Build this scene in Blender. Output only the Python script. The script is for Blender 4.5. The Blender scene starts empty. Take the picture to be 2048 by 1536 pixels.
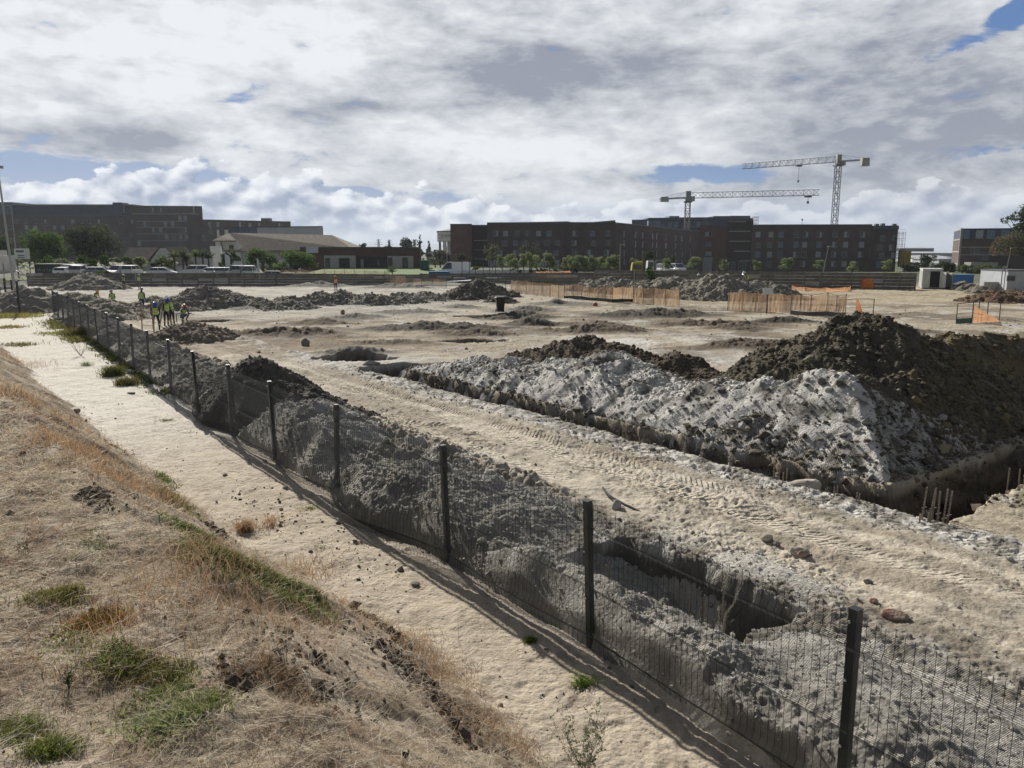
import bpy, bmesh, math, random
import numpy as np
from mathutils import Vector, Matrix
R=math.radians
random.seed(7); rng=np.random.default_rng(11)
scene=bpy.context.scene
COL=scene.collection
# ------------------------------------------------------------------ camera
H=4.6; PITCH=9.65; FPX=1547.0
cam=bpy.data.cameras.new('camera'); cam.lens=FPX/2048*36; cam.sensor_width=36
cam.clip_start=.1; cam.clip_end=30000
co=bpy.data.objects.new('camera',cam); COL.objects.link(co)
co.location=(0,0,H); co.rotation_euler=(R(90-PITCH),0,0); scene.camera=co
_c,_s=math.cos(R(PITCH)),math.sin(R(PITCH))
def ray(px,py):
    x=(px-1024)/FPX; y=-(py-768)/FPX
    return (x,_c+y*_s,-_s+y*_c)
def G(px,py,z=.3):
    r=ray(px,py); k=(z-H)/r[2]; return k*r[0],k*r[1]
def at(px,py,Y):
    r=ray(px,py); k=Y/r[1]; return k*r[0],H+k*r[2]
def XY(s,t): return .8*s-.6*t,.6*s+.8*t
def ST(x,y): return .8*x+.6*y,-.6*x+.8*y
# ------------------------------------------------------------------ light
SUN_AZ=26.5; SUN_EL=30.0          # azimuth counted to the left of the view direction
sd=bpy.data.lights.new('sun','SUN'); sd.energy=5.0; sd.angle=R(.6); sd.color=(1,.95,.86)
so=bpy.data.objects.new('sun',sd); COL.objects.link(so)
tosun=Vector((-math.sin(R(SUN_AZ))*math.cos(R(SUN_EL)),math.cos(R(SUN_AZ))*math.cos(R(SUN_EL)),math.sin(R(SUN_EL))))
so.rotation_euler=tosun.to_track_quat('Z','Y').to_euler(); so.location=(-40,80,90)
scene.view_settings.view_transform='Standard'; scene.view_settings.look='None'
scene.cycles.max_bounces=4; scene.cycles.diffuse_bounces=2; scene.cycles.transparent_max_bounces=24
scene.view_settings.gamma=1; scene.view_settings.exposure=.42
# ------------------------------------------------------------------ node helpers
class NT:
    def __init__(s,nt): s.nt=nt; s.n=nt.nodes; s.l=nt.links
    def put(s,sock,v):
        if isinstance(v,bpy.types.NodeSocket): s.l.new(v,sock)
        elif v is not None: sock.default_value=v
    def m(s,op,a,b=None,c=None,clamp=False):
        n=s.n.new('ShaderNodeMath'); n.operation=op; n.use_clamp=clamp
        for i,v in enumerate((a,b,c)):
            if v is not None: s.put(n.inputs[i],v)
        return n.outputs[0]
    def add(s,a,b): return s.m('ADD',a,b)
    def sub(s,a,b): return s.m('SUBTRACT',a,b)
    def mul(s,a,b): return s.m('MULTIPLY',a,b)
    def div(s,a,b): return s.m('DIVIDE',a,b)
    def mr(s,v,a,b,c=0.,d=1.,smooth=True):
        n=s.n.new('ShaderNodeMapRange'); n.interpolation_type='SMOOTHSTEP' if smooth else 'LINEAR'; n.clamp=True
        s.put(n.inputs[0],v); s.put(n.inputs[1],a); s.put(n.inputs[2],b); s.put(n.inputs[3],c); s.put(n.inputs[4],d)
        return n.outputs[0]
    def mix(s,f,a,b,mode='MIX'):
        n=s.n.new('ShaderNodeMix'); n.data_type='RGBA'; n.blend_type=mode
        s.put(n.inputs[0],f); 
        for i,v in ((6,a),(7,b)):
            if isinstance(v,tuple) and len(v)==3: v=v+(1,)
            s.put(n.inputs[i],v)
        return n.outputs[2]
    def noise(s,vec,scale,detail=4,rough=.55,dist=0.,out=0):
        n=s.n.new('ShaderNodeTexNoise'); n.noise_dimensions='3D'
        if vec is not None: s.l.new(vec,n.inputs['Vector'])
        n.inputs['Scale'].default_value=scale; n.inputs['Detail'].default_value=detail
        n.inputs['Roughness'].default_value=rough; n.inputs['Distortion'].default_value=dist
        return n.outputs[out]
    def vor(s,vec,scale,feature='F1',rnd=1):
        n=s.n.new('ShaderNodeTexVoronoi'); n.feature=feature
        if vec is not None: s.l.new(vec,n.inputs['Vector'])
        n.inputs['Scale'].default_value=scale; n.inputs['Randomness'].default_value=rnd
        return n.outputs['Distance']
    def comb(s,x,y,z):
        n=s.n.new('ShaderNodeCombineXYZ')
        for i,v in enumerate((x,y,z)): s.put(n.inputs[i],v)
        return n.outputs[0]
    def sep(s,v):
        n=s.n.new('ShaderNodeSeparateXYZ'); s.l.new(v,n.inputs[0]); return n.outputs
    def vmul(s,v,t):
        n=s.n.new('ShaderNodeVectorMath'); n.operation='MULTIPLY'; s.l.new(v,n.inputs[0]); n.inputs[1].default_value=t; return n.outputs[0]
    def vadd(s,v,t):
        n=s.n.new('ShaderNodeVectorMath'); n.operation='ADD'; s.l.new(v,n.inputs[0]); n.inputs[1].default_value=t; return n.outputs[0]
# ------------------------------------------------------------------ world
w=bpy.data.worlds.new('World'); w.cycles.sampling_method='MANUAL'; w.cycles.sample_map_resolution=512; scene.world=w; w.use_nodes=True
k=NT(w.node_tree); k.n.clear()
tc=k.n.new('ShaderNodeTexCoord').outputs['Generated']
sky=k.n.new('ShaderNodeTexSky'); sky.sky_type='NISHITA'; sky.sun_disc=False
sky.sun_elevation=R(SUN_EL); sky.sun_rotation=-R(SUN_AZ); sky.altitude=50; sky.dust_density=.6; sky.ozone_density=1.5
X_,Y_,Z_=k.sep(tc)
az=k.mul(k.m('ARCTAN2',X_,Y_),57.2958); el=k.mul(k.m('ARCSINE',Z_),57.2958)
def azel(px,py):
    r=ray(px,py); return math.degrees(math.atan2(r[0],r[1])),math.degrees(math.atan2(r[2],math.hypot(r[0],r[1])))
def gauss(px,py,wx,wy,tilt=0.):
    a,e=azel(px,py); wa=wx/FPX*57.3; we=wy/FPX*57.3
    da=k.sub(az,a); de=k.sub(el,e)
    if tilt: de=k.sub(de,k.mul(da,tilt))
    q=k.add(k.m('POWER',k.m('ABSOLUTE',k.div(da,wa)),2.),k.m('POWER',k.m('ABSOLUTE',k.div(de,we)),2.))
    return k.m('POWER',2.718,k.mul(q,-1.))
qa=k.comb(k.mul(az,.070),k.mul(el,.20),.7)
qb=k.comb(k.mul(az,.25),k.mul(el,.68),3.3)
na=k.noise(qa,1.,3,.5); nb=k.noise(qb,1.,8,.60,.25)
def gsum(lst):
    r=None
    for g in lst:
        v=k.mul(gauss(*g[:5]),g[5]); r=v if r is None else k.add(r,v)
    return r
gaps=gsum([(130,335,260,22,-.02,.46),(450,298,80,20,.1,.20),(560,380,330,14,-.02,.40),(1400,345,130,20,-.05,.36),(2040,15,60,30,.35,.36),
          (1900,100,120,20,.35,.17),(1990,305,90,14,.1,.26),(60,395,90,40,0,.14),(480,205,40,14,0,.1)])
cov=k.mr(k.sub(nb,gaps),.22,.36)
dark=gsum([(1090,150,330,60,.03,.15),(700,215,130,30,.05,.15),(270,275,95,35,0,.20),(1900,260,330,130,.1,.13),(1750,60,300,50,0,.05),(1250,355,70,14,0,.08)])
lite=gsum([(250,160,460,110,0,.13),(800,60,480,60,0,.07),(1100,300,420,60,0,.05),(1450,60,200,40,0,.06)])
bright=k.add(k.sub(k.add(k.mul(na,.34),k.add(k.mul(nb,.46),k.mul(k.noise(k.comb(k.mul(az,.62),k.mul(el,1.35),5.),1.,5,.6),.20))),dark),lite)
bb=k.mr(bright,.35,.63,smooth=False)
deck=k.mix(bb,(.205,.225,.275),(.635,.65,.67))
blue=k.mix(.85,k.mix(1.,sky.outputs[0],(.08,.08,.08),'MULTIPLY'),(.045,.125,.32))
skyc=k.mix(cov,blue,deck)
def cum(skyc,top0,amp,scale,seed,colD,colW,soft,bot,prof,wgt=1.):
    q=k.comb(k.mul(az,scale),k.mul(el,scale*1.5),seed)
    a=k.noise(q,1.,7,.57); a2=k.noise(k.vadd(q,(-.10,.26,0)),1.,5,.57)
    cell=k.vor(k.vadd(q,(3.,1.,0)),2.4); cell2=k.vor(k.vadd(q,(2.94,1.16,0)),2.4)
    topv=top0
    for g in prof:
        aa,_=azel(g[0],0); d=k.div(k.sub(az,aa),g[1]/FPX*57.3)
        topv=k.add(topv,k.mul(k.m('POWER',2.718,k.mul(k.mul(d,d),-1.)),g[2]))
    dens=k.add(k.mul(k.sub(a,.5),amp),k.mul(k.sub(topv,el),.62))
    dens=k.sub(dens,k.mul(k.sub(cell,.40),.55))
    al=k.mul(k.mul(k.mr(dens,0.,soft),k.mr(el,bot-.8,bot+.8)),wgt)
    lit=k.add(k.mul(k.sub(a,a2),3.4),k.mul(k.sub(cell2,cell),1.1))
    lit=k.m('MULTIPLY',k.add(lit,k.mr(dens,0.,1.8,.66,.20,False)),1.1,clamp=True)
    return k.mix(al,skyc,k.mix(lit,colD,colW))
haze=k.mix(k.mr(el,.0,3.0),(.33,.38,.48),(.24,.30,.43))
skyc=k.mix(k.mr(el,1.8,4.4,.80,0.),skyc,haze)
skyc=cum(skyc,3.3,4.4,.24,2.3,(.15,.20,.32),(.70,.715,.74),.20,1.1,[(420,330,2.2),(1000,200,.3),(1400,150,.4),(1780,260,.7)],k.mr(az,-2.,14.,.95,.55))
skyc=k.mix(k.mr(el,.0,2.0,.75,0.),skyc,(.27,.32,.42))
skyc=k.mix(k.m('MAXIMUM',k.mr(el,18.5,30.),k.mr(Y_,.25,-.15)),skyc,k.mix(.65,k.mix(1.,sky.outputs[0],(.055,.055,.055),'MULTIPLY'),(.125,.13,.14)))  # sky overhead and behind the camera darkened to weaken the fill light
skyc=k.mix(k.mr(el,-1.,0.,1.,0.),skyc,(.20,.18,.15))
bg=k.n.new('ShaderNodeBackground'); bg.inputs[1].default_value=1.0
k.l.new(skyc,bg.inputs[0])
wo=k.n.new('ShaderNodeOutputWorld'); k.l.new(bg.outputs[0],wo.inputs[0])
# ------------------------------------------------------------------ numpy noise
_perm=np.concatenate([rng.permutation(512)]*2).astype(np.int32)
_ang=rng.random(512)*2*np.pi; _gx=np.cos(_ang).astype(np.float32); _gy=np.sin(_ang).astype(np.float32)
def gn(x,y,seed=0):
    x=np.asarray(x,float)+seed*17.31; y=np.asarray(y,float)+seed*9.77
    xi=np.floor(x).astype(np.int64); yi=np.floor(y).astype(np.int64)
    fx=(x-xi).astype(np.float32); fy=(y-yi).astype(np.float32)
    u=fx*fx*fx*(fx*(fx*6-15)+10); v=fy*fy*fy*(fy*(fy*6-15)+10)
    def g(ix,iy,dx,dy):
        h=_perm[(_perm[ix&511]+iy)&511]; return _gx[h]*dx+_gy[h]*dy
    a=g(xi,yi,fx,fy); b=g(xi+1,yi,fx-1,fy); c=g(xi,yi+1,fx,fy-1); d=g(xi+1,yi+1,fx-1,fy-1)
    return ((a+(b-a)*u)*(1-v)+(c+(d-c)*u)*v)*1.5
def fbm(x,y,o=4,seed=0,gain=.5,lac=2.03):
    r=0;a=1
    for i in range(o): r=r+a*gn(x*lac**i,y*lac**i,seed+i); a*=gain
    return r
def bil(x,y,o=3,seed=0,gain=.5):
    r=0;a=1
    for i in range(o): r=r+a*(np.abs(gn(x*2.1**i,y*2.1**i,seed+i))*2-.4); a*=gain
    return r
def ss(v,a,b):
    q=np.clip((v-a)/(b-a),0,1); return q*q*(3-2*q)
def lerp(a,b,f): return a+(b-a)*f
# ------------------------------------------------------------------ object helpers
def tag(o,label=None,cat=None,group=None,kind=None):
    if label: o['label']=label
    if cat: o['category']=cat
    if group: o['group']=group
    if kind: o['kind']=kind
    return o
def npmesh(name,V,F,mats,mi=None,smooth=False,col=None):
    V=np.asarray(V,np.float32); F=np.asarray(F,np.int32); n=F.shape[1]
    me=bpy.data.meshes.new(name); me.vertices.add(len(V)); me.vertices.foreach_set('co',V.ravel())
    me.loops.add(F.size); me.loops.foreach_set('vertex_index',F.ravel())
    me.polygons.add(len(F)); me.polygons.foreach_set('loop_start',np.arange(0,F.size,n,dtype=np.int32))
    try: me.polygons.foreach_set('loop_total',np.full(len(F),n,np.int32))
    except Exception: pass
    for m in mats: me.materials.append(m)
    if mi is not None: me.polygons.foreach_set('material_index',np.asarray(mi,np.int32))
    me.polygons.foreach_set('use_smooth',np.full(len(F),smooth,bool))
    if col is not None:
        a=me.color_attributes.new('Col','FLOAT_COLOR','POINT')
        c=np.ones((len(V),4),np.float32); c[:,:3]=col; a.data.foreach_set('color',c.ravel())
    me.update(calc_edges=True); return me
def link(name,me,parent=None,loc=None,rz=0):
    o=bpy.data.objects.new(name,me); COL.objects.link(o)
    if parent: o.parent=parent
    if loc: o.location=loc
    if rz: o.rotation_euler=(0,0,rz)
    return o
def empty(name,loc=(0,0,0),rz=0,label=None,cat=None,group=None):
    o=bpy.data.objects.new(name,None); COL.objects.link(o); o.location=loc; o.rotation_euler=(0,0,rz); o.empty_display_size=.3
    return tag(o,label,cat,group)
def copy_tree(o,parent=None):
    c=o.copy(); COL.objects.link(c); c.parent=parent
    for ch in [q for q in KIDS(o)]: copy_tree(ch,c)
    return c
def KIDS(o): return [q for q in COL.objects if q.parent==o]
class MB:
    """collects simple shapes, then links them as one mesh"""
    def __init__(s): s.v=[]; s.f=[]; s.m=[]
    def q(s,pts,mi=0):
        b=len(s.v); s.v+= [tuple(p) for p in pts]; s.f.append(tuple(range(b,b+len(pts)))); s.m.append(mi)
    def hexa(s,p,mi=0):   # 8 points: bottom 4 ccw, top 4 ccw
        b=len(s.v); s.v+=[tuple(a) for a in p]
        for f in ((3,2,1,0),(4,5,6,7),(0,1,5,4),(1,2,6,5),(2,3,7,6),(3,0,4,7)):
            s.f.append(tuple(b+i for i in f)); s.m.append(mi)
    def box(s,x0,x1,y0,y1,z0,z1,mi=0):
        s.hexa([(x0,y0,z0),(x1,y0,z0),(x1,y1,z0),(x0,y1,z0),(x0,y0,z1),(x1,y0,z1),(x1,y1,z1),(x0,y1,z1)],mi)
    def bar(s,a,b,r,mi=0,n=4,r2=None):
        a=Vector(a); b=Vector(b); d=b-a
        if d.length<1e-6: return
        d.normalize(); up=Vector((0,0,1)) if abs(d.z)<.9 else Vector((1,0,0))
        u=d.cross(up).normalized(); v=d.cross(u); r2=r if r2 is None else r2
        k0=len(s.v)
        for p,rr in ((a,r),(b,r2)):
            for i in range(n):
                an=2*math.pi*(i+.5)/n; s.v.append(tuple(p+u*math.cos(an)*rr+v*math.sin(an)*rr))
        for i in range(n):
            j=(i+1)%n; s.f.append((k0+i,k0+j,k0+n+j,k0+n+i)); s.m.append(mi)
        s.f.append(tuple(k0+n-1-i for i in range(n))); s.m.append(mi)
        s.f.append(tuple(k0+n+i for i in range(n))); s.m.append(mi)
    def tube(s,pts,r,mi=0,n=6):
        for i in range(len(pts)-1):
            rr=r if not isinstance(r,(list,tuple)) else r[i]; r2=r if not isinstance(r,(list,tuple)) else r[i+1]
            s.bar(pts[i],pts[i+1],rr,mi,n,r2)
    def lathe(s,c,prof,n=16,mi=0,cap=True):
        k0=len(s.v)
        for r,z in prof:
            for i in range(n):
                a=2*math.pi*i/n; s.v.append((c[0]+r*math.cos(a),c[1]+r*math.sin(a),c[2]+z))
        for j in range(len(prof)-1):
            for i in range(n):
                i2=(i+1)%n; s.f.append((k0+j*n+i,k0+j*n+i2,k0+(j+1)*n+i2,k0+(j+1)*n+i)); s.m.append(mi)
        if cap:
            s.f.append(tuple(k0+n-1-i for i in range(n))); s.m.append(mi)
            e=k0+(len(prof)-1)*n; s.f.append(tuple(e+i for i in range(n))); s.m.append(mi)
    def mesh(s,name,mats,smooth=False):
        me=bpy.data.meshes.new(name); me.from_pydata(s.v,[],s.f)
        if not isinstance(mats,(list,tuple)): mats=[mats]
        for m in mats: me.materials.append(m)
        me.polygons.foreach_set('material_index',s.m)
        if smooth: me.polygons.foreach_set('use_smooth',[True]*len(s.f))
        me.update(); return me
    def build(s,name,mats,parent=None,loc=None,rz=0,smooth=False): return link(name,s.mesh(name,mats,smooth),parent,loc,rz)
# ------------------------------------------------------------------ materials
def mat(name,col,rough=.85,var=.15,scale=4.,metal=0.,bump=0.,bscale=40.,spec=None,col2=None,coord='Object'):
    m=bpy.data.materials.new(name); m.use_nodes=True; q=NT(m.node_tree); b=q.n['Principled BSDF']
    tcn=q.n.new('ShaderNodeTexCoord').outputs[coord]
    f=q.mr(q.noise(tcn,scale,6,.62),.3,.7)
    c=tuple(col); d=tuple(col2) if col2 else tuple(x*(1-var) for x in c); e=c if col2 else tuple(min(1,x*(1+var)) for x in c)
    q.put(b.inputs['Base Color'],q.mix(f,d,e)); b.inputs['Roughness'].default_value=rough; b.inputs['Metallic'].default_value=metal
    if spec is not None: b.inputs['Specular IOR Level'].default_value=spec
    if bump:
        bn=q.n.new('ShaderNodeBump'); bn.inputs['Strength'].default_value=bump; bn.inputs['Distance'].default_value=.02
        q.put(bn.inputs['Height'],q.noise(tcn,bscale,5,.6)); q.l.new(bn.outputs[0],b.inputs['Normal'])
    return m
def soilmat(name,bumpd=.03,tracks=False):
    m=bpy.data.materials.new(name); m.use_nodes=True; q=NT(m.node_tree); b=q.n['Principled BSDF']
    g=q.n.new('ShaderNodeNewGeometry').outputs['Position']
    at_=q.n.new('ShaderNodeAttribute'); at_.attribute_name='Col'
    n1=q.noise(g,9.,6,.7); n2=q.noise(g,55.,5,.7); n3=q.noise(g,1.3,5,.6)
    f=q.add(q.mul(n1,.45),q.add(q.mul(n2,.35),q.mul(n3,.2)))
    f=q.mr(f,.34,.66,.62,1.34,False)
    cc=q.mix(1.,at_.outputs['Color'],q.comb(f,f,f),'MULTIPLY')
    pe=q.vor(g,26.); 
    cc=q.mix(q.mr(pe,.10,.16,.55,0.),cc,q.mix(1.,cc,(.42,.40,.38),'MULTIPLY'))
    q.put(b.inputs['Base Color'],cc); b.inputs['Roughness'].default_value=.97; b.inputs['Specular IOR Level'].default_value=.12
    hgt=q.add(q.mul(q.noise(g,7.,8,.68),1.),q.add(q.mul(q.noise(g,38.,5,.65),.35),q.mul(q.m('MINIMUM',q.vor(g,16.),.5),.5)))
    bn=q.n.new('ShaderNodeBump'); bn.inputs['Strength'].default_value=1.; bn.inputs['Distance'].default_value=bumpd
    if tracks:      # tyre cleat prints pressed into the haul road, along world directions
        x_,y_,_z=q.sep(g); s_=q.add(q.mul(x_,.8),q.mul(y_,.6)); t_=q.sub(q.mul(y_,.8),q.mul(x_,.6))
        wob=q.mul(q.sub(q.noise(q.comb(0.,t_,0.),.16,2,.5),.5),.5); br=q.noise(q.comb(s_,q.mul(t_,.5),2.),1.1,4,.6); tot=None
        s2=q.add(s_,wob); fine_=q.mul(q.sub(q.noise(g,5.,3,.6),.5),.9)
        for c_,w_,pi_,sl,t0,t1 in ((10.55,.24,.125,2.2,2,46),(11.25,.24,.125,-2.2,6,46),(12.15,.22,.15,1.6,2,16),(9.5,.23,.14,2.,10,24),(8.95,.2,.14,-1.8,12,30)):
            u=q.sub(s2,c_); mk=q.mul(q.mr(q.m('ABSOLUTE',u),w_,w_*.8),q.mul(q.mr(t_,t0,t0+3.),q.mr(t_,t1,t1-4.)))
            mk=q.mul(mk,q.mr(br,.36+.03*(c_==9.5),.52)); ph=q.add(q.add(q.div(t_,pi_),q.mul(u,sl/.3)),fine_)
            wv=q.m('PINGPONG',ph,.5); wv=q.mr(wv,.10,.38); v=q.mul(mk,wv); tot=v if tot is None else q.add(tot,v)
        cx_,cy_=XY(8.1,15.6); dx_=q.sub(x_,cx_); dy_=q.sub(y_,cy_); rr_=q.m('SQRT',q.add(q.mul(dx_,dx_),q.mul(dy_,dy_))); an_=q.m('ARCTAN2',dy_,dx_)
        for r0 in (1.25,2.05):
            mk=q.mul(q.mr(q.m('ABSOLUTE',q.sub(rr_,r0)),.24,.18),q.mr(s_,8.3,8.8)); wv=q.mr(q.m('PINGPONG',q.add(q.mul(an_,r0/.13),fine_),.5),.10,.38); tot=q.add(tot,q.mul(mk,wv))
        hgt=q.add(hgt,q.mul(q.mul(tot,q.mr(q.noise(g,.9,4,.6),.38,.62,.15,1.)),1.25))
    q.put(bn.inputs['Height'],hgt); q.l.new(bn.outputs[0],b.inputs['Normal'])
    return m
def attrmat(name,rough=.8,trans=0.):
    m=bpy.data.materials.new(name); m.use_nodes=True; q=NT(m.node_tree); b=q.n['Principled BSDF']
    at_=q.n.new('ShaderNodeAttribute'); at_.attribute_name='Col'
    g=q.n.new('ShaderNodeNewGeometry').outputs['Position']
    f=q.mr(q.noise(g,30.,3,.6),.3,.7,.8,1.2,False)
    c=q.mix(1.,at_.outputs['Color'],q.comb(f,f,f),'MULTIPLY'); q.put(b.inputs['Base Color'],c)
    b.inputs['Roughness'].default_value=rough; b.inputs['Specular IOR Level'].default_value=.08
    if trans:
        t=q.n.new('ShaderNodeBsdfTranslucent'); q.l.new(c,t.inputs[0]); mx=q.n.new('ShaderNodeMixShader'); mx.inputs[0].default_value=trans
        q.l.new(b.outputs[0],mx.inputs[1]); q.l.new(t.outputs[0],mx.inputs[2]); q.l.new(mx.outputs[0],q.n['Material Output'].inputs[0])
    return m
def brick(name,c1,c2,mortar,sx=1.):
    m=bpy.data.materials.new(name); m.use_nodes=True; q=NT(m.node_tree); b=q.n['Principled BSDF']
    g=q.n.new('ShaderNodeTexCoord').outputs['Object']; x,y,z=q.sep(g)
    bt=q.n.new('ShaderNodeTexBrick'); q.put(bt.inputs['Vector'],q.comb(q.add(x,y),z,0.))
    bt.inputs['Color1'].default_value=c1+(1,); bt.inputs['Color2'].default_value=c2+(1,); bt.inputs['Mortar'].default_value=mortar+(1,)
    bt.inputs['Scale'].default_value=3.0; bt.inputs['Mortar Size'].default_value=.02; bt.inputs['Brick Width'].default_value=.7; bt.inputs['Row Height'].default_value=.26
    f=q.mr(q.noise(g,.35,6,.6),.3,.7,.72,1.25,False)
    q.put(b.inputs['Base Color'],q.mix(1.,bt.outputs[0],q.comb(f,f,f),'MULTIPLY')); b.inputs['Roughness'].default_value=.9
    return m
M={}
M['soil']=soilmat('soil_surface',.05); M['soilfine']=soilmat('fine_soil_surface',.03,True)
M['clod']=attrmat('clod_surface',.95)
M['grass']=attrmat('grass_blades',.7,.35); M['leaf']=attrmat('leaf_surface',.85,.35)
M['post']=mat('charcoal_coated_steel',(.022,.028,.030),.45,.3,8,bump=.15)
M['wire']=mat('dark_coated_wire',(.018,.022,.022),.6,.2,30)
M['bolt']=mat('galvanised_bolt',(.5,.5,.5),.4,.2,50,.8)
M['brick']=brick('red_brown_brick',(.112,.070,.060),(.088,.058,.052),(.105,.09,.083))
M['brick_red']=brick('red_and_sunlit_brick',(.165,.082,.064),(.13,.068,.055),(.13,.10,.09))  # redder tone also stands for sunlight on the end wing and corner tower
M['brick_dk']=brick('dark_brick',(.062,.044,.040),(.05,.038,.036),(.06,.053,.05))
M['navy']=mat('navy_cladding',(.035,.050,.095),.5,.25,.5)
M['slate']=mat('slate_blue_cladding',(.11,.14,.21),.6,.2,.6)
M['rooftrim']=mat('roof_edge_metal',(.08,.08,.09),.5,.2,1)
M['cream']=mat('cream_plaster',(.50,.47,.42),.9,.08,1)
M['white']=mat('white_plaster',(.72,.71,.69),.9,.06,1.2)
M['greyshed']=mat('pale_grey_sheeting',(.42,.44,.48),.6,.06,.8)
M['thatch']=mat('weathered_thatch',(.20,.165,.13),1,.25,1.4,bump=.6,bscale=12)
M['glass']=mat('window_glass',(.03,.04,.05),.12,.3,.7,spec=.8)
M['curtain']=mat('pale_curtain_window',(.30,.32,.35),.5,.25,2.)
M['bluewin']=mat('blue_film_window',(.10,.16,.24),.35,.25,1.)
M['frame']=mat('white_window_frame',(.27,.28,.29),.6,.05,4)
M['conc']=mat('weathered_concrete',(.155,.145,.13),.95,.32,1.1,bump=.3,bscale=15)
M['conc2']=mat('grey_concrete_panel',(.185,.175,.16),.95,.3,1.6,bump=.3,bscale=15)
M['concl']=mat('light_concrete',(.33,.32,.30),.95,.2,3,bump=.3,bscale=25)
M['crane']=mat('crane_paint',(.30,.30,.28),.6,.2,.5)
M['craned']=mat('crane_dark_steel',(.12,.125,.13),.6,.2,.5)
M['cement']=mat('counterweight_concrete',(.38,.38,.36),.9,.15,.6)
M['carwhite']=mat('white_car_paint',(.75,.76,.77),.22,.03,2,spec=.6)
M['cargrey']=mat('silver_car_paint',(.38,.39,.41),.22,.05,2,.4,spec=.6)
M['carglass']=mat('car_glass',(.02,.025,.03),.06,.2,2,spec=1)
M['tyre']=mat('tyre_rubber',(.02,.02,.02),.9,.3,12)
M['rim']=mat('alloy_rim',(.4,.4,.42),.35,.1,12,.8)
M['lamp']=mat('headlight_lens',(.7,.72,.74),.15,.05,12)
M['cont_w']=mat('white_container_steel',(.52,.53,.52),.6,.14,1.5)
M['cont_wb']=mat('grey_cabin_panel',(.40,.42,.45),.6,.1,1.5)
M['cont_b']=mat('blue_container_paint',(.02,.14,.38),.45,.15,1.5)
M['dkgreen']=mat('dark_green_paint',(.012,.035,.03),.5,.2,2)
M['green']=mat('green_plastic',(.0,.09,.065),.5,.2,2)
M['black']=mat('black_plastic',(.012,.013,.015),.42,.3,6)
M['timber']=mat('raw_timber',(.36,.25,.15),.85,.25,5)
M['steelpole']=mat('dull_steel_pole',(.11,.10,.09),.6,.3,5,.5)
M['orangep']=mat('orange_plastic',(.62,.20,.04),.6,.15,3)
M['red']=mat('dull_red_paint',(.35,.05,.03),.6,.2,3)
M['yellow']=mat('yellow_cladding',(.42,.31,.03),.6,.1,1)
M['bark']=mat('tree_bark',(.10,.08,.06),.95,.3,4,bump=.4)
M['lampsteel']=mat('galvanised_pole',(.33,.33,.33),.5,.1,3,.4)
M['sheetbanner']=mat('white_banner_cloth',(.6,.62,.64),.8,.1,1)
M['navyink']=mat('dark_lettering',(.05,.05,.06),.7,.1,3)
M['hole']=mat('painted_dark_interior',(.02,.02,.02),1,.2,2)
M['rust']=mat('rusty_steel_bar',(.26,.22,.18),.9,.3,20)
M['stone']=mat('pale_rubble_stone',(.40,.36,.30),.95,.25,4,bump=.6,bscale=18)
M['brickbit']=mat('broken_red_brick',(.34,.28,.23),.95,.3,9,bump=.9,bscale=30,col2=(.19,.075,.05))
M['mount']=mat('haze_blue_mountain',(.10,.13,.17),1,.2,.002)  # blue of the distant haze is put into the surface colour
M['lawn']=mat('lawn_green',(.08,.135,.02),.95,.25,1.2,bump=.5,bscale=30)
M['whitestrip']=mat('white_road_barrier',(.6,.6,.6),.7,.1,2)
# ================================================================== THE GROUND
def sfence(t): return 5.84-.36*np.exp(-((np.asarray(t,float)-11.8)/.85)**2)-.30*np.exp(-((np.asarray(t,float)-21.4)/.8)**2)-.062*np.clip(6.2-np.asarray(t,float),0,6)+np.clip(np.asarray(t,float)-20,0,90)*.034
TOE=([-6,4.9,7.2,9,14.7,22.5,28.9,46.5,90],[4.0,4.05,4.2,3.85,3.62,3.22,2.95,2.7,2.4])
# low ridges of spoil round the pits: x0,x1 pixel span, y pixel of near edge, height, half depth in metres, tone (0 dark, 1 brown, 2 grey)
RID=[(940,1120,640,.40,1.2,0),(1010,1110,625,.30,1,2),(1130,1270,657,.28,.9,1),(1420,1560,662,.28,.8,1),(1500,1650,647,.3,.8,0),(560,710,652,.28,.9,1),(740,900,628,.2,1.2,2),(1250,1400,625,.2,1.,2),(700,860,690,.16,.7,1),(430,690,676,.42,1.0,1),(715,1015,664,.42,1.2,0),(860,1030,674,.30,.8,1),(1005,1130,655,.42,1.0,0),
     (1085,1310,668,.42,1.0,1),(1175,1455,637,.48,1.3,0),(1300,1580,655,.42,.9,1),(1410,1640,700,.38,.9,1),(880,960,618,.25,1.,2),
     (1085,1130,612,.22,1.,0),(1150,1200,600,.2,1.,2),(500,560,612,.25,1.2,2),(640,760,640,.22,1.2,2),(440,520,622,.2,1.2,2),(1060,1200,612,.15,2.,2),
     (560,700,575,.5,1.6,2),(720,860,578,.5,1.6,2),(430,560,568,.45,1.4,2),(150,330,640,.35,2.5,2),(335,420,612,.4,1.6,1),
     (620,790,710,.25,.5,2),(1780,1900,668,.10,1.,1)]
RIDW=[]
for x0,x1,yb,h,d,c in RID:
    ax,ay=G(x0,yb); bx,by=G(x1,yb); RIDW.append(((ax+bx)/2,(ay+by)/2+d*1.1,(bx-ax)/2,d*1.25,h*1.5,c))
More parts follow.
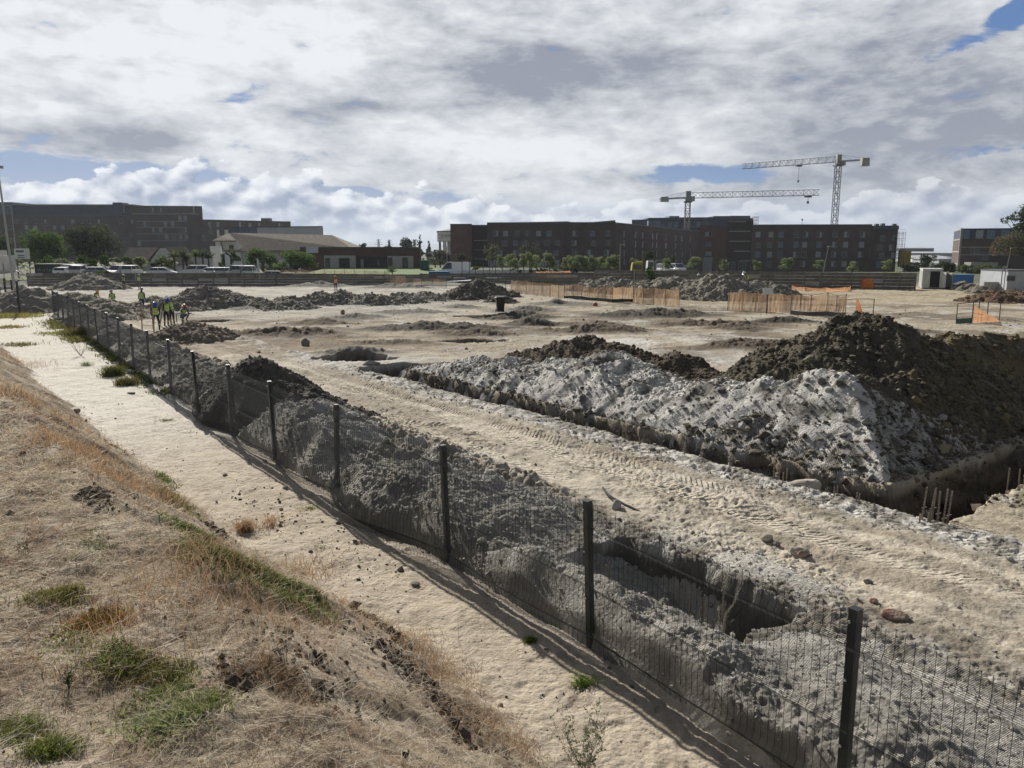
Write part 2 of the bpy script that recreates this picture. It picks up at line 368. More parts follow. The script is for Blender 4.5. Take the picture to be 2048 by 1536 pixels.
# pits: centre pixel, half width, half depth, depth
PIT=[(708,716,1.75,1.05,1.0),(955,682,1.7,.75,.6),(500,668,2.6,.6,.5),(870,655,3.2,.7,.45),(1160,662,1.8,.6,.5),(1480,651,2.6,.7,.5),(420,642,1.6,1.,.45),(980,637,1.4,.6,.4)]
PITW=[G(p[0],p[1])+p[2:] for p in PIT]
def rectd(a,a0,a1,b,b0,b1):
    da=np.maximum(a0-a,a-a1); db=np.maximum(b0-b,b-b1)
    return np.maximum(da,db)
def cutdepth(x,y,s,t):
    n=.10*gn(x*2.1,y*2.1,5)+.015*gn(x*6,y*6,6)
    W=lambda d,q: (1-(1-np.clip(-d/q,0,1))**1.8)
    cut=np.zeros_like(x)
    d=rectd(s,12.72,13.95,t,5.3,25.9)+n; cut=np.maximum(cut,1.35*W(d,.60))
    d=rectd(s,12.72,30,t,5.35+.03*(s-13),6.85)+n; cut=np.maximum(cut,1.9*W(d,.85))
    d=np.hypot((s-13.9)/1.5,(t-26.)/1.)-1+n; cut=np.maximum(cut,.8*ss(-d,-.02,.25))
    d=rectd(s,6.85,8.25,t,4.9,8.0)+n*1.3; cut=np.maximum(cut,1.7*W(d,.60))
    for cx,cy,a,b,dp in PITW:
        q=(np.hypot((x-cx)/a,(y-cy)/b)-1)*min(a,b)+n*1.5; cut=np.maximum(cut,dp*ss(-q,-.05,.3))
    return cut
def tread(s,t,c,w,pitch,amp,slant,seed,t0,t1):
    u=(s-c); m=ss(-np.abs(u),-w,-w*.8)*ss(t,t0,t0+2)*(1-ss(t,t1-2,t1))
    br=ss(fbm(s*.9,t*.35,3,seed),-.35,.15)
    return m*br*amp*np.tanh(1.8*np.sin(2*np.pi*(t/pitch+slant*u+.12*gn(t*.8,s,seed))))+m*(-.03)
def ground_parts(x,y):
    s,t=ST(x,y); sf=sfence(t)
    dist=np.hypot(x,y)
    toe=np.interp(t,*TOE)+.22*gn(t*.7,s*.2,1)+.10*gn(t*2.3,s*.6,2)
    w=toe-s
    lin=.74*w; e=.06*np.log1p(np.exp(np.clip(lin/.06,-30,30)))           # soft toe
    e=3.05-.35*np.log1p(np.exp(np.clip((3.05-e)/.35,-30,30)))
    e=np.where(w<-.8,0,np.maximum(e,0))
    em=ss(w,0,.35)
    eh=e+em*(.09*fbm(x*.8,y*.8,3,10)+.014*bil(x*4,y*4,3,12))
    z=eh
    path=1-ss(s,sf-.25,sf+.1); path=path*(1-em)
    z=z+path*(.025*fbm(x*1.1,y*1.1,3,14)+.010*bil(x*5,y*5,3,16)-.020*ss(gn(x*3.1,y*3.1,17),.22,.5)*ss(gn(x*.6,y*.6,18),-.3,.2))
    site=ss(s,sf-.05,sf+1.1)
    far=ss(y,101.5,106)
    base=.3*site+far*.6-ss(y,150,178)*ss(x,6,22)*(1-ss(y,2500,5000))*2.2
    rough=(.06*fbm(x*.35,y*.35,3,20)+.028*fbm(x*1.7,y*1.7,3,22))*site*(1-.7*far)
    lum=(.022*bil(x*5.5,y*5.5,3,24)+.010*bil(x*17,y*17,2,26))
    patch=ss(fbm(x*.28,y*.28,3,28),-.25,.35)
    z=z+base+rough+site*lum*(.5+.9*patch)*(1-far)
    # wheel tracks
    tr=0
    near=(dist<70)
    for c_,w_ in ((10.55,.26),(11.25,.26),(12.15,.24),(9.5,.26)): tr=tr-.028*ss(-np.abs(s-c_-.12*gn(t*.16,c_,31)),-w_,-w_*.7)*ss(t,2,5)
    # a machine turned here: two arcs
    cx,cy=XY(8.1,15.6); rr=np.hypot(x-cx,y-cy); an=np.arctan2(y-cy,x-cx)
    for r0 in (1.25,2.05):
        m=ss(-np.abs(rr-r0),-.24,-.17)*ss(s,8.2,9.0); tr=tr+m*.018*np.sin(an*r0*2*np.pi/.16)
    # long fine ruts along the haul road and across the middle of the site
    rd=ss(s,8.6,9.2)*(1-ss(s,11.9,12.4))
    tr=tr+rd*.012*fbm(s*5,t*.35,3,41)
    mid=ss(y,27,34)*(1-ss(y,92,100))
    tr=tr+mid*.022*np.sin((y*.92-x*.12+.8*fbm(x*.08,y*.08,2,43))*4.2)*ss(fbm(x*.07,y*.2,2,45),-.1,.3)
    z=z+tr*site
    rough2=np.zeros_like(x); tone=np.zeros((3,)+x.shape)
    for cx,cy,a,b,h,c in RIDW:
        q=np.hypot((x-cx)/a,(y-cy)/b); near_=q<2.2
        if not near_.any(): continue
        f=np.exp(-q*q*1.6); f=f*(.85+.35*fbm(x*.8,y*.8,3,50)); f=np.clip(f,0,1.2)
        z=z+h*.85*f*(1+.10*bil(x*3.,y*3.,2,52)); rough2=np.maximum(rough2,ss(f,.08,.4)); tone[c]=np.maximum(tone[c],ss(f,.02,.22))
    z=z+rough2*.05*bil(x*3.4,y*3.4,3,54)
    # disturbed strip on the fence side of the haul road
    st=ss(s,sf+.2,sf+.8)*(1-ss(s,8.7,9.3))*ss(t,9,11); z=z+st*(.14*bil(x*1.6,y*1.6,3,58)+.05*bil(x*6,y*6,2,59)+.06)
    wl=ss(s,11.6,12.1)*(1-ss(s,12.6,12.8))*(y<45); z=z+wl*(.030*bil(x*3.1,y*3.1,3,56)+.02)
    cut=cutdepth(x,y,s,t)*(y<75)
    z=z-cut*(1+.08*bil(x*1.5,y*1.5,3,57,.45))+ss(cut,.03,.4)*.05*bil(x*4,y*4,3,61)
    return z,dict(s=s,t=t,em=em,path=path,site=site,far=far,cut=cut,tone=tone,dist=dist,sf=sf,tr=tr,wl=wl,w=w)
def ground_z(x,y):
    z,_=ground_parts(np.atleast_1d(np.asarray(x,float)),np.atleast_1d(np.asarray(y,float))); return z
def gz(x,y): return float(ground_z(x,y)[0])
def C3(*c): return np.array(c)[:,None]
def ground_cols(x,y,p):
    s,t=p['s'],p['t']
    def L(a,b,f): return a+(b-a)*f
    n=fbm(x*.5,y*.5,5,70)*.5+.5; n2=fbm(x*2.3,y*2.3,4,72)*.5+.5; n3=fbm(x*.13,y*.13,4,74)*.5+.5
    tan=C3(.39,.34,.262); brown=C3(.17,.138,.102); white=C3(.49,.475,.44); grey=C3(.24,.225,.20)
    c=L(tan,brown,ss(n3,.42,.66)*.85); c=L(c,white,ss(n,.56,.80)*.75)
    c=L(c,brown,ss(n2,.60,.9)*.45)
    rk=fbm(s*1.3,t*.10,4,76)*.5+.5; rd=ss(s,8.6,9.3)*(1-ss(s,11.6,12.2))*(y<60)
    c=L(c,L(C3(.53,.475,.39),C3(.34,.295,.235),ss(rk,.35,.7)),rd*.85)
    c=L(c,L(C3(.53,.51,.47),C3(.25,.23,.20),ss(n2,.36,.62)),np.clip(p['wl'],0,1))
    fy=ss(y,55,75); c=L(c,L(C3(.46,.39,.27),C3(.34,.28,.19),ss(n2,.3,.8)),fy*.6*ss(x,-5,15))
    c=L(c,L(C3(.50,.48,.43),C3(.30,.28,.24),ss(n,.35,.75)),ss(y,48,60)*(1-ss(x,-8,2))*.7)
    # brown trampled soil in the middle left
    q=np.exp(-(((x+9)/8)**2+((y-36)/6)**2)); c=L(c,C3(.23,.178,.125),q*.85*ss(n,.2,.55))
    c=L(c,C3(.60,.575,.53),np.exp(-(((x+6.0)/3)**2+((y-31)/1.9)**2))*.75)
    c=L(c,C3(.62,.60,.57),np.exp(-(((x-6.5)/4.5)**2+((y-37.5)/3.)**2))*.7*ss(n,.2,.6)); c=L(c,C3(.62,.60,.57),np.exp(-(((x-12)/5)**2+((y-31)/2.)**2))*.7)
    # strip behind the fence
    st=ss(s,p['sf'],p['sf']+.3)*(1-ss(s,8.3,9.2))*(y<60); stc=L(C3(.23,.21,.18),C3(.52,.50,.46),ss(n2,.52,.78)); c=L(c,stc,st*.85)
    for i,tc_ in enumerate((C3(.085,.075,.062),C3(.135,.105,.078),C3(.17,.16,.14))): c=L(c,tc_,np.clip(p['tone'][i],0,1)*.92)
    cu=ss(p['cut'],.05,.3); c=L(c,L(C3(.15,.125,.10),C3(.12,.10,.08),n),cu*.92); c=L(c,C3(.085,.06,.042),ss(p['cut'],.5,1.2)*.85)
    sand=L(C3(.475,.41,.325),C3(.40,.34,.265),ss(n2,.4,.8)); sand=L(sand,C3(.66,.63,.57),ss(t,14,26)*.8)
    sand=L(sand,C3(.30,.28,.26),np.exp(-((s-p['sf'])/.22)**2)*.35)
    c=L(c,sand,1-p['site'])
    soil=L(C3(.33,.28,.21),C3(.22,.175,.13),ss(n2,.35,.7)); 
    bare=ss(fbm(x*.9,y*.9,3,80)*.5+.5,.60,.72)
    soil=L(soil,C3(.40,.33,.26),bare*.6); c=L(c,soil,ss(p['em']+.25*(n2-.5),.25,.75))
    # beyond the boundary wall: parking lot and road
    lot=L(C3(.16,.155,.15),C3(.10,.10,.095),n); lawn=L(C3(.09,.12,.03),C3(.16,.17,.06),n2)
    ff=p['far']; cf=L(lot,lawn,ss(n3,.45,.6)); c=L(c,cf,ff)
    return np.clip(c,.01,.9)
print('ground...')
dy=[]; yv=-1.5
while yv<9000:
    dy.append(yv)
    if yv<3: yv+=.022
    elif yv<112: yv+=max(.018,.0029*yv)
    else: yv+=yv*.03
ys=np.array(dy); us=np.linspace(-.97,.97,1360)
Yg,Ug=np.meshgrid(ys,us,indexing='ij'); Xg=Ug*(Yg+3.2+1.8)
X1=Xg.ravel(); Y1=Yg.ravel()
Z1,par=ground_parts(X1,Y1)
cols=ground_cols(X1,Y1,par)
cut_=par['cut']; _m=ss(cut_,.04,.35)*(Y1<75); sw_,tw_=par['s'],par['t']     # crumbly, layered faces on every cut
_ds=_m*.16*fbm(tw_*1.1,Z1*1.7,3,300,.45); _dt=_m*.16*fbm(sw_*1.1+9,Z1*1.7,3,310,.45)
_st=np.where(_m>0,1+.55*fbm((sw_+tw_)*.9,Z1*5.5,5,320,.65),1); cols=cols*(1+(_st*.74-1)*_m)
cols=np.clip(cols,.012,.9); Xd=.8*_ds-.6*_dt; Yd=.6*_ds+.8*_dt
ny,nx=Yg.shape
idx=np.arange(ny*nx).reshape(ny,nx)
Fg=np.stack([idx[:-1,:-1],idx[:-1,1:],idx[1:,1:],idx[1:,:-1]],-1).reshape(-1,4)
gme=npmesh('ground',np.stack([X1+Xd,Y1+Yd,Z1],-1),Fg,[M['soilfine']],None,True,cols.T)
ground=tag(link('ground',gme),'bare sandy building site with wheel tracks, pits and a long trench, and the grassy bank beside it','ground',None,'structure')
print('ground',len(X1))
# ================================================================== SOIL HEAPS
def heap(name,label,cones,box,res,cA,cB,cC,amp=.06,group=None,seed=0,slope=.62,mixw=(.3,.7),cf=3.2,base=None,rag=.16,toneC=.62,gully=.12,sm=.10):
    """cones: (x,y,zpeak,stretch along t,[slope]) ; box: x0,x1,y0,y1 in metres"""
    x0,x1,y0,y1=box; nx=int((x1-x0)/res)+2; ny=int((y1-y0)/res)+2
    Xh,Yh=np.meshgrid(np.linspace(x0,x1,nx),np.linspace(y0,y1,ny),indexing='xy'); x=Xh.ravel(); y=Yh.ravel()
    s,t=ST(x,y); wx=x+rag*1.6*fbm(x*.9,y*.9,3,seed+1); wy=y+rag*1.6*fbm(x*.9,y*.9,3,seed+5)
    z=np.full(x.shape,-9.)
    for c in cones:
        cx,cy,zp=c[:3]; fl=c[3] if len(c)>3 else 1.; sl=c[4] if len(c)>4 else slope
        ds=.8*(wx-cx)+.6*(wy-cy); dt=(-.6*(wx-cx)+.8*(wy-cy))/fl
        d=np.hypot(ds,dt); an=np.arctan2(ds,dt)
        d=d*(1+gully*gn(an*1.9+cx,d*.25,seed+9)+.05*gn(an*5,d*.6,seed+11))
        zz=zp-sl*(np.sqrt(d*d+sm)-sm**.5)
        k_=.10; hi=np.maximum(z,zz); z=hi+k_*np.exp(-np.abs(z-zz)/k_)*.5
    g,par=ground_parts(x,y)
    over=z-g
    em=ss(over,-.15,.35)
    z=z+amp*em*(1.2*bil(x*cf*.4,y*cf*.4,2,seed+15)+.62*bil(x*cf,y*cf,2,seed+17)+.55*bil(x*cf*2.6,y*cf*2.6,2 if cf*5.5*res<.42 else 1,seed+19)+(.40*bil(x*cf*6,y*cf*6,1,seed+21) if cf*6*res<.5 else 0))
    if base is not None: z=np.minimum(z,base(x,y,s,t))
    n1=fbm(x*.7,y*.7,4,seed+25)*.5+.5; n2=fbm(x*3.1,y*3.1,4,seed+27)*.5+.5; n3=bil(x*cf,y*cf,2,seed+17)
    c=lerp(C3(*cA),C3(*cB),ss(n1*.6+n2*.4,mixw[0],mixw[1])); c=lerp(c,C3(*cC),ss(n2*.7+n1*.3,toneC,toneC+.2)*.85)
    keep=(z>g-.07).reshape(ny,nx); id_=np.arange(nx*ny).reshape(ny,nx)
    kf=keep[:-1,:-1]|keep[:-1,1:]|keep[1:,1:]|keep[1:,:-1]
    F=np.stack([id_[:-1,:-1],id_[:-1,1:],id_[1:,1:],id_[1:,:-1]],-1)[kf]
    z=np.maximum(z,g-.25)
    used=np.zeros(nx*ny,bool); used[F.ravel()]=True; rm=np.cumsum(used)-1
    V=np.stack([x,y,z],-1)[used]; cx_,cy_,cz_=V[:,0].mean(),V[:,1].mean(),g[used].mean()
    me=npmesh(name,V-np.array([cx_,cy_,cz_]),rm[F],[M['soil']],None,True,c[:,used].T)
    o=link(name,me,None,(cx_,cy_,cz_)); tag(o,label,'soil heap',group)
    HS.append((name,V,c[:,used].T)); return o
HS=[]
def hp(s,t,z,*r): 
    x,y=XY(s,t); return (x,y,z)+r
def notrench(x,y,s,t):   # spoil stops at the trench lips
    d=np.maximum(14.03-s,6.97+.03*(s-13)-t)+.10*gn(x*2.1,y*2.1,5)+.015*gn(x*6,y*6,6)
    return .32+.85*np.maximum(-d,0)+.06*gn(x*1.3,y*1.3,7)*ss(-d,0,.3)-2.5*np.maximum(d,0)
# pale spoil along the trench
heap('pale_spoil_heap','long whitish grey heap of sandy spoil lying along the far lip of the long trench',
 [hp(16.2,23.5,.75,1.6),hp(16.3,21.4,.95,1.3),hp(16.2,18.8,1.2,1.3),hp(16.2,16.6,1.65,1.2),hp(16.,14.9,1.30,1.2),hp(16.,13.6,1.10,1.2),hp(15.8,12.2,1.42),hp(15.9,11,1.62),hp(16.1,9.4,1.95),hp(15.2,8.6,1.2),hp(15.,10.5,1.05),hp(14.9,13,.95,1.6),hp(14.8,16,.95,1.6),hp(14.8,19.5,.8,2.),hp(14.6,23,.7,2.)],
 (-6,11.6,13.6,29),.025,(.56,.54,.505),(.31,.295,.265),(.14,.13,.115),.052,None,100,.50,(.46,.66),3.6,notrench,toneC=.57)
heap('dark_soil_heap','dark brown cloddy soil heap with two humps behind the pale spoil and before the pits',
 [hp(19,24.,.75,1.2),hp(18.9,22.4,1.2),hp(18.8,20.7,1.62,1.1),hp(18.8,19.1,1.5,1.1),hp(18.6,17.8,1.15),hp(18.2,15.9,1.50,1.),hp(18,14.6,1.15,1.1)],
 (-2,9.5,19,33),.036,(.125,.10,.075),(.085,.07,.055),(.19,.165,.13),.065,None,200,.55,(.3,.7),3.4)
heap('big_dark_soil_heap','tallest dark grey brown soil heap rising behind the pale sand cone at right',
 [hp(18.,12.3,1.75),hp(17.8,11.3,2.2),hp(18.6,11,2.5),hp(20,11.,2.92,1.),hp(20.3,10.1,2.7),hp(19.6,12.6,1.9),hp(20,9.3,2.1),hp(16.6,9.0,1.85),hp(15.6,8.0,1.15),hp(18,8.9,1.7),hp(17,10.3,2.1),hp(16.5,7.9,1.3),hp(22,12,1.7),hp(21,14.5,.8),hp(22.5,15.5,.5)],
 (3,17,13.2,29),.029,(.12,.105,.078),(.085,.075,.058),(.24,.215,.165),.075,None,300,.58,(.3,.7),3.0,notrench)
heap('olive_soil_heap','olive brown soil heap at the right edge behind the dark trench corner',
 [hp(20.6,7.9,2.85),hp(22.5,8.2,2.9,1.1),hp(24.5,8.6,2.7),hp(23,10.,2.3),hp(19.2,8.0,2.0),hp(18,7.7,1.35),hp(26,9,2.2)],
 (9,24,15.,27.5),.045,(.155,.125,.075),(.11,.09,.06),(.26,.225,.16),.075,'soil heaps at the right edge',400,.60,(.3,.7),3.0,notrench)
heap('yellowish_rubble_heap','rough yellowish lump of dug ground on the near side of the dark trench corner',
 [hp(15.2,4.3,.62,1.,.5),hp(16.4,4.6,.75,1.,.5),hp(14.6,4.2,.4,1.,.5),hp(18,4.5,.7)],
 (8,14.5,10,16.5),.026,(.28,.25,.19),(.20,.175,.13),(.36,.33,.26),.055,None,450,.7,(.3,.7),5,lambda x,y,s,t:(lambda d:.33+1.2*np.maximum(d,0)+2.5*np.minimum(d,0))(5.22+.03*(s-13)-t+.1*gn(x*2.1,y*2.1,5)))
# banks pushed against the fence
def fb(x,y,s,t):
    d=s-sfence(t)-.06; return .22+.22*gn(t*.9,s*.3,8)+.36*ss(-t,-7.5,-3.5)+1.25*np.maximum(d,0)+4*np.minimum(d,0)
def pitlip(x,y,s,t):
    d=rectd(s,6.85,8.25,t,4.9,8.0)+1.3*(.10*gn(x*2.1,y*2.1,5)+.015*gn(x*6,y*6,6))
    d=d-.10; return .33+.8*np.maximum(d,0)+2.5*np.minimum(d,0)
PX0=[(7.35,1.5,.25,1.5,.5),(6.7,3.2,.30,1.6,.5),(6.5,5.0,.42,1.3,.5),(6.42,6.6,.50,1.3,.5),(6.45,8.0,.62,1.2,.5)]
heap('low_soil_bank','low grey crumbly soil bank between the near fence panels and the deep pit',
 [hp(6.3,-.8,.45,1.6,.45),hp(7.4,0.6,.34,1.6,.25),hp(6.35,1.2,.52,1.6,.45),hp(7.6,2.6,.35,1.6,.25),hp(6.35,3.0,.58,1.6,.5),hp(7.3,4.1,.42,1.,.4),hp(6.25,4.8,.62,1.4,.6),hp(6.2,6.4,.66,1.4,.6),hp(6.2,7.7,.66,1.2,.6),hp(8.8,6,.34,2,.3)],
 (-2.2,9,3,13.5),.017,(.49,.465,.42),(.33,.31,.275),(.58,.56,.52),.028,None,500,.5,(.3,.7),5.5,lambda x,y,s,t:np.minimum(fb(x,y,s,t),pitlip(x,y,s,t)),rag=.1,gully=.05)
heap('fence_soil_heap','broad grey cloddy soil heap leaning on the middle fence panels',
 [hp(7.0,9.3,.62,1.1,.45),hp(7.1,10.6,.82,1.1,.5),hp(6.9,11.7,.88,1.,.55),hp(6.5,12.5,.75,1.,.6),hp(6.3,10.,.70,1.4,.7),hp(6.1,13.0,.62,1.,.7),hp(7.9,10.,.5,1.2,.5)],
 (-6.5,2.6,8,18),.02,(.42,.40,.36),(.28,.262,.232),(.54,.52,.48),.034,None,560,.6,(.3,.7),4.6,fb,rag=.12,gully=.08)
heap('pale_topped_heap','rounded grey heap with a whitish top leaning on the fence left of the broad one',
 [hp(6.8,15.8,.95,1.2,.6),hp(7.0,17.,1.15,1.1,.6),hp(6.5,17.9,1.0,1.,.7),hp(6.3,16.3,.8,1.3,.7)],
 (-9.5,-2,12,21),.026,(.52,.50,.46),(.30,.285,.255),(.56,.54,.50),.036,None,600,.6,(.35,.7),4.2,fb,rag=.12)
heap('dark_fence_heap','steep dark soil heap with a nearly black top behind the fence',
 [hp(7.2,21.8,1.62,1.,.75),hp(7.6,22.6,1.5,1.,.8),hp(7.9,20.4,.95,1.3,.6),hp(6.6,20.8,1.1,1.,.8),hp(8.4,18.6,.6,1.5,.5)],
 (-14,-3,16,25),.03,(.13,.12,.10),(.095,.088,.075),(.20,.185,.16),.055,None,640,.7,(.3,.7),3.8,fb,rag=.12)
heap('grey_bank_heap','low grey bank of dug soil running along the far half of the fence',
 [hp(7.2,26,.62,1.3,.45),hp(7.5,29.5,.5,1.3,.45),hp(7.6,34,.6,1.5,.45),hp(7.9,39,.5,1.6,.45),hp(8.,44,.62,1.8,.45),hp(8.3,49,.5,2,.45)],
 (-28,-8,20,48),.06,(.26,.24,.20),(.18,.165,.14),(.40,.38,.34),.05,None,700,.6,(.3,.7),2.6,fb,rag=.14)
# middle distance heaps: centre pixels of peaks with ground line
def hpp(px,yb,ytop,back,*r):
    gx,gy=G(px,yb); Y=gy+back; x,_=at(px,ytop,Y); _,z=at(px,ytop,Y); return (x,Y,z)+r
def far_heap(name,label,peaks,cA,cB,cC,seed,group=None,slope=.5,res=.11,amp=.10,cf=1.9):
    xs=[p[0] for p in peaks]; yy=[p[1] for p in peaks]; zz=max(p[2] for p in peaks)/slope+2.2
    return heap(name,label,peaks,(min(xs)-zz,max(xs)+zz,min(yy)-zz,max(yy)+zz),res,cA,cB,cC,amp,group,seed,slope,(.3,.7),cf,rag=.3)
dk=((.15,.135,.11),(.105,.095,.078),(.25,.23,.20)); gr=((.27,.245,.205),(.19,.175,.148),(.42,.39,.34)); bw=((.15,.10,.065),(.11,.075,.05),(.2,.15,.1))
far_heap('long_spoil_ridge','long dark spoil ridge dotted with pale rubble left of the wheelie bin',
 [hpp(400,618,573,2.2),hpp(432,616,577,2.2),hpp(470,618,588,2.2),hpp(520,620,597,2.,2),hpp(580,618,596,2.,2),hpp(640,612,586,2.5,1.3),hpp(680,610,582,2.5,1.3),hpp(740,612,588,2.5,1.5),hpp(800,608,585,2.5,1.5),hpp(850,604,584,2.5,1.5),hpp(360,622,598,2.,1.5)],*((.24,.22,.18),(.17,.155,.13),(.40,.38,.34)),800,None,.48)
far_heap('pointed_soil_heap','pointed dark brown soil heap behind and left of the wheelie bin',
 [hpp(958,598,559,2.6),hpp(935,600,568,2.4),hpp(985,596,572,2.4),hpp(1020,596,583,2.,1.4),hpp(1000,606,592,1.5,1.6)],*dk,840,None,.52)
far_heap('large_rubble_heap','largest grey brown rubble heap in the distance before the long concrete wall',
 [hpp(1180,585,560,4),hpp(1215,587,556,4),hpp(1250,590,559,4.),hpp(1290,592,562,4.),hpp(1325,596,556,4.5),hpp(1345,598,553,4.5),hpp(1385,600,559,4.5),hpp(1425,602,550,4.5),hpp(1450,604,552,4.5),hpp(1490,602,564,4.,1.),hpp(1520,600,563,4.,1),hpp(1555,602,570,3.,1)],*gr,880,None,.50,.11,.13,1.5)
far_heap('wall_side_heap','grey brown conical soil heap piled against the left concrete wall',
 [hpp(178,580,547,3.2),hpp(160,580,553,3.),hpp(205,581,558,3.)],*gr,920,None,.45)
far_heap('gate_side_heap','pale grey heap of soil behind the lone post near the end of the fence',
 [hpp(50,620,574,3.),hpp(75,618,588,2.5),hpp(25,620,582,3.)],*gr,940,None,.5)
far_heap('reddish_soil_heap','low reddish brown heap in front of the white site cabin at right',
 [hpp(1990,607,583,2.),hpp(2025,604,580,2.),hpp(1965,606,588,1.8),hpp(2070,606,580,2.)],*bw,960,None,.4)
for i,(a,b,c_) in enumerate([(1925,578,562),(1938,583,567),(1962,588,571),(1905,577,569)]):
    far_heap('small_tipped_heap',['small grey tipped heap in front of the blue container','small grey brown tipped heap with a light sloping face','small tipped heap with a dark right side, nearest of the row','smallest low heap at the foot of the white container'][i],
     [hpp(a,b,c_,1.5),hpp(a+8,b,c_+3,1.)],*((.2,.185,.15),(.13,.12,.10),(.3,.28,.24)),980+i*7,'tipped heaps by the blue container',.6,.10,.06)
far_heap('ditch_heap','brown soil heap around the hole where the two half hidden workers stand',
 [hpp(175,612,590,1.5),hpp(200,622,598,2.),hpp(250,622,604,2.),hpp(308,606,592,1.5),hpp(225,640,608,1.5,1.5),hpp(150,600,584,1.5)],*((.27,.245,.20),(.20,.18,.145),(.38,.35,.31)),1010,None,.42,.08,.08)
far_heap('trodden_heap','brown soil heap in front of the squatting worker with a red helmet',
 [hpp(385,684,644,1.6),hpp(360,688,655,1.4),hpp(415,684,656,1.4)],*((.26,.215,.165),(.18,.15,.115),(.34,.30,.24)),1030,None,.42,.06,.06)
# ================================================================== CLODS (uncountable)
def ico():
    bm=bmesh.new(); bmesh.ops.create_icosphere(bm,subdivisions=1,radius=1); v=np.array([q.co[:] for q in bm.verts]); f=np.array([[a.index for a in q.verts] for q in bm.faces]); bm.free(); return v,f
IV,IF=ico()
def lumps(name,label,P,S,Cc,flat=.75):
    n=len(P); nv=len(IV)
    V=IV[None]*(1+rng.uniform(-.32,.32,(n,nv,1)))*S[:,None,None]*rng.uniform(.7,1.3,(n,1,3)); V[...,2]*=flat
    V+=P[:,None,:]; F=(IF[None]+(np.arange(n)*nv)[:,None,None]).reshape(-1,3)
    C_=np.repeat(Cc,nv,0)*rng.uniform(.85,1.15,(n*nv,1))
    me=npmesh(name,V.reshape(-1,3),F,[M['clod']],None,False,C_); return tag(link(name,me),label,'soil clods',None,'stuff')
Pl=[];Sl=[];Cl=[]
def sprinkle(P,size,cvar,cols_):
    n=len(P); d=np.hypot(P[:,0],P[:,1]); S=.62*size*np.exp(rng.normal(0,.6,n)); S=np.clip(S,.006,.14)
    P=P.copy(); P[:,2]+=S*.25; Pl.append(P);Sl.append(S);Cl.append(np.clip(cols_*rng.uniform(1-cvar,1+cvar,(n,1)),.02,.8))
dens={'pale_spoil_heap':(4200,.030,.75),'dark_soil_heap':(2600,.035,1),'big_dark_soil_heap':(5200,.036,1.05),'olive_soil_heap':(2200,.042,1.1),'yellowish_rubble_heap':(700,.03,1),
 'low_soil_bank':(2800,.013,.95),'fence_soil_heap':(3600,.019,1),'pale_topped_heap':(1500,.024,.9),'dark_fence_heap':(1500,.03,1),'grey_bank_heap':(2000,.04,1),
 'long_spoil_ridge':(2200,.085,1.6),'pointed_soil_heap':(500,.08,1.1),'large_rubble_heap':(1800,.11,1.25),'ditch_heap':(700,.06,1.3),'trodden_heap':(500,.05,1.1),'reddish_soil_heap':(250,.08,1)}
for nm,V,Cc in HS:
    if nm in dens:
        n,sz,f=dens[nm]; n=int(n*2.2); i=rng.integers(0,len(V),n); cc=Cc[i]*f
        if nm=='pale_spoil_heap': cc=np.where(rng.random((n,1))<.35,cc*.5,cc)
        if nm=='long_spoil_ridge': cc=np.where(rng.random((n,1))<.22,.45+cc*.3,cc*.7)
        sprinkle(V[i]+rng.normal(0,.02,(n,3))*[1,1,.3],sz,.3,cc)
def scatter_st(n,s0,s1,t0,t1,size,col,cvar=.35,fn=None):
    s=rng.uniform(s0,s1,n); t=rng.uniform(t0,t1,n); x,y=.8*s-.6*t,.6*s+.8*t; z,p=ground_parts(x,y); ok=(p['cut']<.05)
    if fn is not None: ok&=fn(x,y,s,t)
    P=np.stack([x,y,z],-1)[ok]; sprinkle(P,size,cvar,np.tile(np.array(col),(len(P),1)))
scatter_st(1000,11.7,12.72,3,27,.022,(.30,.28,.25))
def scat_all(n,s0,s1,t0,t1,size,col):
    s_=rng.uniform(s0,s1,n); t_=rng.uniform(t0,t1,n); x,y=.8*s_-.6*t_,.6*s_+.8*t_; z,p=ground_parts(x,y); sprinkle(np.stack([x,y,z],-1),size,.4,np.tile(np.array(col),(n,1)))
scat_all(1500,13.6,14.35,6.9,26,.042,(.17,.15,.125)); scat_all(900,13.9,26,6.35,7.25,.05,(.15,.125,.10)); scat_all(500,13.,24,5.3,6.2,.045,(.14,.115,.09)); scat_all(420,6.7,8.5,4.8,8.2,.03,(.25,.23,.20))
scatter_st(900,8.3,12,2,30,.014,(.30,.26,.21))
scatter_st(2600,6.4,9.0,8.5,45,.030,(.22,.20,.17),.4,lambda x,y,s,t:fbm(s,t,3,91)>-.1)
scatter_st(900,6.9,9.2,-3,9,.014,(.26,.235,.20))
scatter_st(700,3.0,5.8,1,26,.011,(.15,.13,.11),.4)
scatter_st(300,4.2,5.2,9,15,.014,(.12,.10,.085),.4)
scatter_st(2600,9,60,26,60,.035,(.22,.19,.155),.4,lambda x,y,s,t:fbm(s*.3,t*.3,3,93)>.05)
scatter_st(1500,-2,4.0,2,14,.016,(.13,.105,.08),.35,lambda x,y,s,t:fbm(x*.9,y*.9,3,80)*.5+.5>.60)
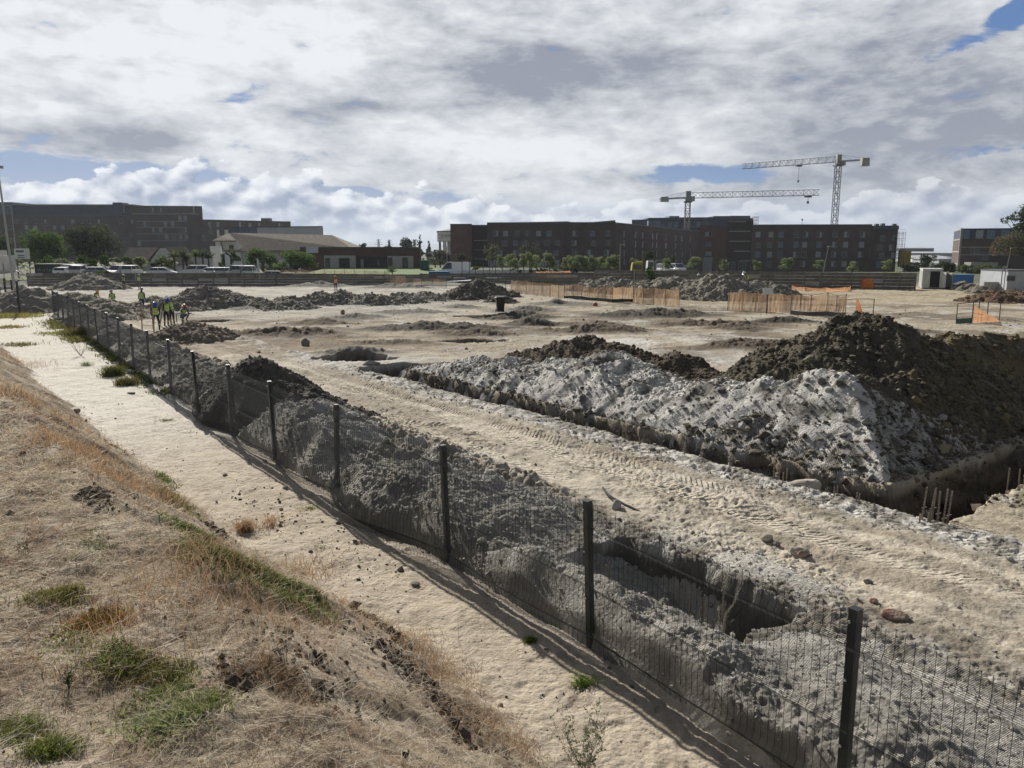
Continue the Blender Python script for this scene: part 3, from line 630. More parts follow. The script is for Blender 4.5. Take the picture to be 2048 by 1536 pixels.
# dug dark clod patches on the bank
for px,py,zz,n,sp in [(205,1070,1.35,260,.16),(180,1045,1.5,120,.12),(430,1050,.45,200,.16),(760,1240,.45,160,.2),(800,1340,.5,260,.26),(870,1420,.35,160,.25),(480,1440,1.5,130,.10),(640,1480,1.0,200,.35),(225,880,.5,90,.25),(540,1180,.5,120,.2),(700,1215,.35,130,.22),(930,1490,.4,140,.25)]:
    x,y=G(px,py,zz); th=rng.normal(0,sp,n)*1.5; ph=rng.normal(0,sp*.55,n)
    xx=x+th*-.55-ph*-.8; yy=y+th*.8+ph*.6; P=np.stack([xx,yy,ground_z(xx,yy)],-1); sprinkle(P,.022,.35,np.tile(np.array((.085,.068,.052)),(n,1)))
Pl=np.concatenate(Pl);Sl=np.concatenate(Sl);Cl=np.concatenate(Cl)
lumps('soil_clods','countless loose clods and crumbs of soil scattered over the site and the heaps',Pl,Sl,Cl)
print('clods',len(Pl))
# ================================================================== THE SECURITY FENCE
def fence_panel(p0,p1,zb0,zb1,h0,h1,near,bulge,parent,seed,sag=0.):
    """wire mesh panel between two post feet (world xy); camera side is -s"""
    rr=np.random.default_rng(seed)
    p0=np.array(p0);p1=np.array(p1); L=np.linalg.norm(p1-p0); d=(p1-p0)/L; nrm=np.array((-.8,-.6))
    nu=11 if near else 6
    def prof(v,u):     # offset towards the path at height fraction v (0 bottom..1 top)
        o=0
        for f in (.115,.46,.875): 
            o=o+.042*np.clip(1-np.abs(v-f)/.035,0,1)
        b,cv,wd,uc=bulge
        return o+b*np.exp(-((v-cv)/wd)**2)*np.exp(-((u-uc)/.36)**2)*np.clip(u*8,0,1)*np.clip((1-u)*8,0,1)
    def pt(u,v):
        u=np.asarray(u,float);v=np.asarray(v,float)
        zb=zb0+(zb1-zb0)*u-sag*4*u*(1-u); zt=h0+(h1-h0)*u-.012*4*u*(1-u)
        o=prof(v,u)+.035
        P=p0[None]+d[None]*(u*L)[:,None]+nrm[None]*o[:,None]
        return np.concatenate([P,(zb+(zt-zb)*v)[:,None]],1)
    V=[];F=[];n=0
    def strand(P,r):
        nonlocal n
        m=len(P); dd=np.gradient(P,axis=0); dd/=np.linalg.norm(dd,axis=1)[:,None]
        a=np.array((-.8,-.6,0.)); side=np.cross(dd,a); side/=np.linalg.norm(side,axis=1)[:,None]; oth=np.cross(dd,side)
        for k3 in range(3):
            an=2*math.pi*k3/3; V.append(P+side*math.cos(an)*r+oth*math.sin(an)*r)
        for k3 in range(3):
            a0=n+k3*m; b0=n+((k3+1)%3)*m; i=np.arange(m-1)
            F.append(np.stack([a0+i,a0+i+1,b0+i+1,b0+i],-1))
        n+=3*m
    step=.0127 if near==2 else (.0165 if near==1 else .034); hw=h0-zb0
    r=.0023 if near==2 else (.0032 if near==1 else .0072)
    uu=np.linspace(0,1,nu)
    nh=int(hw/step)
    for i in range(nh): strand(pt(uu,np.full(nu,.004+.985*i/(nh-1))),r)
    nvw=int(L/.0762) if near else int(L/.1524)
    vv=np.unique(np.concatenate([np.linspace(0,1,9),[.08,.115,.15,.425,.46,.495,.84,.875,.91]]))
    top=np.array([0,0,.03])
    for i in range(nvw):
        u=(i+.5)/nvw; P=pt(np.full(len(vv),u),vv); P=np.concatenate([P,P[-1:]+top]); strand(P,.0025 if near==2 else (.0032 if near else .007))
    V=np.concatenate(V); F=np.concatenate(F)
    me=npmesh('mesh_panel',V,F,[M['wire']]); return link('mesh_panel',me,parent)
fence=empty('security_fence',(*XY(5.84,6.24),0),0,'long dark grey wire mesh security fence sagging between steel posts along the sandy path','fence')
FO=np.array(fence.location[:2])
def fpost(px,py,z): 
    k_=(z-H)/ray(px,py)[2]; return ray(px,py)[0]*k_,ray(px,py)[1]*k_
tops=[(1712,1232),(1187,1010),(893,898),(668,815),(543,767),(456,734),(389,706),(336,682),(296,664),(260,650),(233,639),(209,628),(188,617),(175,610),(159,602),(146,596),(133,590),(119,586),(110,581),(101,576)]
ZT=1.75; PT=[]
for i,(a,b) in enumerate(tops):
    x,y=fpost(a,b,ZT); s,t=ST(x,y)
    PT.append((x,y,s,t))
# regularise: spacing 3.36 along the line, lateral position from a smooth fit
TS=[PT[1][3]+3.42*(i-1) for i in range(len(tops)+1)]
TS=[PT[0][3]]+[PT[i][3] if i<9 else None for i in range(1,len(tops))]
for i in range(9,len(TS)): TS[i]=TS[i-1]+3.42
TS=[TS[0]-3.4]+TS
SS=[5.42]+[PT[0][2]]+[float(np.clip(PT[i][2],5.7,7.6)) if i<8 else float(sfence(TS[i+1])) for i in range(1,len(tops))]
def sfpost(i): return XY(SS[i],TS[i])
pm={}
def post_mesh(h,near):
    b=MB(); b.box(-.038,.038,-.038,.038,-.4,h,0); b.box(-.043,.043,-.043,.043,h,h+.008,0)
    b.box(-.034,.034,-.052,-.0385,h-.42,h-.02,0)
    m_=b.mesh('fence_post',[M['post']])
    return m_
rgp=random.Random(3)
PMm=post_mesh(1.80,True)
bb_=MB(); bb_.lathe((0,0,0),[(.014,0),(.012,.010)],8); BM_=bb_.mesh('bolt',[M['bolt']])
rzf=math.atan2(.8,-.6)
posts=[]
for i in range(len(TS)):
    x,y=sfpost(i)
    o=link('fence_post',PMm,fence,(x-FO[0],y-FO[1],0),rzf+math.pi)
    o.rotation_euler=(R(rgp.uniform(-2,2)),R(rgp.uniform(-1.8,1.8)),rzf+R(rgp.uniform(-4,4)))
    posts.append(o)
    if i<7:
        for zz in (1.70,1.2,.62):
            bo=link('bolt',BM_,o,(.012,.052,zz)); bo.rotation_euler=(R(-90),0,0)
bul={1:(.03,.3,.2,.5),2:(.08,.15,.2,.5),3:(.52,.20,.24,.62),4:(.22,.12,.22,.5),5:(.12,.1,.2,.5),6:(.42,.16,.24,.55),7:(.12,.2,.2,.5),8:(.2,.2,.2,.5)}
for i in range(len(TS)-1):
    a=np.array(sfpost(i))-FO; b=np.array(sfpost(i+1))-FO
    near=2 if i<3 else (1 if i<7 else 0)
    fence_panel(a,b,.0,.0,1.74,1.74,near,bul.get(i,(rgp.uniform(0,.12),.15,.2,.5)),fence,50+i)
# cross fence at the far end with the site gate
f2=empty('gate_fence',(*G(12,612),0),0,'dark wire mesh gate and fence bays at the far left end of the path','fence')
O2=np.array(f2.location[:2]); gp=[(40,628,562),(27,606,560),(14,610,556),(2,612,552),(-14,615,548),(-34,618,544)]
pts2=[]
for px,yb,yt in gp:
    x,y=G(px,yb,.1); _,zt=at(px,yt,y); pts2.append((x-O2[0],y-O2[1],zt))
for i,(x,y,zt) in enumerate(pts2):
    b=MB(); b.box(-.06,.06,-.06,.06,-.3,zt,0); b.box(-.07,.07,-.07,.07,zt,zt+.02,0); b.build('fence_post',M['post'],f2,(x,y,0))
    if i==0: 
        b=MB(); b.bar((0,0,zt-.05),(.35,0.05,zt+.08),.03); b.build('lamp_arm',M['post'],f2,(x,y,0))
for i in range(1,len(pts2)-1):
    a,b_=pts2[i],pts2[i+1]; fence_panel(a[:2],b_[:2],0,0,a[2]-.1,b_[2]-.1,0,(0,.3,.2,.5),f2,90+i)
# ================================================================== BUILDINGS
def wall_px(x0,x1,ytop,Y0,Y1,zb=.5):
    """vertical facade from pixel column x0 (distance Y0) to x1 (distance Y1); height from ytop at x0"""
    a,z=at(x0,ytop,Y0); b,_=at(x1,ytop,Y1); return (a,Y0),(b,Y1),z
class Block:
    def __init__(s,parent,O): s.p=parent; s.O=O
    def prism(s,pts,z0,z1,name,m,z1s=None):
        b=MB(); n=len(pts); P=[(x-s.O[0],y-s.O[1]) for x,y in pts]; zt=z1s or [z1]*n
        for i in range(n):
            j=(i+1)%n; b.q([(*P[i],z0),(*P[j],z0),(*P[j],zt[j]),(*P[i],zt[i])])
        b.q([(*P[i],zt[i]) for i in range(n)]); return b.build(name,m,s.p)
def wmesh(w,h,kind):
    b=MB(); f=.07
    b.box(-w/2,w/2,-.06,.0,-h/2,-h/2+f,0); b.box(-w/2,w/2,-.06,.0,h/2-f,h/2,0); b.box(-w/2,-w/2+f,-.058,.0,-h/2+f,h/2-f,0); b.box(w/2-f,w/2,-.058,.0,-h/2+f,h/2-f,0)
    g=w*.08 if kind!=3 else 0; b.box(-f/2+g,f/2+g,-.056,.0,-h/2+f,h/2-f,0)
    l,r_={0:(1,1),1:(2,1),2:(1,2),3:(2,2),4:(3,3),5:(1,3)}[kind]
    b.q([(-w/2+f,-.03,-h/2+f),(g-f/2,-.03,-h/2+f),(g-f/2,-.03,h/2-f),(-w/2+f,-.03,h/2-f)],l)
    b.q([(g+f/2,-.03,-h/2+f),(w/2-f,-.03,-h/2+f),(w/2-f,-.03,h/2-f),(g+f/2,-.03,h/2-f)],r_)
    b.box(-w/2-.08,w/2+.08,-.12,-.061,-h/2-.09,-h/2-.02,0)
    return b.mesh('window',[M['frame'],M['glass'],M['curtain'],M['bluewin']])
WM={}
def window(parent,O,fa,fb,px,py,w=1.35,h=1.35,kind=0,name='window'):
    """put a window on the facade fa-fb where the pixel ray meets it"""
    r=ray(px,py); (ax,ay),(bx,by)=fa,fb; dx,dy=bx-ax,by-ay
    k_=(ax*dy-ay*dx)/(r[0]*dy-r[1]*dx); x,y,z=r[0]*k_,r[1]*k_,H+r[2]*k_
    key=(w,h,kind)
    if key not in WM: WM[key]=wmesh(w,h,kind)
    a=math.atan2(dy,dx); L=math.hypot(dx,dy); nx_,ny_=dy/L,-dx/L
    return link(name,WM[key],parent,(x-O[0]+nx_*.01,y-O[1]+ny_*.01,z),a)
rw=random.Random(5)
# ---- long brick apartment blocks at centre right
def building(x0,x1,ytop,Y0,Y1,depth,label,m,name='brick_building',zb=-1.6,cat='building',group=None,trim=True,zover=None,dv=None):
    a,b,z=wall_px(x0,x1,ytop,Y0,Y1); z=zover or z; L=math.hypot(b[0]-a[0],b[1]-a[1]); nx_,ny_=-(b[1]-a[1])/L,(b[0]-a[0])/L
    O=((a[0]+b[0])/2,(a[1]+b[1])/2); root=empty(name,(O[0],O[1],0),0,label,cat,group)
    if dv is None:
        e_=b if O[0]<0 else a; l_=math.hypot(*e_); dv=(e_[0]/l_*depth,e_[1]/l_*depth)
    B=Block(root,O); pts=[a,b,(b[0]+dv[0],b[1]+dv[1]),(a[0]+dv[0],a[1]+dv[1])]
    B.prism(pts,zb,z,'wall',m)
    if trim:
        e=.25; q=[(a[0]-nx_*e,a[1]-ny_*e),(b[0]-nx_*e,b[1]-ny_*e),pts[2],pts[3]]
        bb=MB(); P=[(x-O[0],y-O[1]) for x,y in q]; bb.hexa([(*P[i],z+.01) for i in range(4)]+[(*P[i],z+.3) for i in range(4)]); bb.build('roof',M['rooftrim'],root)
    return root,O,a,b,z,B
def rows(root,O,a,b,lst,w=1.35,h=1.4):
    for y,xs in lst:
        for q in xs:
            px,kd=(q if isinstance(q,tuple) else (q,None))
            window(root,O,a,b,px,y,w,h,kd if kd is not None else rw.choice([1,2,3,1,2,0,4]))
D=213.
r_,O,a,b,z,B=building(900.5,944,450,D-3,D-3,30,'plain brick end wing, coloured reddish as if sunlit, of the apartment block beside the water tower',M['brick_red'],'brick_apartment_wing')
r_,O,a,b,z,B=building(943,975,452,D+2,D+2,25,'dark recessed brick stairwell block with concrete ledges between the plain wing and the windowed block',M['brick_dk'],'brick_stair_block')
for yy in (481,500,518): 
    _,zz=at(960,yy,D+1.5); xa,_=at(946,yy,D); xb,_=at(974,yy,D)
    bb=MB(); bb.box(xa-O[0],xb-O[0],-.5,-.01,zz-.12,zz+.12); bb.build('ledge',M['concl'],r_)
r_,O,a,b,z,B=building(974,1128,447,D,D,26,'four storey brick apartment block behind the dense group of young trees',M['brick'],'brick_apartment_block')
rows(r_,O,a,b,[(466.8,[991.6,1011,(1034,0),1054,1077,1098]),(486,[1009,1031,(1050,0),(1073,0),1094,1115]),(505.5,[1000,(1031,1),1054,(1090,2),1112])])
for px in (985,1002,1044,1084,1110):
    window(r_,O,a,b,px,531,2.3,3.0,3,'glazed_door')
xa,zz=at(1060,444.5,D+8); bb=MB(); bb.hexa([(-8,7,z+.32),(14,7,z+.32),(14,16,z+.32),(-8,16,z+.32),(-6,8,z+.62),(12,8,z+.9),(12,15,z+.9),(-6,15,z+.62)]); bb.build('plant_room',M['rooftrim'],r_)
r_,O,a,b,z,B=building(1125.5,1232,446.5,D+.8,D+.8,26,'four storey brick block with few windows behind the right half of the young tree group',M['brick'],'brick_apartment_block')
rows(r_,O,a,b,[(466.8,[1150,1185,(1216,0)]),(486,[1148,1186.5,(1216,0)]),(505,[(1150,0),1180,1213]),(527,[1160,(1190,0),1210])])
xa,_=at(1178,444,D+6); xb,_=at(1232,444,D+6)
bb=MB(); bb.hexa([(xa-O[0],6,z+.32),(xb-O[0],6,z+.32),(xb-O[0],16,z+.32),(xa-O[0],16,z+.32),(xa-O[0]+2,7,z+.7),(xb-O[0],7,z+1.1),(xb-O[0],15,z+1.1),(xa-O[0]+2,15,z+.7)]); bb.build('low_pitched_roof',M['rooftrim'],r_)
# receding wing
r_,O,a,b,z,B=building(1231,1401,447,D+2,300,22,'long brick wing running away from the street with narrow windows and a falling roofline',M['brick'],'receding_brick_wing')
for y0,y1 in ((467.5,479),(487,494),(506,509),(524,524)):
    for i,px in enumerate((1248,1271,1285,1305,1313,1332,1350,1364,1380)):
        f=(px-1245)/145; window(r_,O,a,b,px,y0+(y1-y0)*f,1.0 if i<5 else 2.2,1.7,rw.choice([1,2,3,4,0]))
# corner tower in brick reddened for side light, and stair tower
r_,O,a,b,z,B=building(1399.5,1456,453.5,232,226,20,'brick corner tower, coloured warm red as if lit from the side, with small windows left of the striped stair tower',M['brick_red'],'brick_corner_tower')
for y,kd in ((468,1),(488,4),(507,3)):
    window(r_,O,a,b,1417,y,2.0,1.2,kd); 
window(r_,O,a,b,1415,530,3.0,4.6,3,'entrance_door')
r_,O,a,b,z,B=building(1455,1507,443,224,220,22,'dark brick stair tower crossed by white concrete bands',M['brick_dk'],'striped_stair_tower')
for yy in (443.4,462.6,482.6,502.4,521.5):
    pa=at(1457,yy,224-.06); pb=at(1500 if yy>445 else 1506.5,yy,220.4-.06)
    bb=MB(); bb.hexa([(pa[0]-O[0],224-.35-O[1],pa[1]-.15),(pb[0]-O[0],220.4-.35-O[1],pb[1]-.15),(pb[0]-O[0],220.4-.02-O[1],pb[1]-.15),(pa[0]-O[0],224-.02-O[1],pa[1]-.15)]+[(pa[0]-O[0],224-.35-O[1],pa[1]+.13),(pb[0]-O[0],220.4-.35-O[1],pb[1]+.13),(pb[0]-O[0],220.4-.02-O[1],pb[1]+.13),(pa[0]-O[0],224-.02-O[1],pa[1]+.13)]); bb.build('concrete_band',M['concl'],r_)
for px in (1463,1484): window(r_,O,a,b,px,533,2.0,2.4,0)
# navy penthouse block behind
r_,O,a,b,z,B=building(1264,1506,441,316,300,28,'large navy blue clad upper block rising behind the brick wings under the shorter crane',M['navy'],'navy_clad_block')
for x0,x1,yt,mm,nm in ((1297,1360,435.5,'navy','upper_storey'),(1341,1361,431.5,'slate','roof_box'),(1361,1455,434.5,'navy','upper_storey'),(1430,1462,431.5,'rooftrim','roof_box'),(1463,1504,431,'rooftrim','roof_box'),(1297,1322,441.2,'slate','glass_bay')):
    Yd=308. if nm!='glass_bay' else 297; (xa,zt)=at(x0,yt,Yd); xb,_=at(x1,yt,Yd); bb=MB()
    zb_=z+.31 if nm!='glass_bay' else 4
    bb.box(xa-O[0],xb-O[0],Yd-O[1]+ (0 if nm!='roof_box' else 2),Yd-O[1]+(12 if nm!='glass_bay' else 3),zb_,zt if zt>zb_ else zb_+.5); bb.build(nm,M[mm],r_)
for px in (1326,1340,1352,1375,1385,1398,1412): window(r_,O,a,b,px,449,1.8,2.,rw.choice([0,4,0]))
# right block
r_,O,a,b,z,B=building(1504.5,1744,451.2,219,217,24,'longest brick apartment block with rows of white framed windows below the taller crane',M['brick'],'long_brick_block')
rows(r_,O,a,b,[(469,[1516,1542,1562,(1593,0),1611,1638.6,(1670,0),1693,1725]),(489.3,[1516,1539.5,(1561,4),(1592,4),1609,(1638,4),1669,1691,1723]),(509,[1515.5,1539,(1559,0),1591,1608,1636,1667,(1689,0),1721]),(528,[1512,1537.5,(1570,0),1605,1667,1688,(1710,0)])],1.35,1.5)
bb=MB(); xp,zp=at(1602,438,225); bb.bar((xp-O[0],6,z+.3),(xp-O[0],6,zp-.4),.05); bb.bar((xp-O[0],6,zp-.5),(xp-O[0],6,zp),.22,0,8); bb.build('roof_vent_pipe',M['craned'],r_)
r_,O,a,b,z,B=building(1743,1797,453.5,217.6,216.4,22,'brick end block with a navy roof edge and scaffolding on its right corner',M['brick'],'brick_end_block')
rows(r_,O,a,b,[(476,[(1765,0),(1790,0)]),(495,[1783,(1760,0)]),(511,[1763,1787]),(529,[1757])],1.3,1.6)
xa,zt=at(1745,451,216.5); xb,_=at(1797,451,216.5); bb=MB(); bb.box(xa-O[0],xb-O[0],-.9,.5,z-.75,z-.02); bb.build('navy_fascia',M['navy'],r_)
for px,yt in ((1755,447.5),(1767,446.8),(1790,447.5)):
    xp,zp=at(px,yt,222); bb=MB(); bb.box(xp-O[0]-.5,xp-O[0]+.5,5,6,z+.31,max(zp,z+.6)); bb.build('roof_unit',M['craned'],r_)
# scaffolds
def scaffold(px0,px1,yt,yb,Y,label,lev):
    xa,zt=at(px0,yt,Y); xb,zb=at(px1,yb,Y); O=((xa+xb)/2,Y); root=empty('scaffold',(O[0],Y,0),0,label,'scaffold'); w_=xb-xa
    for sx in (-.5,0,.5):
        for sy in (0,1.2):
            bb=MB(); bb.bar((sx*w_,sy,zb),(sx*w_,sy,zt),.05); bb.build('upright',M['craned'],root)
    for i in range(lev):
        zz=zb+(zt-zb)*(i+.7)/lev; bb=MB(); bb.box(-w_*.55,w_*.55,-.1,1.3,zz,zz+.07); bb.bar((-w_*.5,0,zz+1),(w_*.5,0,zz+1),.035); bb.build('platform',M['timber'],root)
scaffold(1797.8,1806,463,530,215,'scaffolding tower hugging the right corner of the brick end block',6)
scaffold(1507.5,1516,433,450.5,222,'short scaffold standing on the roof beside the striped stair tower',3)
# ---- left apartment block (farther away)
D2=345.
r_,O,a,b,z,B=building(-70,268,430,D2-4,D2+6,28,'long eight storey brick block at far left under a set back navy top storey',M['brick'],'tall_brick_block',.5)
(xa,zt)=at(20,411,D2+2); xb,_=at(262,411,D2+2); bb=MB(); bb.box(xa-O[0],xb-O[0],4,20,z+.31,zt+.2); bb.build('navy_top_storey',M['navy'],r_)
xa_,zt2=at(-60,403.5,D2+2); bb=MB(); bb.box(xa_-O[0],xa-O[0]-.05,3,20,z+.31,zt2); bb.build('slate_top_storey',M['slate'],r_)
bb=MB(); bb.box(xa-O[0]-.5,xb-O[0]+.5,2.4,20.5,zt+.21,zt+.6); bb.build('top_roof',M['concl'],r_)
x1_,z1_=at(219,404,D2); x2_,_=at(237,404,D2); bb=MB(); bb.box(x1_-O[0],x2_-O[0],1.5,8,z+.31,z1_); bb.build('lift_tower',M['navy'],r_)
for y,xs in ((443,[33,52,71,92,(146,3),162,(178,0),(199,1),(242,0),(265,3)]),(455,[20,(53,3),(71,3),(109,3),(126,3),145,160,215]),(468,[12,40,108,(150,0),217,231,(262,0)]),(480,[10,30,215,248,(255,0)])):
    for q in xs:
        px,kd=(q if isinstance(q,tuple) else (q,None)); window(r_,O,a,b,px,y,1.3,1.7,kd if kd is not None else rw.choice([0,4,1,0]))
r_,O,a,b,z,B=building(263.5,404,412.5,D2+4,D2+8,28,'taller brick block with pale balcony bands rising in the middle of the left apartments',M['brick'],'banded_brick_block',.5)
for yy,x0,x1 in ((428,268,404),(443,276,381),(455,276,381),(468,277,381),(481.5,280,381)):
    pa=at(x0,yy,D2+5); pb=at(x1,yy,D2+7); bb=MB(); bb.box(pa[0]-O[0],pb[0]-O[0],-3.2,-2.5,pa[1]-.16,pa[1]+.14); bb.build('balcony_band',M['concl'],r_)
for px in (250,389):
    pa=at(px,428,D2+5); bb=MB(); bb.box(pa[0]-O[0],pa[0]-O[0]+.45,-2.4,-1.9,pa[1]+.2,z); bb.build('pillar',M['concl'],r_)
for y,xs in ((420,[304,320]),(436,[(360,3),(371,3)]),(448,[291,(331,3),(345,3)]),(460,[308,(321,3),362,373]),(474,[(333,3),348,(362,3),(373,3)]),(487,[(279,3),361]),(501,[300,330,350])):
    for q in xs:
        px,kd=(q if isinstance(q,tuple) else (q,None)); window(r_,O,a,b,px,y,1.5,2.,kd if kd is not None else rw.choice([0,1,2]))
r_,O,a,b,z,B=building(403,581,440,D2+6,D2+30,26,'lower brick wing stretching right from the banded block behind the pale shed',M['brick'],'brick_right_wing',.5)
for y0,xs in ((449,[420,436,481]),(462,[404.9,421,(405,2)]),(475,[406]),(451,[500,520,545,560])):
    for q in xs:
        px,kd=(q if isinstance(q,tuple) else (q,None)); window(r_,O,a,b,max(px,407),y0,1.4,2.1,kd if kd is not None else rw.choice([3,1,0]))
pa=at(530,440.5,D2+30); bb=MB(); bb.box(pa[0]-O[0],pa[0]-O[0]+4,6,10,z+.31,z+1.6); bb.build('roof_unit',M['craned'],r_)
# ---- pale sheds behind the church
r_,O,a,b,z,B=building(433.5,456,459.5,238,238,14,'small white flat roofed annex with one window behind the thatched hall gable',M['white'],'white_annex',.9)
window(r_,O,a,b,444,465,1.6,1.8,0)
r_,O,a,b,z,B=building(456.5,515,456.5,242,240,14,'grey blue low hall linking the white annex and the pale shed',M['slate'],'grey_link_building',.9)
r_,O,a,b,z,B=building(514,646,455,240,236,20,'large pale grey windowless shed behind the thatched roof',M['greyshed'],'pale_shed',.9)
# ---- thatched hall
Yc=190.; O=(at(560,500,Yc)[0],Yc+6); root=empty('thatched_hall',(O[0],O[1],0),0,'white walled hall under a very large weathered grey brown thatched roof','building')
def lp(px,py,Y): x,z=at(px,py,Y); return (x-O[0],Y-O[1],z)
gL=lp(427,481,Yc-2); gR=lp(486,540,Yc-2)
bb=MB(); x0=lp(441,500,Yc)[0]; x1=lp(690,500,Yc)[0]; ze=lp(600,503,Yc)[2]; bb.box(x0,x1,-5.8,13,.5,ze); bb.build('wall',M['white'],root)
rl=lp(458,465.5,Yc+7); rr_=lp(664,470,Yc+7); el_=lp(440,482,Yc-1.2); er=lp(704,497,Yc-1.2); eb=lp(446,503,Yc-1.2)
bb=MB(); 
e0=lp(475,506,Yc-1.2); 
bb.q([el_,eb,(er[0],er[1],er[2]-1.2),er,rr_,rl]); bb.q([(er[0],er[1],er[2]-1.2),(er[0],er[1]+18,er[2]-1.2),(er[0],er[1]+18,er[2]),(er[0],er[1],er[2])])
bb.q([er,(er[0],er[1]+18,er[2]),rr_]); bb.q([rl,rr_,(er[0],er[1]+18,er[2]),(el_[0],el_[1]+18,el_[2])]); bb.build('thatched_roof',M['thatch'],root)
bb=MB(); a_=lp(425,481,Yc-2.4); b_=lp(470,481,Yc-2.4); 
bb.hexa([(a_[0],-6.6,.5),(b_[0]+1.2,-6.6,.5),(b_[0]+1.2,-5.9,.5),(a_[0],-5.9,.5),(a_[0],-6.6,a_[2]),(b_[0],-6.6,a_[2]),(b_[0],-5.9,a_[2]),(a_[0],-5.9,a_[2])]); bb.build('gable_wall',M['white'],root)
bb=MB(); q0=lp(424,481,Yc-3); q1=lp(472,481,Yc-3); q2=lp(457,466,Yc+2); q3=lp(438,474,Yc-1); bb.q([q0,q1,q2,q3]); bb.q([(q0[0],q0[1],q0[2]-.3),q0,q1,(q1[0],q1[1],q1[2]-.3)]); bb.build('porch_roof',M['thatch'],root)
pa=lp(457,495,Yc-2.6); bb=MB(); bb.box(pa[0]-.5,pa[0]+.5,-6.75,-6.62,pa[2]-.6,pa[2]+.6); bb.build('window',M['glass'],root)
for px in (500,530,560,590): pa=lp(px,512,Yc); bb=MB(); bb.box(pa[0]-.5,pa[0]+.5,-5.9,-5.82,pa[2]-.7,pa[2]+.7); bb.build('window',M['glass'],root)
# ---- small thatched house
Yh=158.; O=(at(295,510,Yh)[0],Yh+4); root=empty('thatched_cottage',(O[0],O[1],0),0,'small white cottage with a thatched roof and one pointed gable behind the parked cars','house')
x0=lp(236,500,Yh)[0]; x1=lp(352,500,Yh)[0]; zE=lp(300,521,Yh)[2]; zR=lp(300,495.5,Yh)[2]; gx0=lp(300,500,Yh)[0]; gx1=lp(352,500,Yh)[0]; gm=(gx0+gx1)/2
bb=MB(); bb.box(x0,gx0,-2,6,.7,zE); bb.build('wall',M['white'],root)
bb=MB(); bb.q([(gx0,-4,.7),(gx1,-4,.7),(gx1,-4,zE-.6),(gm+.6,-4,zR),(gm-.6,-4,zR),(gx0,-4,zE)]); bb.q([(gx0,-4,.7),(gx0,-4,zE),(gx0,6,zE),(gx0,6,.7)]); bb.q([(gx1,-4,.7),(gx1,6,.7),(gx1,6,zE-.6),(gx1,-4,zE-.6)]); bb.build('gable_wall',M['white'],root)
bb=MB(); bb.q([(x0-.6,-2.6,zE-.15),(gx0+.5,-2.6,zE-.15),(gx0+2,2,zR+.1),(x0-.6,2,zR+.1)]); bb.q([(x0-.6,2,zR+.1),(gx0+2,2,zR+.1),(gx0+2,6.6,zE),(x0-.6,6.6,zE)])
bb.q([(gx0-.8,-4.3,zE-.3),(gm-.5,-4.3,zR+.2),(gm-.5,6,zR+.2),(gx0-.8,6,zE-.3)]); bb.q([(gm-.5,-4.3,zR+.2),(gm+.6,-4.3,zR+.2),(gm+.6,6,zR+.2),(gm-.5,6,zR+.2)]); bb.q([(gm+.6,-4.3,zR+.2),(gx1+.7,-4.3,zE-.9),(gx1+.7,6,zE-.9),(gm+.6,6,zR+.2)]); bb.build('thatched_roof',M['thatch'],root)
pa=lp(335,509,Yh-4); bb=MB(); bb.box(pa[0]-.2,pa[0]+.2,-4.08,-4.02,pa[2]-.6,pa[2]+.5); bb.build('window',M['glass'],root)
# white yard wall by the hall
xa,zt=at(384,506,165); xb,_=at(424,506,165); bb=MB(); bb.box(xa,xb,165,165.4,.5,zt); bb.box(xa-.1,xb+.1,164.9,165.5,zt+.01,zt+.15)
tag(bb.build('yard_wall',M['white']),'white garden wall between the palms and the thatched hall','wall')
xa,zt=at(424,507,172); xb,_=at(452,503,172); bb=MB(); bb.box(xa,xb,172,175,.5,zt); bb.box(xa-.3,xa+1.8,171.8,173,.5,zt+1.6); tag(bb.build('white_outbuilding',M['white']),'stepped white outbuilding below the thatched hall gable','outbuilding')
# ---- low brick office
Yl=150.
r_,O,a,b,z,B=building(600,840,497,Yl,Yl,16,'low flat roofed brick office with cream recesses on a green lawn',M['brick_red'],'low_brick_office',.6)
def facep(x0,x1,y0,y1,name,mm,off=.08):
    xa,za=at(x0,y0,Yl-off); xb,zb=at(x1,y1,Yl-off); bb=MB(); bb.box(xa-O[0],xb-O[0],-off,-.005,zb,za); return bb.build(name,M[mm],r_)
facep(648,712,511,540.5,'cream_wall','cream'); facep(775,827,512,541.5,'cream_wall','cream',.07); facep(712.3,774.6,513,541.5,'brick_recess','brick_dk',.05)
def wpart(x0,x1,y0,y1,mm='glass',nm='window'):
    xa,za=at(x0,y0,Yl-.12); xb,zb=at(x1,y1,Yl-.12); f=.12; bb=MB(); bb.box(xa-O[0],xb-O[0],-.14,-.10,zb,za,0); bb.box(xa-O[0]+f,xb-O[0]-f,-.16,-.141,zb+f,(za+zb)/2+.3,1); bb.box(xa-O[0]+f,xb-O[0]-f,-.16,-.141,(za+zb)/2+.3+f,za-f,1); bb.build(nm,[M['navyink'],M[mm]],r_)
wpart(650.5,660,516,535.5); wpart(677.5,700,516,538.5); wpart(720,729,517.5,538,'curtain'); wpart(754,760,518.5,532,'bluewin'); wpart(776,785,515,532); wpart(804.5,816,515,539.5)
pa=at(624.5,499.5,Yl-.5); bb=MB(); bb.box(-1.15,1.15,-.05,.05,-.6,.6); s_=bb.build('white_board',M['sheetbanner'],r_,(pa[0]-O[0],-.6,pa[1]))
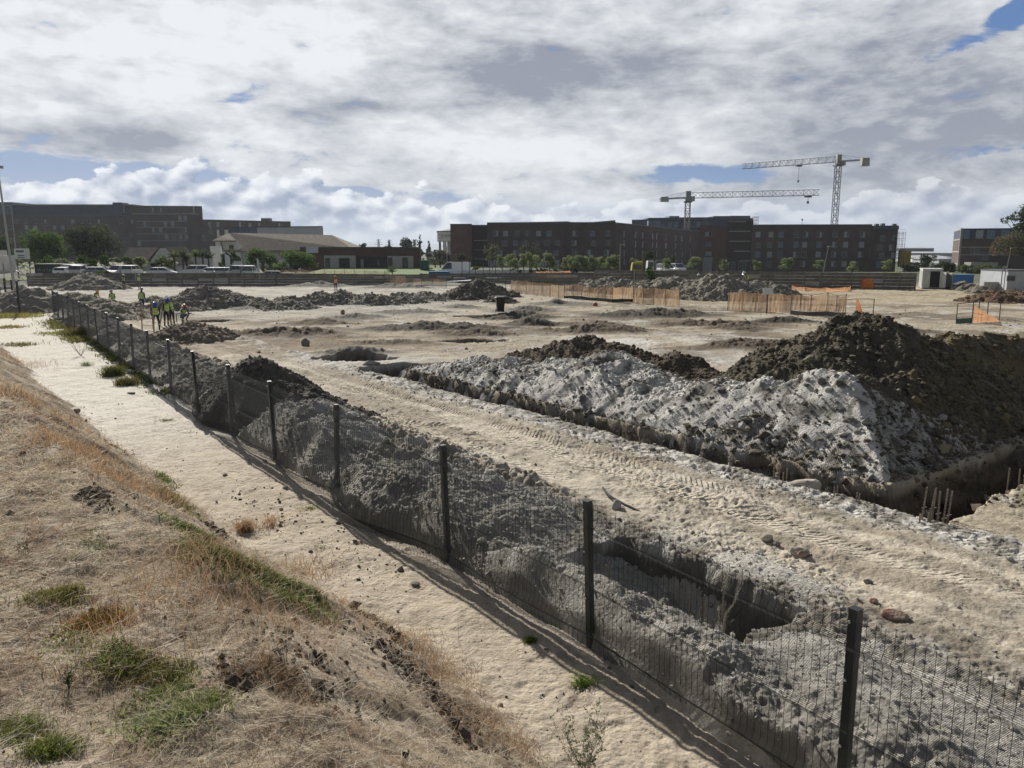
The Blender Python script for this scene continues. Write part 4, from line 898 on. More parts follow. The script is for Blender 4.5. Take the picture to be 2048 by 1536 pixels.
# ---- right hand brick office and industrial sheds
r_,O,a,b,z,B=building(1921,2100,478,192,186,22,'brick office at far right with a navy clad top storey and pale banded left end',M['brick'],'navy_topped_office',-1.6,trim=False,dv=(at(1907,478,212)[0]-at(1921,478,192)[0],20))
pa=at(1921,457,192); xa2,_=at(1910,457,205)
dvx=at(1907,478,212)[0]-a[0]; B.prism([a,b,(b[0]+dvx,b[1]+20),(a[0]+dvx,a[1]+20)],z+.01,pa[1],'navy_storey',M['navy'])
for px in (1931.5,1959,1982,2010,2035): window(r_,O,a,b,px,468.5,1.6,1.9,3 if px in (1959,2035) else 4)
for px in (1947,1955,1971,1984,2000): window(r_,O,a,b,px,500 if px!=1971 else 512,1.2,1.6,0)
for yy in (494.5,509.5): 
    p=at(1921,yy,192); bb=MB(); L_=math.hypot(b[0]-a[0],b[1]-a[1]); an=math.atan2(b[1]-a[1],b[0]-a[0]); bb.box(0,L_,-.1,-.01,-.1,.1); bb.build('string_course',M['concl'],r_,(a[0]-O[0],a[1]-O[1],p[1]),an)
ex,ey=dvx/math.hypot(dvx,20),20/math.hypot(dvx,20)
for zz in (1.6,4.6,7.6,10.0):
    bb=MB(); p0_=(a[0]-O[0]-ey*.12,a[1]-O[1]+ex*.12); p1_=(p0_[0]+dvx,p0_[1]+20); bb.hexa([(*p0_,zz),(p0_[0]+ey*.1,p0_[1]-ex*.1,zz),(p1_[0]+ey*.1,p1_[1]-ex*.1,zz),(*p1_,zz),(*p0_,zz+.35),(p0_[0]+ey*.1,p0_[1]-ex*.1,zz+.35),(p1_[0]+ey*.1,p1_[1]-ex*.1,zz+.35),(*p1_,zz+.35)]); bb.build('balcony_band',M['concl'],r_)
bb=MB(); bb.box(a[0]-O[0]-.25,a[0]-O[0]+.25,a[1]-O[1]-.25,a[1]-O[1]-.02,.6,10.4); bb.build('corner_pillar',M['concl'],r_)
p1=at(1916,524,191.5); p2=at(1967,538,191.5); bb=MB(); bb.box(p1[0]-O[0],p2[0]-O[0],-3,-.2,.5,p1[1]); bb.build('concrete_base',M['concl'],r_)
def simple(x0,x1,yt,Y,dep,label,mm,name,cat='building',zb=.5,ribs=0):
    xa,z=at(x0,yt,Y); xb,_=at(x1,yt,Y); O_=((xa+xb)/2,Y); root=empty(name,(O_[0],Y,0),0,label,cat); w_=(xb-xa)/2
    bb=MB(); bb.box(-w_,w_,0,dep,zb,z); bb.build('wall',M[mm],root)
    bb=MB(); bb.hexa([(-w_-.4,-.4,z+.01),(w_+.4,-.4,z+.01),(w_+.4,dep+.4,z+.01),(-w_-.4,dep+.4,z+.01),(-w_-.4,-.4,z+.25),(w_+.4,-.4,z+.25),(w_+.4,dep*.5,z+1.1),(-w_-.4,dep*.5,z+1.1)]); bb.build('roof',M['greyshed'],root)
    for i in range(ribs):
        xx=-w_+(i+.5)*2*w_/ribs; bb=MB(); bb.box(xx-w_/ribs*.6,xx+w_/ribs*.6,-.08,-.01,z*.35,z*.62); bb.build('window',M['glass'],root)
    return root
simple(1818,1906,507,430,40,'long pale industrial shed behind the yellow panel',"greyshed",'pale_industrial_shed',ribs=6)
simple(1800,1868,497,620,30,'distant grey blue office slab on the skyline above the pale sheds',"slate",'distant_office_slab',ribs=12)
simple(1858,1907,516,330,30,'low white warehouse with dark doors left of the navy topped office',"white",'low_white_warehouse',ribs=4)
simple(1878,1904,519,300,20,'grey fronted unit with wide dark windows beside the navy topped office',"greyshed",'grey_unit',ribs=2)
bb=MB(); xa,za=at(1809,502,225); xb,zb=at(1821,524,225); bb.box(xa,xb,225,226,.5,za); bb.box(xa-1.4,xa-.3,224.8,225.5,.5,za+.3); tag(bb.build('yellow_wall',[M['yellow']]),'yellow clad wall beyond the scaffolded corner of the end block','wall')
# ---- water tower with lettering
Yw=262.; cx,zt=at(905,464.5,Yw); _,zb=at(905,481.5,Yw); rad=at(905,470,Yw)[0]-at(873.5,470,Yw)[0]
root=empty('water_tower',(cx,Yw,0),0,'white round water tower on tall columns with dark lettering, half hidden by the brick wing','water tower')
bb=MB(); bb.lathe((0,0,0),[(rad*.96,zb-.3),(rad,zb),(rad,zt)],40); bb.build('tank',M['white'],root)
bb=MB(); bb.lathe((0,0,0),[(rad+.08,zt+.01),(rad+.08,zt+.35),(rad*.5,zt+.9),(.2,zt+1.)],40); bb.build('tank_roof',M['rooftrim'],root)
for i in range(10):
    a_=2*math.pi*(i+.5)/10; bb=MB(); bb.bar((math.cos(a_)*rad*.85,math.sin(a_)*rad*.85,.5),(math.cos(a_)*rad*.85,math.sin(a_)*rad*.85,zb-.31),.28,0,6); bb.build('column',M['concl'],root)
bb=MB(); bb.lathe((0,0,0),[(rad*.35,.5),(rad*.35,zb-.35)],16); bb.build('stair_shaft',M['greyshed'],root)
cu=bpy.data.curves.new('t','FONT'); cu.body='con'; cu.size=1.75; cu.space_character=1.15; to=bpy.data.objects.new('t',cu); COL.objects.link(to)
dg=bpy.context.evaluated_depsgraph_get(); tm=bpy.data.meshes.new_from_object(to.evaluated_get(dg)); bpy.data.objects.remove(to)
bmx=bmesh.new(); bmx.from_mesh(tm); bmesh.ops.subdivide_edges(bmx,edges=bmx.edges[:],cuts=1); 
t0=math.asin(max(-1,min(1,(at(887.3,470,Yw)[0]-cx)/rad)))
for v in bmx.verts:
    th=t0+v.co.x/rad; v.co=Vector((math.sin(th)*(rad+.06),-math.cos(th)*(rad+.06),v.co.y+zb+ (zt-zb)*.40))
bmx.to_mesh(tm); tm.materials.clear(); tm.materials.append(M['navyink']); tm.name='lettering'; link('lettering',tm,root)
bb=MB(); tc0=math.asin(max(-1,(at(881.5,470,Yw)[0]-cx)/rad)); zc=(zt+zb)/2; N_=20
for i in range(N_):
    for _k in (0,):
        a1=2*math.pi*i/N_; a2=2*math.pi*(i+1)/N_
        def pp(a_,r0): th=tc0+math.cos(a_)*r0/rad*1.5; return (math.sin(th)*(rad+.05),-math.cos(th)*(rad+.05),zc+math.sin(a_)*r0)
        bb.q([pp(a1,.55),pp(a2,.55),pp(a2,.78),pp(a1,.78)])
bb.build('ring_emblem',M['cement'],root)
# ---- tower cranes
def truss(b,p0,p1,w,h,n,r,tri=True,mi=0):
    p0=Vector(p0);p1=Vector(p1); d=(p1-p0).normalized(); up=Vector((0,0,1)) if abs(d.z)<.9 else Vector((0,1,0)); s_=d.cross(up).normalized(); u_=s_.cross(d)
    def P(f,k_):
        c=p0.lerp(p1,f)
        return c+{0:s_*w/2,1:-s_*w/2,2:u_*h,3:s_*w/2+u_*h,4:-s_*w/2+u_*h}[k_]
    ks=(0,1,2) if tri else (0,1,4,3)
    for k_ in ks: b.bar(P(0,k_),P(1,k_),r*1.5,mi)
    for i in range(n):
        f0,f1=i/n,(i+1)/n; m=len(ks)
        for j in range(m):
            a_,c_=ks[j],ks[(j+1)%m]
            b.bar(P(f0,a_),P(f1,c_),r,mi) if i%2 else b.bar(P(f0,c_),P(f1,a_),r,mi)
            if tri is False or i%2==0: b.bar(P(f1,a_),P(f1,c_),r,mi)
def crane(px,ybase,yjib,Y,tip,tipY,cj,cjY,label,mw,trolf,hook,jh):
    x,zj=at(px,yjib,Y); root=empty('tower_crane',(x,Y,0),0,label,'crane'); tx,tz=at(tip[0],tip[1],tipY); kx,kz=at(cj[0],cj[1],cjY)
    b=MB(); truss(b,(0,-mw/2,0),(0,-mw/2,zj-1.6),mw,mw,int(zj/2.2),.10,False,0); b.build('mast',M['craned'],root)
    b=MB(); b.box(-mw*.8,mw*.8,-mw*.8,mw*.8,zj-1.6,zj-1.1); b.build('slewing_ring',M['craned'],root)
    T=(tx-x,tipY-Y,zj+ (tz-zj)*.0); T=(tx-x,tipY-Y,tz); K=(kx-x,cjY-Y,kz)
    b=MB(); truss(b,(0,0,zj),T,1.3,jh,26,.075,True,0); b.build('jib',M['crane'],root)
    b=MB(); truss(b,(0,0,zj),K,1.1,.4,8,.09,False,0); b.bar((0,0,zj+jh+.6),(K[0],K[1],K[2]+.5),.07); b.bar((0,0,zj+jh+.6),(K[0]*.5,K[1]*.5,K[2]+.4),.06); b.build('counter_jib',M['crane'],root)
    b=MB(); b.box(-.9,.9,-.9,.9,zj-1.0,zj+jh+.6); b.build('tower_head',M['crane'],root)
    b=MB(); sx=1 if tx>x else -1; b.box(sx*1.0-.0,sx*2.3,-1.5,-.3,zj-1.2,zj+.7,0) if sx>0 else b.box(.95,2.4,-1.6,-.3,zj-1.5,zj+.4,0); b.build('cab',[M['cement']],root)
    b=MB(); d_=Vector((K[0],K[1],0)).normalized(); c=Vector(K)-d_*1.6; b.hexa([tuple(c+q) for q in (Vector((-1.6,-1.1,-2.2 if sx<0 else -.9)),Vector((1.6,-1.1,-2.2 if sx<0 else -.9)),Vector((1.6,1.1,-2.2 if sx<0 else -.9)),Vector((-1.6,1.1,-2.2 if sx<0 else -.9)),Vector((-1.4,-1.1,.9)),Vector((1.4,-1.1,.9)),Vector((1.4,1.1,.9)),Vector((-1.4,1.1,.9)))]); b.build('counterweight',M['cement'],root)
    c=Vector((0,0,zj)).lerp(Vector(T),trolf); b=MB(); b.box(c.x-1.2,c.x+1.2,c.y-.6,c.y+.6,c.z-.7,c.z-.1); b.build('trolley',M['craned'],root)
    b=MB(); b.bar((c.x,c.y,c.z-.7),(c.x,c.y,c.z-hook),.04); b.bar((c.x+.25,c.y,c.z-.7),(c.x+.05,c.y,c.z-hook),.04); b.box(c.x-.35,c.x+.35,c.y-.3,c.y+.3,c.z-hook-.9,c.z-hook,0); b.build('hook_block',M['craned'],root)
crane(1376,545,396.5,300,(1638,390.5),290,(1320,399),303,'shorter tower crane on the left with its long jib pointing right',1.7,.92,2.0,2.0)
crane(1677,545,324,330,(1484,338),372,(1737,320),318,'taller tower crane on the right with its jib pointing left and a hook hanging down',2.0,.38,6.5,2.3)
# ---- mountains
def ridge(name,px0,px1,prof,Y,label):
    xs=np.linspace(px0,px1,60); V=[];F=[]
    for j in range(5):
        for i,px in enumerate(xs):
            f=(i/59); yt=np.interp(f,*prof)+1.2*math.sin(i*.9)+.8*math.sin(i*2.3); x,zt=at(px,yt,Y); zz=[0,.6,1,.6,0][j]*zt+ (0 if j in (0,4) else rng.uniform(-3,3)); V.append((x*(1+(j-2)*.03),Y+(j-2)*500,max(zz,-1)))
    for j in range(4):
        for i in range(59): q=j*60+i; F.append((q,q+1,q+61,q+60))
    tag(link(name,npmesh(name,V,F,[M['mount']],None,True)),label,'mountains',None,'structure')
ridge('mountains',300,1300,([0,.2,.32,.42,.5,.6,.75,.9,1],[503,497,489,484,487,490,494,498,503]),9000,'faint blue mountain range on the horizon')
# ================================================================== SITE WALLS, NETS, CABINS
def conc_wall(p0,p1,h0,h1,zb,label,bay,seed,light=()):
    p0=Vector(p0+(0,));p1=Vector(p1+(0,)); L=(p1-p0).length; an=math.atan2(p1.y-p0.y,p1.x-p0.x); root=empty('concrete_wall',(p0.x,p0.y,zb),an,label,'wall'); n=max(1,int(round(L/bay))); b_=L/n; rr=random.Random(seed)
    n=min(n,99)
    for i in range(n):
        hh=h0+(h1-h0)*(i+.5)/n; bb=MB(); k_=5
        for j in range(k_):
            yy=rr.uniform(-.015,.015); bb.box(.07,b_-.07,-.03+yy,.03+yy,hh*j/k_+.01,hh*(j+1)/k_-.01,1 if rr.random()<.07 else (2 if rr.random()<.3 else 0))
        bb.build('wall_panel',[M['conc'],M['concl'],M['conc2']],root,(i*b_,0,0))
    for i in range(n+1):
        hh=h0+(h1-h0)*i/n+rr.choice([.02,.05,.09]); bb=MB(); bb.box(-.065,.065,-.07,.07,-.1,hh); bb.build('wall_post',[M['concl'] if (i in light) else M['conc2']],root,(i*b_,0,0))
    return root
a0=at(54,546,101)[0]; conc_wall((a0,101),(at(550,546,101)[0],101),1.68,1.68,.3,'grey precast concrete wall in front of the row of parked cars at left',2.0,1,(7,15))
conc_wall((at(550.5,547,101)[0],101.2),(at(840,554,106)[0],106),1.65,1.35,.3,'low dark concrete wall behind the faded orange netting in the middle distance',2.2,2,(12,20,32))
conc_wall((at(842,552,106.3)[0],106.3),(at(1188,547,104)[0],104),1.45,1.7,.3,'dark concrete wall in front of the white road barriers and young trees',2.2,3)
conc_wall((at(1190,541,103)[0],103),(at(1833,543,91)[0],91),2.0,1.95,.3,'long weathered concrete panel wall with odd paler slats in front of the brick blocks',1.75,4,(3,9,60))
# orange netting fences
def netmat(name,alpha,col):
    m=bpy.data.materials.new(name); m.use_nodes=True; q=NT(m.node_tree); b=q.n['Principled BSDF']; g=q.n.new('ShaderNodeNewGeometry').outputs['Position']
    n=q.noise(q.vmul(g,(.7,.7,4.)),1.5,5,.6); q.put(b.inputs['Base Color'],q.mix(q.mr(n,.35,.62),col,(col[0]*1.25,col[1]*1.7,col[2]*2.2))); b.inputs['Roughness'].default_value=.8
    t=q.n.new('ShaderNodeBsdfTransparent'); tr=q.n.new('ShaderNodeBsdfTranslucent'); tr.inputs[0].default_value=(col[0],col[1]*1.3,col[2]*1.4,1)
    m1=q.n.new('ShaderNodeMixShader'); m1.inputs[0].default_value=.45; q.l.new(b.outputs[0],m1.inputs[1]); q.l.new(tr.outputs[0],m1.inputs[2])
    m2=q.n.new('ShaderNodeMixShader'); q.put(m2.inputs[0],q.mr(q.noise(g,1.2,4,.6),.3,.7,alpha-.15,alpha+.15)); q.l.new(m1.outputs[0],m2.inputs[1]); q.l.new(t.outputs[0],m2.inputs[2]); q.l.new(m2.outputs[0],q.n['Material Output'].inputs[0]); return m
M['net']=netmat('orange_netting',.34,(.44,.23,.13)); M['netold']=netmat('faded_orange_netting',.60,(.30,.165,.11)); M['netbright']=netmat('bright_orange_netting',.24,(.60,.24,.11))
def net_fence(pts,h,label,mat_,seed,tb=0.,rail=False,group=None,pole=.022,sagv=.12,polem='steelpole',top=None):
    """pts: list of (px,py_base); poles at every point, netting hung between"""
    P=[G(a,b) for a,b in pts]; O_=P[len(P)//2]; root=empty('netting_fence',(O_[0],O_[1],0),0,label,'fence',group); rr=random.Random(seed)
    Q=[(x-O_[0],y-O_[1],gz(x,y)) for x,y in P]; hs=[h*rr.uniform(.94,1.05) for _ in P]
    for i,(x,y,z) in enumerate(Q):
        bb=MB(); bb.bar((0,0,-.2),(rr.uniform(-.03,.03),0,hs[i]+.04),pole,0,6); bb.build('pole',M[polem],root,(x,y,z))
    V=[];F=[];n=0
    for i in range(len(Q)-1):
        a=Vector(Q[i]);b=Vector(Q[i+1]); nu=8
        for u in range(nu+1):
            f=u/nu; c=a.lerp(b,f); sg=sagv*4*f*(1-f)*rr.uniform(.6,1.2); w_=rr.uniform(-.05,.05)
            V+= [(c.x+w_,c.y+w_-.03,c.z+.03+tb),(c.x,c.y-.03+rr.uniform(-.06,.06),c.z+h*.5),(c.x,c.y-.03,c.z+(hs[i]*(1-f)+hs[i+1]*f)-sg)]
        for u in range(nu):
            for r2 in range(2): q=n+u*3+r2; F.append((q,q+3,q+4,q+1))
        n+=3*(nu+1)
    link('netting',npmesh('netting',V,F,[M[mat_]]),root)
    if rail or tb:
        for i in range(len(Q)-1):
            a=Q[i];b=Q[i+1]; bb=MB()
            if rail: bb.bar((a[0],a[1],a[2]+hs[i]),(b[0],b[1],b[2]+hs[i+1]),.018)
            if rail and tb: bb.bar((a[0],a[1],a[2]+h*.5),(b[0],b[1],b[2]+h*.5),.014)
            if bb.v: bb.build('rail',M['steelpole'],root)
            if tb:
                bb=MB(); d=Vector((b[0]-a[0],b[1]-a[1],0)).normalized(); nn=Vector((-d.y,d.x,0))*.02
                lo=[(a[0]-nn.x,a[1]-nn.y-.05,a[2]+.0),(b[0]-nn.x,b[1]-nn.y-.05,b[2]+.0),(b[0]+nn.x,b[1]+nn.y-.05,b[2]+.0),(a[0]+nn.x,a[1]+nn.y-.05,a[2]+.0)]
                bb.hexa(lo+[(x,y,z+tb) for x,y,z in lo]); bb.build('toe_board',M['conc' if seed%2 else 'dkgreen'],root)
    return root
net_fence([(563,566),(585,567),(607,567.5),(629,568),(650,568),(670,568),(690,568),(710,568),(730,568),(750,569),(770,570),(790,571.5),(812,572)],1.35,'long faded orange netting fence in front of the low dark wall',"netold",1)
net_fence([(779,572),(802,574),(826,575.5),(843,574),(866,576),(893,577)],1.1,'short faded netting run continuing right of the long faded one',"netold",2)
net_fence([(1005,556),(1022,558),(1040,560),(1058,561)],.95,'small crumpled orange netting heap hung on poles before the white barriers',"net",3)
net_fence([(1071,566),(1083,566),(1095,566),(1107,566),(1119,566),(1128,566),(1140,566)],1.15,'short bright orange netting stretch beside the left end of the largest rubble heap',"netbright",4)
net_fence([(1022,585),(1034,587),(1053,589),(1068,591),(1084,592.5),(1100,594),(1117,595),(1128,596.5)],1.35,'left run of the orange netting fence behind the wheelie bin',"net",5)
net_fence([(1128,597),(1146,598.5),(1163,600),(1178,601),(1196,602.5),(1211,604),(1225,605),(1245,604),(1266,604)],1.35,'middle run of the orange netting fence with grey boards along its foot',"net",6,.28)
net_fence([(1266,607),(1286,608),(1307,610),(1331,611),(1358,612)],1.45,'right end run of the orange netting fence before the rubble heap',"net",7)
net_fence([(1455,621),(1483,622),(1510,623.5),(1534,625),(1565,626),(1581,628)],1.45,'left run of the second orange netting fence under the small white sign',"net",8)
net_fence([(1581,630),(1600,631),(1620,632),(1652,633),(1672,634),(1690,635)],1.5,'right run of the second orange netting fence with rails, ending at the big dark heap',"net",9,.30,True)
# open barrier frames
def frame_barrier(pts,h,label,netpart,board):
    P=[G(a,b) for a,b in pts]; O_=P[0]; root=empty('barrier_frame',(O_[0],O_[1],0),0,label,'barrier'); Q=[(x-O_[0],y-O_[1],gz(x,y)) for x,y in P]
    for x,y,z in Q: bb=MB(); bb.bar((0,0,-.1),(0,0,h),.03,0,6); bb.build('post',M['steelpole'],root,(x,y,z))
    for a,b in zip(Q[:-1],Q[1:]):
        bb=MB(); bb.bar((a[0],a[1],a[2]+h),(b[0],b[1],b[2]+h),.026); bb.build('rail',M['steelpole'],root)
        bb=MB(); bb.bar((a[0],a[1],a[2]+h*.5),(b[0],b[1],b[2]+h*.5),.016); bb.build('rail',M['steelpole'],root)
    for i in board:
        a,b=Q[i],Q[i+1]; bb=MB(); bb.hexa([(a[0],a[1]-.05,a[2]),(b[0],b[1]-.05,b[2]),(b[0],b[1]-.03,b[2]),(a[0],a[1]-.03,a[2]),(a[0],a[1]-.05,a[2]+.32),(b[0],b[1]-.05,b[2]+.32),(b[0],b[1]-.03,b[2]+.32),(a[0],a[1]-.03,a[2]+.32)]); bb.build('toe_board',M['dkg2'],root)
    for i0,i1,z0,z1 in netpart:
        a,b=Q[i0],Q[i1]; V=[(a[0],a[1]-.06,a[2]+.02),(b[0],b[1]-.06,b[2]+.02),(b[0],b[1]-.06,b[2]+z1),(a[0],a[1]-.06,a[2]+z0)]; link('netting',npmesh('netting',V,[(0,1,2,3)],[M['netbright']]),root)
    return root
M['dkg2']=mat('green_toe_board',(.07,.13,.10),.7,.2,3)
frame_barrier([(1912,647),(1943,648),(1955,646),(1973,645),(1998,643)],1.25,'open steel barrier frame with a green board and drooping orange net at the right',[(1,4,1.05,.06)],[0])
frame_barrier([(1677,633),(1685,634),(1711,634),(1746,632)],1.15,'bare railed barrier frame behind the peak of the big dark heap',[],[])
bb=MB(); x,y=G(1711,642); bb.hexa([(-.02,-.02,0),(.55,-.02,0),(.55,.02,0),(-.02,.02,0),(-.04,-.02,1.25),(.06,-.02,1.25),(.06,.02,1.25),(-.04,.02,1.25)]); tag(bb.build('warning_flag',M['netbright'],None,(x,y,gz(x,y)+.2)),'orange pennant hanging from the bare barrier frame behind the dark peak','flag')
x,y=G(1533,628); root=empty('sign_pole',(x,y,gz(x,y)),0,'tall thin pole with a small white sign above the orange netting','sign'); bb=MB(); bb.bar((0,0,-.2),(0,0,2.75),.045,0,6); bb.build('pole',M['steelpole'],root)
bb=MB(); bb.box(-.36,.36,-.09,-.06,1.35,1.8); bb.build('sign_board',M['sheetbanner'],root)
x,y=G(1012,596); bb=MB(); bb.bar((0,0,-.2),(-.04,0,2.5),.035,0,6); tag(bb.build('timber_stake',M['steelpole'],None,(x,y,gz(x,y))),'lone thin stake rising behind the pointed soil heap','stake')
# netting ring round the concrete rings
def ellnet():
    pts=[(1583,579),(1588,574),(1605,571),(1640,570),(1680,571),(1697,574),(1702,579),(1690,583),(1650,584),(1610,583),(1583,579)]
    net_fence(pts,.48,'bright orange netting enclosure standing round the concrete manhole rings',"netbright",12,sagv=.12)
ellnet()
def ringm(R_,w_,th,lie):
    b=MB(); n=28; 
    for i in range(n):
        a1=2*math.pi*i/n;a2=2*math.pi*(i+1)/n; pr=lambda a,r_,y: (math.cos(a)*r_,y,math.sin(a)*r_+R_)
        if not lie: pr=lambda a,r_,y:(math.cos(a)*r_,math.sin(a)*r_,y+w_/2)
        b.q([pr(a1,R_,-w_/2),pr(a2,R_,-w_/2),pr(a2,R_,w_/2),pr(a1,R_,w_/2)]); b.q([pr(a2,R_-th,-w_/2),pr(a1,R_-th,-w_/2),pr(a1,R_-th,w_/2),pr(a2,R_-th,w_/2)])
        b.q([pr(a1,R_-th,-w_/2),pr(a2,R_-th,-w_/2),pr(a2,R_,-w_/2),pr(a1,R_,-w_/2)]); b.q([pr(a1,R_,w_/2),pr(a2,R_,w_/2),pr(a2,R_-th,w_/2),pr(a1,R_-th,w_/2)])
    return b.mesh('concrete_ring',[M['concl']])
RM=ringm(.56,.6,.08,True); RL=ringm(.95,.35,.11,False)
for px,py,sc,rz,me_,lb in [(1622,572.5,.95,.2,RM,'upright concrete manhole ring at the left back of the netted group'),(1631,574.5,1.,.25,RM,'upright concrete manhole ring standing foremost in the netted group'),(1641,572.5,.92,-.15,RM,'upright concrete manhole ring in the middle back of the netted group'),(1662,573,1.0,-.5,RM,'upright concrete manhole ring standing alone at the right of the netted group'),(1650,576.5,1.,0,RL,'flat concrete ring lying in front of the upright rings')]:
    x,y=G(px,py); o=link('concrete_ring',me_,None,(x,y,gz(x,y)),rz); o.scale=(sc*1.25,sc*1.25,sc*1.25) if me_ is RM else (1,1,1); tag(o,lb,'concrete ring')
# generic cabin / container
def cabin(px0,px1,yb,yt,Y,dep,rz,label,mm,name,cat,side=None,door=None,ribs=True,win=None,zb=None,roofm=None):
    (xa,z0)=at(px0,yb,Y); xb,zt=at(px1,yt,Y); zg=gz((xa+xb)/2,Y) if zb is None else zb; root=empty(name,((xa+xb)/2,Y,zg),rz,label,cat); w_=(xb-xa)/2; h=zt-zg
    bb=MB()
    bb.box(-w_,w_,0,dep,.12,h-.08,0)
    if ribs:
        n=int(2*w_/.28); 
        for i in range(n): bb.box(-w_+(i+.2)*2*w_/n,-w_+(i+.7)*2*w_/n,-.035,-.001,.22,h-.2,0)
        n=int(dep/.3)
        for sx in (-1,1):
            for i in range(n): a=(i+.2)*dep/n; c=(i+.7)*dep/n; bb.box(*(sorted((sx*(w_+.001),sx*(w_+.035)))),a,c,.22,h-.2,0)
    bb.build('body',[M[mm]],root)
    bb=MB(); bb.box(-w_-.06,w_+.06,-.06,dep+.06,h-.079,h+.05); bb.build('roof',M[roofm or mm],root)
    bb=MB(); bb.box(-w_-.04,w_+.04,-.04,dep+.04,-.1,.119); bb.build('base_rail',M['craned'],root)
    if door: 
        d0,d1=door; bb=MB(); bb.box(d0,d1,-.09,-.05,.2,h-.25,0); bb.build('doorway',M['hole'],root)  # flat black panel painted in place of the shaded inside
        bb=MB(); bb.hexa([(d1,-.1,.2),(d1+.55,-.9,.2),(d1+.58,-.86,.2),(d1+.03,-.06,.2),(d1,-.1,h-.3),(d1+.55,-.9,h-.3),(d1+.58,-.86,h-.3),(d1+.03,-.06,h-.3)]); bb.build('door',M[mm],root)
    for wx in (win or []):
        bb=MB(); bb.box(wx-.45,wx+.45,-.1,-.05,h*.52,h*.78,0); bb.box(wx-.38,wx+.38,-.115,-.1,h*.55,h*.75,1); bb.build('window',[M['frame'],M['glass']],root)
    return root
c1=cabin(1846,1884,573,538.5,92,5.5,R(-24),'white steel shipping container with a dark open doorway beside the concrete wall','cont_w','shipping_container','container',door=(-.25,.75))
c2=cabin(1907,1947,560,550,99,2.4,R(-6),'blue steel shipping container behind the small tipped heaps','cont_b','shipping_container','container')
c3=cabin(1903,1907,573,548,92.5,2.4,R(-10),'narrow pale end panel standing between the white and blue containers','concl','site_hut','cabin',ribs=False)
cabin(2014,2075,582,541,84,6.,R(-6),'white site cabin with a small window at the right edge','cont_wb','site_cabin','cabin',win=[-1.2],door=None,ribs=False,roofm='rooftrim')
bb=MB(); x,z=at(1992,575,86); bb.box(-1.4,1.4,-.1,.1,0,1.1); tag(bb.build('concrete_block',M['concl'],None,(x,86,.3)),'low pale concrete block wall left of the white site cabin','wall')
for px,lb in ((2001.5,'thin grey steel post left of the white site cabin'),(2006.5,'thin grey steel post touching the white site cabin corner')):
    x,z=at(px,575,85); bb=MB(); bb.bar((0,0,0),(0,0,2.7),.06,0,6); bb.bar((0,0,2.7),(.25,0,2.85),.05,0,6); tag(bb.build('steel_post',M['lampsteel'],None,(x,85,.3)),lb,'post')
cabin(858,897,553,543.5,112,2.2,0,'blue steel skip container behind the dark wall by the white van','cont_b','blue_skip','skip',zb=.9)
cabin(840.5,856,541,521,140,2.2,0,'green portable toilet cabin at the right corner of the brick office','green','portable_toilet','toilet',ribs=False,zb=.9)
cabin(70,112,546,528,118,4,0,'dark green container with small pale lettering on its front near the billboard','dkgreen','dark_container','container',zb=.9,roofm='concl')
root=[o for o in COL.objects if o.name.startswith('dark_container')][0]
cu=bpy.data.curves.new('t','FONT'); cu.body='WOTA'; cu.size=.62; cu.space_character=1.2; to=bpy.data.objects.new('t',cu); COL.objects.link(to); tm=bpy.data.meshes.new_from_object(to.evaluated_get(bpy.context.evaluated_depsgraph_get())); bpy.data.objects.remove(to); tm.materials.clear(); tm.materials.append(M['cement']); tm.name='lettering'
o=link('lettering',tm,root,(-1.25,-.06,.85)); o.rotation_euler=(R(90),0,0)
# white flat truck body beside it
cabin(114,152,546,529.5,119,3,0,'off white box truck body with slatted side beside the dark green container','cont_w','box_trailer','trailer',zb=.9)
# yellow dumper tank + small orange things
x,z=at(1272,540,118); root=empty('yellow_plant_unit',(x,118,.9),0,'yellow orange machine body partly hidden behind the long wall and a young tree','machine'); bb=MB(); bb.hexa([(-.9,-.6,0),(.9,-.6,0),(.9,.6,0),(-.9,.6,0),(-.6,-.5,2.2),(.9,-.5,2.4),(.9,.5,2.4),(-.6,.5,2.2)]); bb.build('body',M['yellow'],root); bb=MB(); bb.box(-.5,.7,-.66,-.6,1.2,1.9); bb.build('window',M['glass'],root)
x,y=G(1731,565+13); bb=MB(); bb.hexa([(-.7,-.4,0),(.6,-.4,0),(.6,.4,0),(-.7,.4,0),(-.6,-.35,1.1),(.35,-.35,1.2),(.35,.35,1.2),(-.6,.35,1.1)]); bb.box(.36,.7,-.2,.2,.1,.75); tag(bb.build('orange_tank',M['orangep'],None,(x,y-.4,gz(x,y)+.1)),'orange plastic tank standing against the long concrete wall','tank')
# road barriers (white) behind the middle wall + posts
for i in range(12):
    px=925+i*17; x,z=at(px,545,116+i*.3); bb=MB(); bb.hexa([(-.75,-.2,0),(.75,-.2,0),(.75,.2,0),(-.75,.2,0),(-.72,-.08,.95),(.72,-.08,.95),(.72,.08,.95),(-.72,.08,.95)]); tag(bb.build('road_barrier',M['whitestrip'],None,(x,116+i*.3,1.1)),'white road barrier standing in the row beyond the dark wall','barrier','white barriers beyond the dark wall')
for i in range(15):
    px=925+i*13.5+rw.uniform(-2,2); x,z=at(px,545,113); bb=MB(); bb.bar((0,0,0),(0,0,2.5+rw.uniform(-.1,.4)),.05,0,6); bb.box(-.07,.07,-.07,.07,2.5,2.62); tag(bb.build('fence_stake',M['steelpole'],None,(x,113,.6)),'thin dark stake in the line before the white road barriers','stake','stakes before the white barriers')
